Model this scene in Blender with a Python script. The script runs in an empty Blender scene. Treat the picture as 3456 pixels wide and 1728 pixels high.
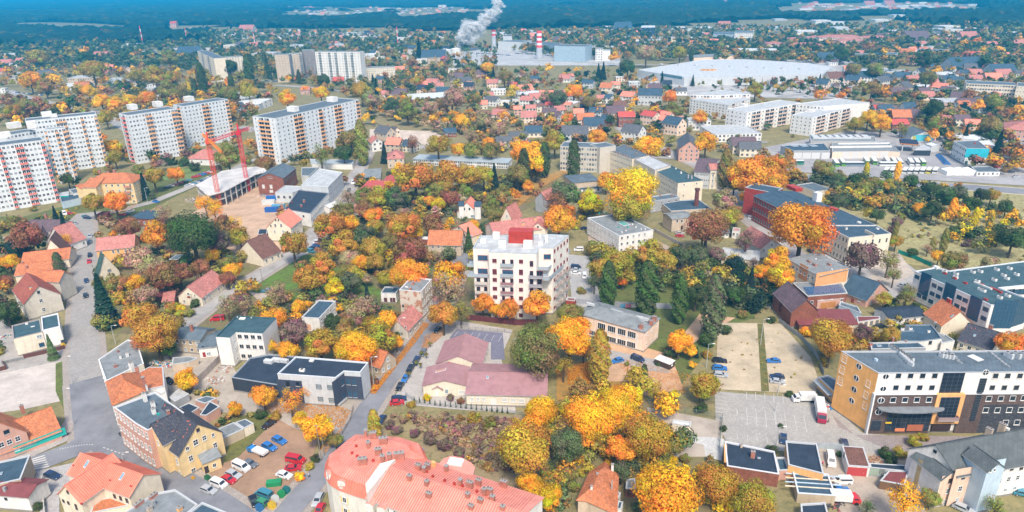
import bpy,math,random
import numpy as np
from mathutils import Matrix,Vector
random.seed(7);RS=np.random.RandomState(11)
SC=bpy.context.scene;COL=SC.collection
CAM_H,PITCH,ROLL,FPX=116.0,math.radians(21.85),math.radians(1.2),2304.0
_F=Vector((0,math.cos(PITCH),-math.sin(PITCH)));_U=Vector((0,math.sin(PITCH),math.cos(PITCH)))
_X=Vector((1,0,0));_cr,_sr=math.cos(ROLL),math.sin(ROLL)
cam_d=bpy.data.cameras.new('camera');cam=bpy.data.objects.new('camera',cam_d);COL.objects.link(cam)
_xc=_X*_cr-_U*_sr;_yc=_X*_sr+_U*_cr
cam.matrix_world=Matrix(((_xc.x,_yc.x,-_F.x,0),(_xc.y,_yc.y,-_F.y,0),(_xc.z,_yc.z,-_F.z,CAM_H),(0,0,0,1)))
cam_d.sensor_width=36;cam_d.lens=36*FPX/3456;cam_d.clip_start=1;cam_d.clip_end=40000
SC.camera=cam
W=bpy.data.worlds.new('World');SC.world=W;W.use_nodes=True
_n=W.node_tree;_bg=_n.nodes['Background'];_sky=_n.nodes.new('ShaderNodeTexSky')
SUN_EL,SUN_AZ=math.radians(52),math.radians(172)
_sky.sky_type='NISHITA';_sky.sun_disc=False;_sky.sun_elevation=SUN_EL;_sky.sun_rotation=SUN_AZ
_sky.air_density=1.0;_sky.dust_density=2.5;_sky.ozone_density=1.0
_n.links.new(_sky.outputs[0],_bg.inputs[0]);_bg.inputs[1].default_value=0.12
sl=bpy.data.lights.new('sun','SUN');sl.energy=2.15;sl.angle=math.radians(11);sl.color=(1,.90,.76)
sun=bpy.data.objects.new('sun',sl);COL.objects.link(sun)
_sd=Vector((math.sin(SUN_AZ)*math.cos(SUN_EL),math.cos(SUN_AZ)*math.cos(SUN_EL),math.sin(SUN_EL)))
sun.rotation_euler=_sd.to_track_quat('Z','Y').to_euler();sun.location=(0,-50,300)
vs=SC.view_settings;vs.view_transform='Standard';vs.look='None';vs.exposure=0.95;vs.gamma=1
SC.cycles.max_bounces=5;SC.cycles.diffuse_bounces=3;SC.cycles.volume_bounces=0;SC.cycles.transparent_max_bounces=14
HAZE_DENSITY=2.2e-4;HAZE_COLOR=(0.03,0.55,1.0)
TL={'O':(0,0,.74537),'K':(1550,700,2.9273),'S':(1060,1450,3.22),'L':(0,300,3.066),'N':(0,0,1.0),
      'T0':(0,0,1.4907),'T1':(1728,0,1.4907)}
for r,yy in enumerate((100,500,900,1300)):
 for c in range(4):TL['%d%d'%(r,c)]=(864*c,yy,2.9815)
def ray(t,u,v):
 ox,oy,s=TL[t];x=(ox+u/s-1728)/FPX;y=(oy+v/s-864)/FPX
 x,y=x*_cr-y*_sr,x*_sr+y*_cr
 return _F+_X*x-_U*y
def G(t,u,v,z=0.0):
 d=ray(t,u,v);k=(z-CAM_H)/d.z
 return Vector((d.x*k,d.y*k,z))
def G2(t,u,v,z=0.0):p=G(t,u,v,z);return(p.x,p.y)
def zat(t,u,v,X):
 d=ray(t,u,v);k=math.hypot(X[0],X[1])/math.hypot(d.x,d.y)
 return CAM_H+d.z*k
def px(p):
 q=Vector((p[0],p[1],(p[2]if len(p)>2 else 0)-CAM_H));z=q.dot(_F);x=q.dot(_X)/z;y=-q.dot(_U)/z
 return(1728+FPX*(x*_cr+y*_sr),864+FPX*(-x*_sr+y*_cr))
def ppm(p):
 return FPX/Vector((p[0],p[1],(p[2]if len(p)>2 else 0)-CAM_H)).dot(_F)
MC={}
def newmat(name):
 m=bpy.data.materials.new(name);m.use_nodes=True;nt=m.node_tree;b=nt.nodes['Principled BSDF']
 return m,nt,b
def N(nt,typ,**k):
 n=nt.nodes.new(typ)
 for a,v in k.items():
  if a in('ins',):
   for i,x in v.items():n.inputs[i].default_value=x
  else:setattr(n,a,v)
 return n
def ramp(nt,fac,stops):
 r=nt.nodes.new('ShaderNodeValToRGB');e=r.color_ramp.elements
 while len(e)>1:e.remove(e[-1])
 e[0].position=stops[0][0];e[0].color=(*stops[0][1],1)
 for p,c in stops[1:]:q=e.new(p);q.color=(*c,1)
 nt.links.new(fac,r.inputs[0]);return r.outputs[0]
def noise(nt,co,scale,detail=4,rough=.6):
 n=N(nt,'ShaderNodeTexNoise',ins={'Scale':scale,'Detail':detail,'Roughness':rough})
 if co is not None:nt.links.new(co,n.inputs['Vector'])
 return n.outputs[0]
def mix(nt,fac,a,b,mode='MIX'):
 m=nt.nodes.new('ShaderNodeMix');m.data_type='RGBA';m.blend_type=mode
 if isinstance(fac,(int,float)):m.inputs[0].default_value=fac
 else:nt.links.new(fac,m.inputs[0])
 for i,x in((6,a),(7,b)):
  if isinstance(x,tuple):m.inputs[i].default_value=(*x[:3],1)
  else:nt.links.new(x,m.inputs[i])
 return m.outputs[2]
def mul(c,k):return tuple(min(1,x*k)for x in c[:3])
def geo(nt):return nt.nodes.new('ShaderNodeNewGeometry').outputs['Position']
def bump(nt,b,h,s,d):
 n=N(nt,'ShaderNodeBump',ins={'Strength':s,'Distance':d});nt.links.new(h,n.inputs['Height']);nt.links.new(n.outputs[0],b.inputs['Normal'])
def mat(kind,c,r=None):
 key=(kind,tuple(round(x,3)for x in c[:3]),r)
 if key in MC:return MC[key]
 m,nt,b=newmat(kind);L=nt.links;P=geo(nt)
 b.inputs['Roughness'].default_value=.85 if r is None else r
 b.inputs['Specular IOR Level'].default_value=.3
 col=None
 if kind=='plaster':
  n1=noise(nt,P,.45,6,.65);n2=noise(nt,P,4.0,3)
  mp=N(nt,'ShaderNodeMapping',ins={'Scale':(1.6,1.6,.12)});L.new(P,mp.inputs[0]);n3=noise(nt,mp.outputs[0],1.0,4)
  col=mix(nt,ramp(nt,n1,[(.35,(0,0,0)),(.75,(1,1,1))]),c,mul(c,.80))
  col=mix(nt,ramp(nt,n3,[(.52,(0,0,0)),(.72,(.55,.55,.55))]),col,mul(c,.62))
  col=mix(nt,.12,col,n2,'OVERLAY');bump(nt,b,n2,.15,.02)
 elif kind=='oldplaster':
  n1=noise(nt,P,.55,7,.7);n2=noise(nt,P,3,4)
  col=mix(nt,ramp(nt,n1,[(.52,(0,0,0)),(.58,(1,1,1))]),c,(.42,.19,.11))
  col=mix(nt,ramp(nt,n2,[(.5,(0,0,0)),(.8,(.6,.6,.6))]),col,mul(c,.5));bump(nt,b,n1,.3,.04)
 elif kind in('brickwall','tile','slate'):
  uv=nt.nodes.new('ShaderNodeUVMap').outputs[0]
  if kind=='brickwall':
   br=N(nt,'ShaderNodeTexBrick',ins={'Scale':1.0,'Mortar Size':.014,'Brick Width':.28,'Row Height':.085,'Color1':(*mul(c,1.15),1),'Color2':(*mul(c,.75),1),'Mortar':(*mul(c,.9),1)})
  else:
   br=N(nt,'ShaderNodeTexBrick',ins={'Scale':1.0,'Mortar Size':.035,'Mortar Smooth':.6,'Brick Width':.32,'Row Height':.42,'Color1':(*mul(c,1.25),1),'Color2':(*mul(c,.70),1),'Mortar':(*mul(c,.45),1)})
  L.new(uv,br.inputs['Vector'])
  n1=noise(nt,P,.5,7,.72)
  n5=noise(nt,P,2.6,5,.7);col=mix(nt,ramp(nt,n1,[(.40,(0,0,0)),(.72,(.8,.8,.8))]),br.outputs[0],(mul(c,.42)if kind != 'slate' else mul(c,.6)));col=mix(nt,ramp(nt,n5,[(.5,(0,0,0)),(.75,(.5,.5,.5))]),col,(.30,.27,.24))
  if kind=='slate':
   br2=N(nt,'ShaderNodeTexBrick',ins={'Scale':1.0,'Mortar Size':0.0,'Brick Width':.32,'Row Height':.42,'Color1':(0,0,0,1),'Color2':(1,1,1,1),'Bias':-.1});L.new(uv,br2.inputs['Vector'])
   n4=noise(nt,P,.7,2);m1=N(nt,'ShaderNodeMath',operation='MULTIPLY');L.new(br2.outputs[0],m1.inputs[0]);L.new(n4,m1.inputs[1])
   col=mix(nt,ramp(nt,m1.outputs[0],[(.5,(0,0,0)),(.52,(1,1,1))]),col,(.5,.13,.07))
  bump(nt,b,br.outputs[1],-.5,.05);b.inputs['Roughness'].default_value=.7
 elif kind=='bitumen':
  n1=noise(nt,P,.35,7,.7);n2=noise(nt,P,6,3)
  mp=N(nt,'ShaderNodeMapping',ins={'Rotation':(0,0,.5)});L.new(P,mp.inputs[0])
  wv=N(nt,'ShaderNodeTexWave',ins={'Scale':.3,'Distortion':.6});L.new(mp.outputs[0],wv.inputs[0])
  col=mix(nt,ramp(nt,n1,[(.35,(0,0,0)),(.72,(1,1,1))]),mul(c,.78),mul(c,1.35))
  col=mix(nt,ramp(nt,wv.outputs[1],[(0.0,(.45,.45,.45)),(.06,(0,0,0))]),col,mul(c,.6))
  col=mix(nt,.25,col,n2,'OVERLAY');bump(nt,b,n2,.2,.03)
 elif kind=='metal':
  n1=noise(nt,P,.4,6,.7);col=mix(nt,ramp(nt,n1,[(.4,(0,0,0)),(.75,(1,1,1))]),c,mul(c,.72));b.inputs['Roughness'].default_value=.45
 elif kind=='ribbed':
  uv=nt.nodes.new('ShaderNodeUVMap').outputs[0];wv=N(nt,'ShaderNodeTexWave',ins={'Scale':1.6});L.new(uv,wv.inputs[0])
  n1=noise(nt,P,.5,6,.7);col=mix(nt,ramp(nt,n1,[(.4,(0,0,0)),(.8,(1,1,1))]),c,mul(c,.65));bump(nt,b,wv.outputs[1],.6,.06);b.inputs['Roughness'].default_value=.5
 elif kind=='asphalt':
  n1=noise(nt,P,.18,8,.7);n2=noise(nt,P,5,4);n3=noise(nt,P,.05,5,.6)
  col=mix(nt,ramp(nt,n1,[(.3,(0,0,0)),(.7,(1,1,1))]),mul(c,.75),mul(c,1.25))
  col=mix(nt,ramp(nt,n3,[(.45,(0,0,0)),(.6,(.6,.6,.6))]),col,mul(c,1.35));col=mix(nt,.25,col,n2,'OVERLAY');bump(nt,b,n2,.3,.03)
 elif kind=='paving':
  br=N(nt,'ShaderNodeTexBrick',ins={'Scale':1.0,'Mortar Size':.03,'Brick Width':.5,'Row Height':.5,'Color1':(*mul(c,1.12),1),'Color2':(*mul(c,.85),1),'Mortar':(*mul(c,.6),1)});L.new(P,br.inputs['Vector'])
  n1=noise(nt,P,.2,8,.75);col=mix(nt,ramp(nt,n1,[(.4,(0,0,0)),(.75,(.8,.8,.8))]),br.outputs[0],mul(c,.68))
 elif kind in('soil','grass','leafy','meadow'):
  n1=noise(nt,P,.12,9,.75);n2=noise(nt,P,1.5,6,.7);n3=noise(nt,P,.45,8,.8);n4=noise(nt,P,7.0,4,.7)
  alt={'soil':(.24,.17,.11),'grass':(.15,.14,.045),'leafy':(.55,.26,.04),'meadow':(.36,.29,.14)}[kind]
  alt2={'soil':(.10,.09,.045),'grass':(.05,.07,.025),'leafy':(.12,.12,.04),'meadow':(.10,.10,.045)}[kind]
  col=mix(nt,ramp(nt,n1,[(.42,(0,0,0)),(.62,(1,1,1))]),c,alt)
  col=mix(nt,ramp(nt,n3,[(.5,(0,0,0)),(.66,(1,1,1))]),col,alt2)
  col=mix(nt,ramp(nt,n4,[(.3,(0,0,0)),(.8,(.6,.6,.6))]),col,mul(alt2,1.3));bump(nt,b,n2,.6,.15)
 elif kind=='sand':
  n1=noise(nt,P,.15,8,.72);n2=noise(nt,P,2,5)
  col=mix(nt,ramp(nt,n1,[(.35,(0,0,0)),(.7,(1,1,1))]),mul(c,1.1),mul(c,.68));col=mix(nt,.2,col,n2,'OVERLAY')
 elif kind=='glass':
  b.inputs['Roughness'].default_value=.08;b.inputs['Specular IOR Level'].default_value=.7;b.inputs['Base Color'].default_value=(*c,1)
 elif kind=='car':
  b.inputs['Roughness'].default_value=.25;b.inputs['Specular IOR Level'].default_value=.6;b.inputs['Coat Weight'].default_value=.5;b.inputs['Base Color'].default_value=(*c,1)
 elif kind=='lamp':
  b.inputs['Emission Color'].default_value=(*c,1);b.inputs['Emission Strength'].default_value=6
 if col is None:b.inputs['Base Color'].default_value=(*c[:3],1)
 else:L.new(col,b.inputs['Base Color'])
 MC[key]=m;return m
def leafmat():
 m,nt,b=newmat('leaves');L=nt.links
 oi=nt.nodes.new('ShaderNodeObjectInfo');at=N(nt,'ShaderNodeAttribute',attribute_name='tint')
 c=mix(nt,1.0,oi.outputs['Color'],at.outputs['Color'],'MULTIPLY')
 L.new(c,b.inputs['Base Color']);b.inputs['Roughness'].default_value=.75;b.inputs['Specular IOR Level'].default_value=.2
 tr=nt.nodes.new('ShaderNodeBsdfTranslucent');L.new(c,tr.inputs[0]);ms=nt.nodes.new('ShaderNodeMixShader');ms.inputs[0].default_value=.3
 L.new(b.outputs[0],ms.inputs[1]);L.new(tr.outputs[0],ms.inputs[2]);L.new(ms.outputs[0],nt.nodes['Material Output'].inputs[0]);return m
LEAF=leafmat()
WC={'cream':(.80,.71,.56),'beige':(.52,.42,.30),'white':(.80,.78,.74),'warmwhite':(.82,.77,.69),'yellow':(.78,.58,.30),'pink':(.62,.36,.28),'grey':(.38,.39,.40),
      'lightgrey':(.58,.60,.61),'brick':(.30,.10,.06),'red':(.45,.05,.035),'orange':(.86,.46,.18),'brown':(.085,.055,.045),'anthracite':(.04,.05,.07),
      'peach':(.90,.68,.53),'blue':(.50,.62,.72),'towerwhite':(.74,.77,.79),'towerdark':(.10,.15,.22),'greybrown':(.27,.24,.24),'tan':(.60,.48,.36),
      'dirty':(.60,.55,.47),'teal':(.03,.36,.32),'concrete':(.45,.43,.41),'wood':(.20,.11,.06),'factory':(.36,.47,.55),'green':(.10,.35,.2)}
RC={'bitumen':('bitumen',(.11,.145,.175)),'dark':('bitumen',(.03,.045,.07)),'teal':('bitumen',(.05,.10,.12)),'dgrey':('bitumen',(.10,.115,.12)),'lightroof':('bitumen',(.44,.46,.47)),'whitegrey':('bitumen',(.50,.53,.55)),
      'orange tile':('tile',(.66,.22,.09)),'red tile':('tile',(.42,.11,.07)),'salmon metal':('metal',(.80,.27,.18)),'purple':('ribbed',(.42,.23,.24)),
      'grey':('bitumen',(.22,.24,.25)),'white':('metal',(.72,.74,.75)),'maroon':('ribbed',(.24,.07,.07)),'slate':('slate',(.06,.065,.09)),
      'blue':('bitumen',(.05,.09,.13)),'green':('tile',(.05,.12,.10)),'pink':('tile',(.62,.24,.20)),'brown':('tile',(.22,.10,.075)),'redmetal':('metal',(.55,.10,.08)),
      'purple tile':('tile',(.17,.11,.13)),'grey tile':('tile',(.13,.14,.16)),'greymetal':('metal',(.40,.46,.49))}
def wmat(w):
 if w=='patchy':return mat('oldplaster',(.60,.53,.44))
 if w in('brick','red'):return mat('brickwall',WC[w])
 if w in('factory','teal'):return mat('metal',WC[w])
 return mat('plaster',WC[w])
def rmat(r):return mat(*RC[r])
class M:
 def __init__(s):s.v=[];s.f=[];s.uv=[];s.mi=[];s.mats=[]
 def m(s,mt):
  if mt not in s.mats:s.mats.append(mt)
  return s.mats.index(mt)
 def face(s,pts,mt,uv=None):
  i=len(s.v);s.v+=[tuple(p)for p in pts];s.f.append(tuple(range(i,i+len(pts))));s.mi.append(s.m(mt))
  if uv is None:
   p0=Vector(pts[0]);e=(Vector(pts[1])-p0)
   e=e.normalized()if e.length>1e-6 else Vector((1,0,0))
   n=e.cross(Vector(pts[-1])-p0)
   if n.length<1e-9:n=Vector((0,0,1))
   w=n.normalized().cross(e);uv=[((Vector(p)-p0).dot(e),(Vector(p)-p0).dot(w))for p in pts]
  s.uv+=uv
 def box(s,c,d,mt,yaw=0.0,skip_bottom=True):
  cx,cy,cz=c;a,b_,h=d[0]/2,d[1]/2,d[2];co,si=math.cos(yaw),math.sin(yaw)
  q=[(cx+x*co-y*si,cy+x*si+y*co)for x,y in((-a,-b_),(a,-b_),(a,b_),(-a,b_))]
  s.prism(q,cz,cz+h,mt,not skip_bottom)
 def prism(s,q,z0,z1,mt,bottom=False,top=True):
  n=len(q)
  for i in range(n):
   a,b_=q[i],q[(i+1)%n]
   s.face([(a[0],a[1],z0),(b_[0],b_[1],z0),(b_[0],b_[1],z1),(a[0],a[1],z1)],mt)
  if top:s.face([(a[0],a[1],z1)for a in q],mt)
  if bottom:s.face([(a[0],a[1],z0)for a in reversed(q)],mt)
 def slab(s,pts,th,mt):
  top=[Vector(p)for p in pts];bot=[p-Vector((0,0,th))for p in top]
  s.face(top,mt);s.face(list(reversed(bot)),mt)
  for i in range(len(top)):j=(i+1)%len(top);s.face([bot[i],bot[j],top[j],top[i]],mt)
 def bar(s,a,b_,w,mt):
  a,b_=Vector(a),Vector(b_);d=(b_-a)
  if d.length<1e-6:return
  d.normalize();x=d.cross(Vector((0,0,1)));
  if x.length<1e-3:x=Vector((1,0,0))
  x.normalize();y=d.cross(x);x*=w/2;y*=w/2
  A=[a-x-y,a+x-y,a+x+y,a-x+y];B=[b_-x-y,b_+x-y,b_+x+y,b_-x+y]
  for i in range(4):j=(i+1)%4;s.face([A[i],A[j],B[j],B[i]],mt)
  s.face(B,mt);s.face(A[::-1],mt)
 def cyl(s,c,r0,r1,z0,z1,mt,n=10,top=True):
  A=[(c[0]+r0*math.cos(2*math.pi*i/n),c[1]+r0*math.sin(2*math.pi*i/n),z0)for i in range(n)]
  B=[(c[0]+r1*math.cos(2*math.pi*i/n),c[1]+r1*math.sin(2*math.pi*i/n),z1)for i in range(n)]
  for i in range(n):j=(i+1)%n;s.face([A[i],A[j],B[j],B[i]],mt)
  if top:s.face(B,mt)
 def mesh(s,name,off=(0,0,0)):
  me=bpy.data.meshes.new(name);me.from_pydata([(x-off[0],y-off[1],z-off[2])for x,y,z in s.v],[],s.f)
  for m_ in s.mats:me.materials.append(m_)
  me.polygons.foreach_set('material_index',s.mi)
  ul=me.uv_layers.new(name='UVMap');ul.data.foreach_set('uv',[k for p in s.uv for k in p])
  me.update();return me
 def build(s,name,parent=None,off=(0,0,0),kind=None):
  if not s.f:return None
  return ob(name,s.mesh(name,off),parent,kind=kind)
def ob(name,data,parent=None,loc=None,rz=0,kind=None,scale=None):
 o=bpy.data.objects.new(name,data);COL.objects.link(o)
 if parent is not None:o.parent=parent
 if loc is not None:o.location=loc
 if rz:o.rotation_euler=(0,0,rz)
 if scale is not None:o.scale=scale
 if kind:o['kind']=kind
 return o
LABELS={}
def thing(name,label,cat,loc,rz=0,group=None,data=None):
 o=ob(name,data,None,loc,rz);o['label']=label;o['category']=cat
 if group:o['group']=group
 LABELS.setdefault(label.lower(),[]).append(o)
 return o
def struct(name,m):return m.build(name,kind='structure')
def area2(q):return sum(q[i][0]*q[(i+1)%len(q)][1]-q[(i+1)%len(q)][0]*q[i][1]for i in range(len(q)))
def inpoly(p,q):
 x,y=p;r=False;j=len(q)-1
 for i in range(len(q)):
  xi,yi=q[i];xj,yj=q[j]
  if(yi>y)!=(yj>y)and x<(xj-xi)*(y-yi)/(yj-yi)+xi:r=not r
  j=i
 return r
def offset(q,d):
 n=len(q);out=[]
 for i in range(n):
  a,b_,c=Vector(q[i-1]),Vector(q[i]),Vector(q[(i+1)%n]);e1=(b_-a).normalized();e2=(c-b_).normalized()
  n1=Vector((-e1.y,e1.x));n2=Vector((-e2.y,e2.x));k=n1+n2
  if k.length<.2:k=n1*1.0;out.append(tuple(b_+k*d));continue
  k/=max(.35,k.dot(n1));out.append(tuple(b_+k*d))
 return out
BUILT=[]
PAVED=[]
LANDMARK=[]
WM={}
GLASS={'dark':(.02,.03,.045),'blue':(.03,.09,.16),'pale':(.25,.30,.33),'shut':(.6,.6,.58),'wine':(.10,.03,.04)}
FR={'white':(.78,.78,.76),'red':(.30,.03,.05),'brown':(.12,.07,.05),'dark':(.05,.05,.06),'none':(.5,.48,.45),'blue':(.05,.08,.13)}
def window_meshes(w,h,fr,gl,mull):
 key=(round(w,2),round(h,2),fr,gl,mull)
 if key in WM:return WM[key]
 f=M();t=.09;fm=mat('plain',FR[fr],.5);sm=mat('plain',(.55,.54,.52),.7)
 for x0,x1,z0,z1 in((-w/2,w/2,-h/2,-h/2+t),(-w/2,w/2,h/2-t,h/2),(-w/2,-w/2+t,-h/2+t,h/2-t),(w/2-t,w/2,-h/2+t,h/2-t)):
  f.box(((x0+x1)/2,-.04,z0),(x1-x0,.08,z1-z0),fm)
 nx,nz=mull
 for i in range(1,nx):f.box((-w/2+w*i/nx,-.035,-h/2+t),(.06,.06,h-2*t),fm)
 for i in range(1,nz):f.box((0,-.032,-h/2+h*i/nz-.03),(w-2*t,.056,.06),fm)
 f.box((0,-.1,-h/2-.08),(w+.2,.2,.07),sm,skip_bottom=False)
 g=M();g.box((0,-.012,-h/2+t),(w-2*t,.02,h-2*t),mat('glass',GLASS[gl]))
 WM[key]=(f.mesh('window'),g.mesh('pane'));return WM[key]
WST={'std':(1.05,1.45,'white','dark',(2,1)),'small':(.7,.9,'white','dark',(1,1)),'wide':(2.0,1.5,'white','dark',(3,1)),'big':(2.6,2.2,'red','blue',(3,1)),
       'red':(1.2,1.35,'red','wine',(2,1)),'redtall':(1.0,2.1,'red','dark',(1,1)),'shut':(1.5,1.4,'white','shut',(1,1)),'dark':(1.3,1.5,'none','dark',(1,1)),
       'sq':(1.5,1.5,'white','dark',(1,1)),'tall':(1.0,2.0,'white','dark',(2,2)),'arch':(.9,1.9,'none','dark',(1,2)),'mill':(1.2,2.0,'brown','pale',(2,4)),
       'bluepair':(2.3,1.7,'dark','blue',(2,1)),'grey':(1.6,1.5,'dark','pale',(2,1)),'modern':(1.5,1.5,'none','dark',(2,1)),'tower':(1.0,1.2,'white','dark',(2,1))}
NWIN=[0]
def window(parent,base,p,rz,w,h,fr,gl,mull):
 a,b_=window_meshes(w,h,fr,gl,mull)
 o=ob('window',a,parent,(p[0]-base[0],p[1]-base[1],p[2]-base[2]),rz);ob('pane',b_,o);NWIN[0]+=1;return o
BM={}
def balcony_mesh(w,d,hr,c):
 key=(round(w,1),d,c)
 if key not in BM:
  m=M();m.box((0,-d/2,0),(w,d,.15),mat('plain',(.5,.5,.5)),skip_bottom=False);mm=mat('plain',c,.6)
  m.box((0,-d+.04,.2),(w,.06,hr),mm,skip_bottom=False)
  for s in(-1,1):m.box((s*(w/2-.04),-d/2,.2),(.06,d-.12,hr),mm,skip_bottom=False)
  BM[key]=m.mesh('balcony')
 return BM[key]
class Vol:pass
def V(t,pts,h,roof='flat',rh=2.5,wc='cream',rc='bitumen',win=None,ws='std',it=(),d=None,z0=0.0,par=.45,oh=.35,near=None,gw=True,seams=0,pc=None):
 v=Vol();v.__dict__.update(locals());return v
def solve(v):
 t=v.t
 if isinstance(v.h,tuple):
  i,u,w=v.h[:3];tt=v.h[3]if len(v.h)>3 else t;X=G(tt,u,w,v.z0);uu,ww=v.pts[i];v.h=max(2.2,min(60,zat(t,uu,ww,X)))
 P=[Vector(G2(t,u,w,v.h))for u,w in v.pts]
 if v.d is not None:
  e=(P[1]-P[0]).normalized();P=[P[0],P[1],P[1]+Vector((-e.y,e.x))*v.d]
 if len(P)==3:
  a,b_,c=P
  if(c-b_).length>1.15*(b_-a).length:
   e=(c-b_).normalized();n=Vector((-e.y,e.x));dd=(a-b_).dot(n);a=b_+n*dd;P=[a,b_,c,c+n*dd]
  else:
   e=(b_-a).normalized();n=Vector((-e.y,e.x));dd=(c-b_).dot(n)
   if abs(dd)<3:dd=3 if dd>=0 else-3
   P=[a,b_,b_+n*dd,a+n*dd]
 if area2(P)<0:P=[P[1],P[0]]+P[:1:-1]if len(P)==4 else P[::-1]
 v.P=[tuple(p)for p in P];v.n=len(P)
 if v.roof=='gy':v.RP=v.P[1:]+v.P[:1];v.ax=1
 else:v.RP=list(v.P);v.ax=0
 if isinstance(v.rh,tuple)and v.roof in('gx','gy','hip'):
  if v.roof=='gy':X=(Vector(v.P[0])+Vector(v.P[1]))/2
  else:
   c=[(Vector(v.P[1])+Vector(v.P[2]))/2,(Vector(v.P[0])+Vector(v.P[3]))/2]
   if v.roof=='hip':X=sum((Vector(p)for p in v.P),Vector((0,0)))/4
   else:X=min(c,key=lambda p:abs(px((p.x,p.y,v.h+2))[0]-(TL[v.t][0]+v.rh[0]/TL[v.t][2])))
  v.rh=max(.6,min(9,zat(t,v.rh[0],v.rh[1],X)-v.h))
 R=v.RP
 if v.roof in('gx','gy'):
  A,B,C,D=(Vector(p)for p in R)
  n=(D-A).normalized();half=(D-A).length/2
  v.rz=lambda x,y:v.h+v.rh*max(0,1-abs((Vector((x,y))-A).dot(n)-half)/half)
 elif v.roof=='shed':
  A,B,C,D=(Vector(p)for p in R);n=(D-A).normalized();L=(D-A).length
  v.rz=lambda x,y:v.h+v.rh*max(0,min(1,(Vector((x,y))-A).dot(n)/L))
 elif v.roof in('hip','mansard','pyr'):v.rz=lambda x,y:v.h+v.rh*.6
 else:v.rz=lambda x,y:v.h-.3
 return v
def on_roof(v,u,w,t=None):
 z=v.h
 for _ in range(8):p=G(t or v.t,u,w,z);z=v.rz(p.x,p.y)
 return Vector((p.x,p.y,z))
def on_wall(v,side,u,w,t=None):
 a,b_=Vector(v.P[side%v.n]),Vector(v.P[(side+1)%v.n]);d=ray(t or v.t,u,w);e=b_-a
 det=d.x*-e.y+d.y*e.x;k=(a.x*-e.y+a.y*e.x)/det
 return Vector((d.x*k,d.y*k,CAM_H+d.z*k))
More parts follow.
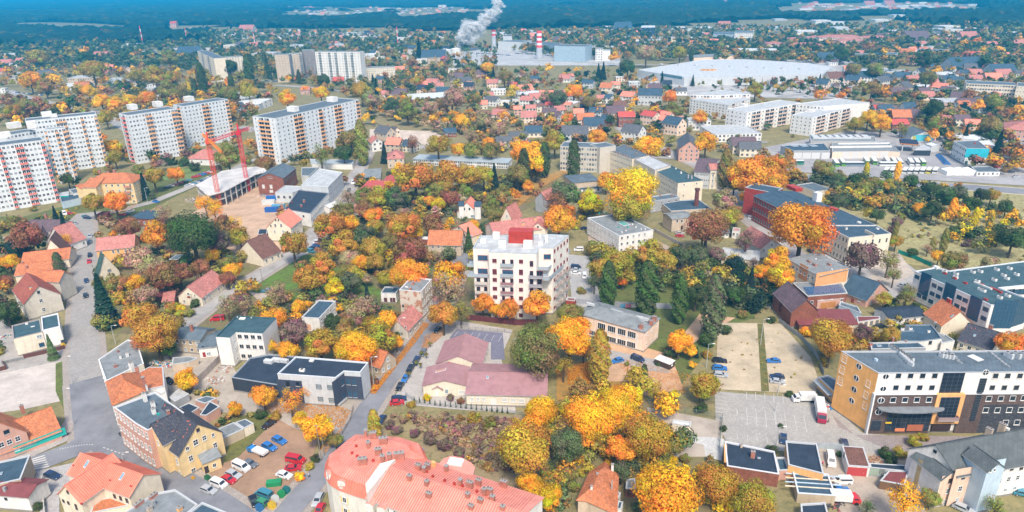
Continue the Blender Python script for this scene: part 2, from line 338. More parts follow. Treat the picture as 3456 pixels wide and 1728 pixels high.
def roof_parts(v,root,base):
 R=[Vector(p)for p in v.RP];h=v.h;rm=rmat(v.rc)if isinstance(v.rc,str)else v.rc;o=v.oh;r=M();wm=wmat(v.wc);out=M();H=lambda p,z:(p.x,p.y,z)
 if v.roof in('gx','gy'):
  A,B,C,D=R;e=(B-A).normalized();n=(D-A).normalized();half=(D-A).length/2;k=v.rh/half
  m0,m1=(A+D)/2,(B+C)/2;A2,B2=A-n*o-e*o,B-n*o+e*o;C2,D2=C+n*o+e*o,D+n*o-e*o;M0,M1=m0-e*o,m1+e*o;dz=.12
  r.slab([H(A2,h-k*o+dz),H(B2,h-k*o+dz),H(M1,h+v.rh+dz),H(M0,h+v.rh+dz)],.18,rm)
  r.slab([H(C2,h-k*o+dz),H(D2,h-k*o+dz),H(M0,h+v.rh+dz),H(M1,h+v.rh+dz)],.18,rm)
  r.bar(H(M0,h+v.rh+dz+.02),H(M1,h+v.rh+dz+.02),.22,rm)
  for a_,b_ in((A2,B2),(C2,D2)):r.bar(H(a_,h-k*o),H(b_,h-k*o),.14,mat('plain',(.4,.4,.4),.5))
  out.face([H(D,h),H(A,h),H(m0,h+v.rh)],wm);out.face([H(B,h),H(C,h),H(m1,h+v.rh)],wm)
  if v.seams:
   s=M();L=(B-A).length;q=v.seams
   while q<L:
    p=A+e*q
    s.bar(H(p-n*o,h-k*o+dz+.03),H(p+n*half,h+v.rh+dz+.03),.10,mat('metal',(.55,.15,.10)));s.bar(H(p+n*(2*half+o),h-k*o+dz+.03),H(p+n*half,h+v.rh+dz+.03),.10,mat('metal',(.55,.15,.10)));q+=v.seams
   s.build('standing_seams',root,base,'stuff')
 elif v.roof=='shed':
  A,B,C,D=R;e=(B-A).normalized();n=(D-A).normalized();k=v.rh/(D-A).length
  r.slab([H(A-n*o-e*o,h-k*o+.1),H(B-n*o+e*o,h-k*o+.1),H(C+n*o+e*o,h+v.rh+k*o+.1),H(D+n*o-e*o,h+v.rh+k*o+.1)],.16,rm)
  out.face([H(A,h),H(D,h),H(D,h+v.rh)][::-1],wm);out.face([H(B,h),H(C,h),H(C,h+v.rh)],wm);out.face([H(C,h),H(D,h),H(D,h+v.rh),H(C,h+v.rh)],wm)
 elif v.roof=='hip':
  A,B,C,D=R
  if(B-A).length<(D-A).length:A,B,C,D=B,C,D,A
  e=(B-A).normalized();n=(D-A).normalized();half=(D-A).length/2;ins=min(half,(B-A).length/2-.1);k=v.rh/half
  m0,m1=(A+D)/2+e*ins,(B+C)/2-e*ins;A,B,C,D=A-(n+e)*o,B-(n-e)*o,C+(n+e)*o,D+(n-e)*o;z=h-k*o+.12
  for f in([H(A,z),H(B,z),H(m1,h+v.rh),H(m0,h+v.rh)],[H(B,z),H(C,z),H(m1,h+v.rh)],[H(C,z),H(D,z),H(m0,h+v.rh),H(m1,h+v.rh)],[H(D,z),H(A,z),H(m0,h+v.rh)]):r.slab(f,.16,rm)
  for p,q in((A,m0),(D,m0),(B,m1),(C,m1)):r.bar(H(p,z+.03),H(q,h+v.rh+.03),.2,rm)
  r.bar(H(m0,h+v.rh+.03),H(m1,h+v.rh+.03),.2,rm)
 elif v.roof in('pyr','mansard'):
  q0=[tuple(p)for p in R];q=offset(q0,-o);ring=q;z=h+.02
  steps=[(1.0,v.rh*.75),(1.6*v.rh if not v.pc else v.pc,v.rh*.25)]if v.roof=='mansard' else[(v.pc or v.rh*1.8,v.rh)]
  for dd,dz in steps:
   q1=offset(ring,dd);n=len(ring)
   for i in range(n):j=(i+1)%n;r.face([(*ring[i],z),(*ring[j],z),(*q1[j],z+dz),(*q1[i],z+dz)],rm)
   ring=q1;z+=dz
  r.face([(*p,z)for p in ring],rm);r.prism(q,h-.15,h+.02,rm,True,False)
 else:
  q=[tuple(p)for p in R];qi=offset(q,.3);zr=h-.35 if v.par>0 else h+.05;qi2=offset(q,.32)
  r.face([(*p,zr)for p in qi2],rm)
  cp=M();cm=mat('plain',v.pc or(.5,.52,.53),.6);n=len(q);qo=offset(q,-.06)
  for i in range(n):
   j=(i+1)%n
   for fc in([(*qo[i],h+.07),(*qo[j],h+.07),(*qi[j],h+.07),(*qi[i],h+.07)],[(*qo[i],h-.1),(*qo[j],h-.1),(*qo[j],h+.07),(*qo[i],h+.07)],[(*qi[j],zr-.1),(*qi[i],zr-.1),(*qi[i],h+.07),(*qi[j],h+.07)]):cp.face(fc,cm)
  cp.build('parapet',root,base)
 r.build('roof',root,base);return out
def facing(v,i):
 a,b_=Vector(v.P[i]),Vector(v.P[(i+1)%v.n]);e=b_-a;n=Vector((e.y,-e.x)).normalized();c=(a+b_)/2
 return n.dot(-c.normalized())
def add_vol(v,root,base,far):
 gable=roof_parts(v,root,base);w=gable;wm=wmat(v.wc);n=v.n
 for i in range(n):
  a,b_=v.P[i],v.P[(i+1)%n];w.face([(*a,v.z0),(*b_,v.z0),(*b_,v.h-(.05 if v.roof=='flat' else 0)),(*a,v.h-(.05 if v.roof=='flat' else 0))],wm)
 w.build('wall',root,base)
 pl=M();q=offset(v.P,-.08);pm=mat('plaster',(.28,.26,.24))
 if v.z0==0 and v.h>4 and not far:pl.prism(q,0,.55,pm,False,True);pl.build('plinth',root,base)
 wins=v.win
 if wins is None:wins={i:None for i in range(n)}
 st=WST[v.ws]if isinstance(v.ws,str)else v.ws;fj=M()
 for i,g in wins.items():
  if facing(v,i)<-.25 or g==0:continue
  a,b_=Vector(v.P[i]),Vector(v.P[(i+1)%n]);L=(b_-a).length;e=(b_-a)/L;hh=v.h-v.z0
  if g is None:g=(max(1,int(L/3.1)),max(1,int(hh/2.9)))
  nc,nr=g[:2];sty=WST[g[2]]if len(g)>2 else st
  ww,wh,fr,gl,ml=sty;wh=min(wh,hh/nr*.62);ww=min(ww,L/nc*.7);rz=math.atan2(e.y,e.x)
  isg=(v.roof=='gx' and i in(1,3))or(v.roof=='gy' and i in(0,2))
  rows=[(v.z0+hh*(k+.55)/nr,nc)for k in range(nr)]
  if isg and v.rh>2.6 and v.gw:rows.append((v.h+v.rh*.28,max(1,nc//3)))
  for zc,c_ in rows:
   for k in range(c_):
    s=L*(k+.5)/c_ if c_==nc else L/2+(k-(c_-1)/2)*1.8
    if random.random()<.03:continue
    p=a+e*s
    if far:
     nn=Vector((e.y,-e.x));f_=lambda dx,dz,dn:(p.x+e.x*dx+nn.x*dn,p.y+e.y*dx+nn.y*dn,zc+dz)
     fj.face([f_(-ww/2,-wh/2,.05),f_(ww/2,-wh/2,.05),f_(ww/2,wh/2,.05),f_(-ww/2,wh/2,.05)],mat('glass',GLASS[gl]if random.random()>.25 else GLASS['pale']))
     for x0,x1,z0,z1 in((-ww/2-.1,ww/2+.1,-wh/2-.14,-wh/2),(-ww/2-.1,-ww/2,-wh/2,wh/2),(ww/2,ww/2+.1,-wh/2,wh/2),(-.05,.05,-wh/2,wh/2)):
      fj.face([f_(x0,z0,.07),f_(x1,z0,.07),f_(x1,z1,.07),f_(x0,z1,.07)],mat('plain',FR[fr],.5))
    else:
     G_=gl if random.random()>.2 or gl not in('dark',)else 'pale'
     window(root,base,(p.x,p.y,zc),rz,round(ww,1),round(wh,1),fr,G_,ml)
 fj.build('windows',root,base,'stuff')
 for x in v.it:item(v,root,base,x)
def item(v,root,base,x):
 k=x[0];O=lambda p:(p[0]-base[0],p[1]-base[1],p[2]-base[2])
 a,b_=Vector(v.P[0]),Vector(v.P[1]);yaw=math.atan2((b_-a).y,(b_-a).x)
 if k=='ch':
  _,u,w,cw,cd,ch,cc=(x+(None,)*7)[:7];cw=cw or .9;cd=cd or .6;ch=ch or 1.5;p=on_roof(v,u,w)
  m=M();mm=mat('brickwall',(.52,.21,.15))if cc in(None,'brick')else mat('plaster',WC[cc]);m.box((p.x,p.y,p.z-1.2),(cw,cd,ch+1.2),mm,yaw)
  m.box((p.x,p.y,p.z+ch),(cw+.12,cd+.12,.12),mat('plain',(.3,.29,.28)),yaw,False);o=m.build('chimney',root,base)
  if cw>.8:
   f=M()
   for s in((-.22,.22)if cw>1 else(0,)):f.cyl((p.x+s*cw*math.cos(yaw),p.y+s*cw*math.sin(yaw)),.13,.11,p.z+ch+.14,p.z+ch+.5,mat('plain',(.2,.13,.1)),6)
   f.build('flue',o,base)
 elif k=='bx':
  _,u,w,bw,bd,bh,cc,nm=x;p=on_roof(v,u,w);m=M();m.box((p.x,p.y,p.z-.1),(bw,bd,bh+.1),mat('metal',WC.get(cc,(.6,.6,.6))),yaw)
  if bh>.5 and bw<2.5 and nm=='air_conditioner':
   m.cyl((p.x,p.y),.3*bw,.3*bw,p.z+bh,p.z+bh+.08,mat('plain',(.1,.1,.1)),8)
  m.build(nm,root,base)
 elif k=='sk':
  _,u,w,bw,bd=x[:5];p=on_roof(v,u,w);m=M();n_=Vector((-(b_-a).y,(b_-a).x)).normalized();e=(b_-a).normalized()
  q=[]
  for sx,sy in((-1,-1),(1,-1),(1,1),(-1,1)):
   pp=Vector((p.x,p.y))+e*sx*bw/2+n_*sy*bd/2;q.append((pp.x,pp.y,v.rz(pp.x,pp.y)+.28))
  m.slab(q,.2,mat('plain',(.55,.55,.55),.5));o=m.build('skylight',root,base);g=M();qc=sum((Vector(p_)for p_ in q),Vector())/4
  g.face([tuple(qc+(Vector(p_)-qc)*.82+Vector((0,0,.02)))for p_ in q],mat('glass',(.20,.34,.42))if len(x)<6 else x[5]);g.build('pane',o,base)
 elif k=='w':
  _,s,u,w,ww,wh,fr,gl,ml=x[:9];p=on_wall(v,s,u,w,x[9]if len(x)>9 else None);A,B=Vector(v.P[s%v.n]),Vector(v.P[(s+1)%v.n]);window(root,base,p,math.atan2((B-A).y,(B-A).x),ww,wh,fr,gl,ml)
 elif k in('door','panel','sign','canopy','mural'):
  _,s,u,w,ww,wh,cc=x[:7];p=on_wall(v,s,u,w);A,B=Vector(v.P[s%v.n]),Vector(v.P[(s+1)%v.n]);rz=math.atan2((B-A).y,(B-A).x);m=M()
  c=WC.get(cc,cc)if isinstance(cc,str)else cc
  if k=='canopy':m.box((0,-ww[1]/2,0),(ww[0],ww[1],wh),mat('metal',c),0,False)
  else:m.box((0,-.005 if k=='panel' else-.03,-wh/2),(ww,.02 if k=='panel' else .06,wh),mat('plaster' if k=='panel' else 'plain',c),0,False)
  if k=='door':m.box((ww*.35,-.09,-.05),(.06,.06,.18),mat('plain',(.6,.6,.6),.3))
  o=ob(x[7]if len(x)>7 else{'panel':'facade_panel'}.get(k,k),m.mesh(k),root,O(p),rz)
 elif k=='bal':
  _,s,u,w,bw,cc=x[:6];bd=x[6]if len(x)>6 else 1.3;p=on_wall(v,s,u,w);A,B=Vector(v.P[s%v.n]),Vector(v.P[(s+1)%v.n]);ob('balcony',balcony_mesh(bw,bd,1.0,cc),root,O(p),math.atan2((B-A).y,(B-A).x))
def B(name,label,vols,cat='house',group=None,far=None,pale=None):
 for v in vols:solve(v)
 c=Vector(vols[0].P[0]);ctr=sum((Vector(p)for p in vols[0].P),Vector((0,0)))/vols[0].n
 base=(ctr.x,ctr.y,0.0);root=thing(name,label,cat,base,0,group)
 if far is None:far=ctr.length>400
 for v in vols:add_vol(v,root,base,far);BUILT.append(v.P)
 return root,vols
def lm(v,phrase):
 c=sum((Vector(p)for p in v.P),Vector((0,0)))/v.n;LANDMARK.append((c.x,c.y,phrase))
def quads_mesh(name,C,Nn,S,tint,mats,asp=1.0):
 n=len(C);r=RS.normal(size=(n,3));t=np.cross(Nn,r);t/=np.linalg.norm(t,axis=1)[:,None]+1e-9;b_=np.cross(Nn,t)
 S=S[:,None];V_=np.stack([C-t*S-b_*S*.7,C+t*S-b_*S*.5,C+t*S*.8+b_*S*.8,C-t*S*.6+b_*S],1).reshape(-1,3)
 me=bpy.data.meshes.new(name);me.vertices.add(4*n);me.vertices.foreach_set('co',V_.astype(np.float32).ravel())
 me.loops.add(4*n);me.loops.foreach_set('vertex_index',np.arange(4*n,dtype=np.int32));me.polygons.add(n)
 me.polygons.foreach_set('loop_start',np.arange(0,4*n,4,dtype=np.int32))
 at=me.color_attributes.new('tint','FLOAT_COLOR','POINT');cc=np.ones((4*n,4),np.float32);cc[:,:3]=np.repeat(tint,4,0);at.data.foreach_set('color',cc.ravel())
 for m_ in mats:me.materials.append(m_)
 me.update(calc_edges=True);return me
def dirs(n):
 d=RS.normal(size=(n,3));return d/np.linalg.norm(d,axis=1)[:,None]
def tintv(n,lob,hue=.10,val=.15):
 t=1+RS.normal(size=(n,1))*val*.8+(RS.normal(size=(lob.max()+1,1))*val)[lob]
 g=(RS.normal(size=(lob.max()+1,1))*hue)[lob]+RS.normal(size=(n,1))*hue*.6
 return np.clip(np.hstack([t*(1-g*.4),t*(1+g),t*(1-g*.5)]),.25,1.9)
def crown_round(nl,per,size,seed,sq=.9,fill=.35,open_=.0,low=-.55):
 RS.seed(seed);L=[];
 while len(L)<nl:
  p=RS.uniform(-1,1,3)
  if np.linalg.norm(p)<1 and p[2]>low:L.append(p*[.78,.78,.78*sq])
 C,Nn,S,I=[],[],[],[]
 for i,l in enumerate(L):
  rr=RS.uniform(.24,.44)*(1-open_*.35);d=dirs(per);rad=rr*RS.uniform(.55,1.08,(per,1))**.6
  c=l+d*rad*[1,1,.85];n_=d+l*.5+dirs(per)*.5;C.append(c);Nn.append(n_/np.linalg.norm(n_,axis=1)[:,None]);S.append(RS.uniform(.6,1.3,per)*size);I+=[i]*per
 C,Nn,S=np.vstack(C),np.vstack(Nn),np.hstack(S);k=RS.rand(len(C))>open_;I=np.array(I)
 return C[k],Nn[k],S[k],I[k]
def trunk_mesh(spread,h0,bare=0,seed=1,mt=None):
 random.seed(seed);m=M();mt=mt or mat('plaster',(.10,.075,.055));m.cyl((0,0),.085,.05,-h0,-.1,mt,7,False)
 def limb(a,d,L,w,dep):
  b_=a+d*L;m.bar(a,b_,w,mt)
  if dep>0:
   for _ in range(3):
    q=(d+Vector((random.gauss(0,.6),random.gauss(0,.6),random.gauss(.15,.35)))).normalized();limb(a+d*L*random.uniform(.55,1),q,L*random.uniform(.55,.75),w*.6,dep-1)
 for i in range(6+bare*2):
  an=i*2.4+random.random();d=Vector((math.cos(an)*spread,math.sin(an)*spread,random.uniform(.5,1.3))).normalized();limb(Vector((0,0,-.75+.1*i)),d,.45,.045,2 if bare else 1)
 return m.mesh('trunk')
PRO={}
def proto(kind,var):
 key=(kind,var)
 if key in PRO:return PRO[key]
 sd=hash_(kind)+var*17
 if kind=='round':q=crown_round(34,190,.043,sd);tr=trunk_mesh(1.0,1.75,0,sd)
 elif kind=='big':q=crown_round(60,230,.029,sd,.88);tr=trunk_mesh(1.1,1.6,0,sd)
 elif kind=='sparse':q=crown_round(30,90,.034,sd,1.0,open_=.3,low=-.8);tr=trunk_mesh(.9,1.9,1,sd)
 elif kind=='bush':q=crown_round(22,100,.058,sd,.75,low=-.9);tr=None
 elif kind=='poplar':
  RS.seed(sd);n=3000;z=RS.uniform(-2.9,2.9,n);prof=np.sqrt(np.clip(1-(z/3.05)**2,0,1))*(1-.12*z/3);an=RS.uniform(0,6.28,n);lob=((an*2.2+z*3).astype(int))%23
  r=prof*RS.uniform(.45,1.0,n)**.5*(1+.16*np.sin(an*5+z*4));C=np.stack([r*np.cos(an),r*np.sin(an),z],1);Nn=np.stack([np.cos(an),np.sin(an),np.full(n,.5)],1)+dirs(n)*.5
  q=(C,Nn/np.linalg.norm(Nn,axis=1)[:,None],RS.uniform(.06,.12,n),lob);tr=trunk_mesh(.3,3.6,0,sd)
 elif kind=='conifer':
  RS.seed(sd);n=2200;z=RS.uniform(0,1,n)**1.3;an=RS.uniform(0,6.28,n);st=(z*11)%1;r=(1-z)*(1-.35*st)*RS.uniform(.35,1,n)**.4+.02
  C=np.stack([r*np.cos(an),r*np.sin(an),z*4.2-1.6],1);Nn=np.stack([np.cos(an)*.5,np.sin(an)*.5,np.full(n,1.)],1)+dirs(n)*.35
  q=(C,Nn/np.linalg.norm(Nn,axis=1)[:,None],RS.uniform(.06,.13,n),(z*11).astype(int));tr=trunk_mesh(.3,2.0,0,sd)
 t=tintv(len(q[0]),np.asarray(q[3]),.16 if kind != 'conifer' else .08)
 PRO[key]=(quads_mesh('crown',q[0],q[1],q[2],t,[LEAF]),tr);return PRO[key]
def hash_(s):return sum(ord(c)*(i+3)for i,c in enumerate(s))%997
TC={'Y':((.88,.50,.03),'golden yellow'),'O':((.82,.37,.04),'bright orange'),'A':((.58,.34,.05),'amber brown'),'R':((.36,.18,.08),'rusty red brown'),'G':((.085,.13,.04),'dark green'),
      'L':((.30,.28,.07),'olive green'),'B':((.72,.55,.02),'lemon yellow'),'P':((.26,.17,.14),'purple brown'),'T':((.46,.34,.19),'thin tan'),'E':((.028,.06,.045),'blue green'),'M':((.14,.185,.08),'grey green'),
      'N':((.40,.26,.08),'brown'),'D':((.21,.20,.065),'dark olive'),'W':((.78,.56,.03),'bright yellow'),'V':((.46,.36,.05),'yellow green')}
NAMES={'round':('broadleaf_tree','tree'),'big':('broadleaf_tree','tree'),'sparse':('thin_tree','tree'),'bush':('shrub','shrub'),'poplar':('poplar_tree','tree'),'conifer':('spruce_tree','tree')}
ADJ={'round':'round tree','big':'broad spreading tree','sparse':'thin crowned tree','bush':'bushy shrub','poplar':'tall slender poplar','conifer':'pointed spruce'}
TREES=[]
def T(t,u,v,r,k='round',c='Y',lab=None,s=1.0):
 s_=TL[t][2];z=6.0
 for _ in range(4):
  p=G(t,u,v,z);R=1.1*r/s_/ppm(p);hz={'round':1.45,'big':1.3,'sparse':1.6,'bush':.6,'poplar':3.3,'conifer':1.9}[k];z=R*hz
 TREES.append((p.x,p.y,z,R,k,c,lab))
RELW=None
def where(x,y,skip=None,k=0):
 ds=sorted(LANDMARK,key=lambda l:(l[0]-x)**2+(l[1]-y)**2)
 l=ds[k%len(ds)];dx,dy=x-l[0],y-l[1];d=math.hypot(dx,dy)
 if d<4:return 'over '+l[2]
 w='just ' if d<16 else('' if d<40 else 'well ')
 if abs(dx)>abs(dy):return w+('to the right of ' if dx>0 else 'to the left of ')+l[2]
 return w+('behind ' if dy>0 else 'in front of ')+l[2]
USED=set()
def auto_label(head,x,y,group=None):
 c=[head+' '+where(x,y,k=k)for k in range(8)]+[head+' '+where(x,y,k=i)+' and '+where(x,y,k=j).replace('well ','').replace('just ','')for i in range(5)for j in range(i+1,11)]
 c=[(l if len(l.split())<17 else l.replace(' well ',' '))for l in c];c=[l for l in c if len(l.split())<17]
 for l in c:
  if l.lower()not in USED:USED.add(l.lower());return l
 return(c+[head+' in the town'])[0]
def place_trees():
 cand=sorted(TREES,key=lambda t:-t[3]/math.hypot(t[0],t[1])*(3 if t[6]else 1));cnt={};rest=[]
 for i,(x,y,z,R,k,c,lab)in enumerate(cand):
  cnt[NAMES[k][0]]=cnt.get(NAMES[k][0],0)+1
  if cnt[NAMES[k][0]]>296:rest.append((x,y,z,R,k,c));continue
  d=math.hypot(x,y);kk=k
  if k=='round' and R*FPX/d>70:kk='big'
  cr,tr=proto(kk,int(abs(x*7+y*3))%(4 if kk in('round','bush','sparse')else 3));col,cn=TC[c];random.seed(int(x*13+y*7));f=random.uniform(.88,1.12);g=random.uniform(.9,1.1)
  sz='small ' if R<2.6 else('large ' if R>6 else '');sz='' if k in('poplar','bush')else sz
  head=(sz+cn+' '+ADJ[kk]);lb=lab or auto_label(head,x,y)
  o=thing(NAMES[kk][0],lb,NAMES[kk][1],(x,y,0),0,{'tree':'trees among the houses','shrub':'shrubs in the gardens'}[NAMES[kk][1]])
  a=random.uniform(0,6.28);e=ob('crown',cr,o,(0,0,z),a,scale=(R,R*random.uniform(.9,1.1),R*random.uniform(.92,1.08)));e.color=(min(1,col[0]*f),min(1,col[1]*f*g),col[2]*f,1)
  if tr:ob('trunk',tr,o,(0,0,z),a,scale=(R,R,z/{'round':1.75,'big':1.6,'sparse':1.9,'poplar':3.6,'conifer':2.0}[kk]*1.02))
 return rest
LOW={}
def low_quads(kind,n):
 if(kind,n)in LOW:return LOW[(kind,n)]
 L=[]
 for v in range(4):
  RS.seed(100+v+n)
  if kind=='conifer':
   z=RS.uniform(0,1,n)**1.2;an=RS.uniform(0,6.28,n);r=(1-z)*RS.uniform(.5,1,n);C=np.stack([r*np.cos(an),r*np.sin(an),z*4-1.6],1);lob=(z*5).astype(int)
  elif kind=='poplar':
   z=RS.uniform(-2.9,2.9,n);an=RS.uniform(0,6.28,n);r=np.sqrt(1-(z/3)**2)*RS.uniform(.5,1,n);C=np.stack([r*np.cos(an),r*np.sin(an),z],1);lob=(z+3).astype(int)
  else:
   q=crown_round(max(5,n//14),14,.1,31+v,.85);C=q[0];lob=q[3]
  m_=len(C);d=C+dirs(m_)*.5+[0,0,.3];d/=np.linalg.norm(d,axis=1)[:,None];s=RS.uniform(.75,1.3,m_)*1.25/math.sqrt(m_)*1.5;t=tintv(m_,np.asarray(lob),.1,.2);L.append((C,d,s,t))
 LOW[(kind,n)]=L;return L
def tree_mass(name,label,cat,pts,group=None):
 if not pts:return
 Cs,Ns,Ss,Ts=[],[],[],[];rs=np.random.RandomState(5)
 for(x,y,z,R,k,c)in pts:
  pxs=R*FPX/math.hypot(x,y)*2
  n=500 if pxs>60 else 300 if pxs>40 else 170 if pxs>24 else 80 if pxs>12 else 40 if pxs>6 else 22
  q=low_quads(k if k in('conifer','poplar')else 'round',n)[rs.randint(4)];a=rs.rand()*6.28;ca,sa=math.cos(a),math.sin(a);C=q[0];Rm=np.array([[ca,-sa,0],[sa,ca,0],[0,0,1]])
  Cs.append((C @ Rm.T)*R+[x,y,z]);Ns.append(q[1]@ Rm.T);Ss.append(q[2]*R);col=np.array(TC[c][0])*rs.uniform(.8,1.2)*rs.uniform(.93,1.07,3);Ts.append(np.clip(q[3]*col,0,1))
 me=quads_mesh(name,np.vstack(Cs),np.vstack(Ns),np.hstack(Ss),np.vstack(Ts),[LEAF]);o=ob(name,me,kind='stuff');o['label']=label;o['category']=cat;print(name,len(pts),len(me.polygons));return o
CM={}
def car_meshes(typ,c):
 key=(typ,c)
 if key in CM:return CM[key]
 L_,Wd,Hh={'car':(4.3,1.75,1.45),'estate':(4.6,1.8,1.5),'van':(5.2,1.95,2.1),'minivan':(4.5,1.85,1.85)}[typ]
 if typ in('car','estate'):
  roof_b=-.36 if typ=='car' else-.46;prof=[(-.5,.32),(-.5,.62),(-.47,.66),(roof_b-.04 if typ=='estate' else-.40,.68),(roof_b+.08,.98),(-.1,1.0),(.08,.97),(.22,.68),(.42,.60),(.5,.48),(.5,.2),(-.5,.2)]
 else:prof=[(-.5,.2),(-.5,.9),(-.47,1.0),(.10,1.0),(.22,.94),(.34,.62),(.47,.52),(.5,.42),(.5,.15),(-.5,.15)]
 m=M();cm=mat('car',c);n=len(prof);w=Wd/2
 def wz(z):return w*(1-.16*max(0,(z-.62)/.38))
 Lf=[(x*L_,-wz(z),z*Hh)for x,z in prof];Rt=[(x*L_,wz(z),z*Hh)for x,z in prof]
 m.face(Lf[::-1],cm);m.face(Rt,cm)
 for i in range(n):j=(i+1)%n;m.face([Lf[i],Lf[j],Rt[j],Rt[i]],cm)
 body=m.mesh('body');g=M();gm=mat('glass',(.03,.04,.055))
 top=[p for p in prof if p[1]>.9];f0=next((p for p in prof[::1]if p==(.22,.68)or p==(.34,.62)));
 xb=min(p[0]for p in top);xf=max(p[0]for p in top);xb0=(roof_b-.03 if typ in('car','estate')else-.48)
 for s in(-1,1):
  pts=[((xb0+.03)*L_,s*(wz(.7)+.012),.69*Hh),((f0[0]-.05)*L_,s*(wz(.7)+.012),.69*Hh),((xf-.015)*L_,s*(wz(.93)+.012),.93*Hh),((xb+.03)*L_,s*(wz(.93)+.012),.93*Hh)]
  g.face(pts if s<0 else pts[::-1],gm)
 z0,z1=f0[1]*Hh,top[-1][1]*Hh;a,b_=f0[0]*L_,xf*L_
 g.face([(a+.0,-w*.8,z0+.03),(a+.0,w*.8,z0+.03),(b_+.03,w*.72,z1+.01),(b_+.03,-w*.72,z1+.01)],gm)
 if typ in('car','estate'):
  x0,x1=prof[3][0]*L_,prof[4][0]*L_;g.face([(x0-.01,w*.78,.70*Hh),(x0-.01,-w*.78,.70*Hh),(x1-.03,-w*.7,.97*Hh),(x1-.03,w*.7,.97*Hh)],gm)
 else:g.face([(-.5*L_-.015,w*.75,.6*Hh),(-.5*L_-.015,-w*.75,.6*Hh),(-.5*L_+.01,-w*.7,.86*Hh),(-.5*L_+.01,w*.7,.86*Hh)],gm)
 glass=g.mesh('windows');wl=M();tm=mat('plain',(.02,.02,.02));rm=mat('plain',(.4,.4,.4),.3);r=.32;nn=10
 for y0,y1,mm,rr in((-.1,.1,tm,r),(-.11,-.10,rm,r*.6)):
  A=[(rr*math.cos(6.283*i/nn),y0,rr*math.sin(6.283*i/nn))for i in range(nn)];Bq=[(x,y1,z)for x,y,z in A]
  for i in range(nn):j=(i+1)%nn;wl.face([A[i],Bq[i],Bq[j],A[j]],mm)
  wl.face(A,mm);wl.face(Bq[::-1],mm)
 lt=M();lt.box((0,0,0),(.06,.32,.14),mat('plain',(.7,.7,.65),.2),0,False);rl=M();rl.box((0,0,0),(.06,.28,.16),mat('plain',(.35,.01,.01),.2),0,False)
 CM[key]=(body,glass,wl.mesh('wheel'),lt.mesh('headlight'),rl.mesh('tail_light'),L_,Wd,Hh);return CM[key]
CC={'black':(.015,.015,.02),'white':(.75,.75,.75),'silver':(.42,.44,.46),'red':(.5,.02,.03),'blue':(.03,.16,.45),'navy':(.02,.04,.10),'grey':(.14,.15,.17),'yellow':(.8,.42,.02),'green':(.05,.25,.12),'teal':(.05,.22,.30)}
NC=[0]
def car(t,u,v,du,dv,c='black',typ='car',lab=None,fine=None):
 p=G(t,u,v,.4);q=G(t,u+du,v+dv,.4);rz=math.atan2(q.y-p.y,q.x-p.x);d=math.hypot(p.x,p.y);fine=d<330 if fine is None else fine
 nm,cat={'car':('parked_car','car'),'estate':('estate_car','car'),'van':('van','van'),'minivan':('minivan','van')}[typ]
 b_=car_meshes(typ,CC[c]);word={'car':'hatchback car','estate':'estate car','van':'panel van','minivan':'small van'}[typ]
 o=thing(nm,lab or auto_label(c+' '+word,p.x,p.y),cat,(p.x,p.y,.02),rz,'vehicles in the town')
 ob('body',b_[0],o);ob('windows',b_[1],o);L_,Wd,Hh=b_[5:]
 if fine:
  for sx in(-.31,.31):
   for sy in(-1,1):ob('wheel',b_[2],o,(sx*L_,sy*(Wd/2-.08),.32),0 if sy<0 else math.pi)
  for sy in(-1,1):ob('headlight',b_[3],o,(L_/2-.01,sy*Wd*.34,.42*Hh));ob('tail_light',b_[4],o,(-L_/2+.01,sy*Wd*.38,.5*Hh))
 NC[0]+=1;return o
def rowcars(t,a,b_,n,du,dv,cols='black silver white red blue grey',typ='car',skip=()):
 cl=cols.split()
 for i in range(n):
  if i in skip:continue
  f=i/max(1,n-1);car(t,a[0]+(b_[0]-a[0])*f,a[1]+(b_[1]-a[1])*f,du,dv,cl[(i*7+len(cl))%len(cl)],typ)
ZS=[0.0]
def sheet(name,t,pts,mt,z=None):
 ZS[0]+=.004;z=z if z is not None else .02+ZS[0];q=[G2(t,u,v,0)for u,v in pts]
 if area2(q)<0:q=q[::-1]
 m=M();m.face([(*p,z)for p in q],mt,uv=[p for p in q]);return m.build(name,kind='structure')
def strip(name,t,pts,width,mt,z=None,pave=True,block=True,kerb=None):
 ZS[0]+=.004;z=z if z is not None else .02+ZS[0];q=[Vector(G2(t,*p[:2]))for p in pts];m=M();Ls,Rs_=[],[]
 for i,p in enumerate(q):
  d=(q[min(i+1,len(q)-1)]-q[max(i-1,0)]).normalized();n=Vector((-d.y,d.x));w=(pts[i][2]if len(pts[i])>2 else width)/2;Ls.append(p+n*w);Rs_.append(p-n*w)
 for i in range(len(q)-1):m.face([(*Rs_[i],z),(*Rs_[i+1],z),(*Ls[i+1],z),(*Ls[i],z)],mt);
 poly=[tuple(p)for p in Rs_]+[tuple(p)for p in Ls[::-1]]
 if block:PAVED.append(poly)
 o=m.build(name,kind='structure')
 if kerb:
  k=M();km=mat('paving',kerb)
  for E,s in((Ls,1),(Rs_,-1)):
   for i in range(len(E)-1):
    a,b_=E[i],E[i+1];d=(b_-a).normalized();n=Vector((-d.y,d.x))*s;pw=1.9
    a,b_=a-d*.4,b_+d*.4;c=[(a.x,a.y),(b_.x,b_.y),((b_+n*pw).x,(b_+n*pw).y),((a+n*pw).x,(a+n*pw).y)]
    if area2(c)<0:c=c[::-1]
    k.prism(c,0,.12+.003*i+(.001 if s>0 else 0),km)
   PAVED.append([tuple(p)for p in E]+[tuple(p+Vector((0,.01)))for p in E[::-1]])
  k.build('pavement',kind='structure')
 return o
g=M();gm=mat('meadow',(.24,.21,.09));g.face([(-9000,-400,0),(9000,-400,0),(9000,16000,0),(-9000,16000,0)],gm);struct('ground',g)
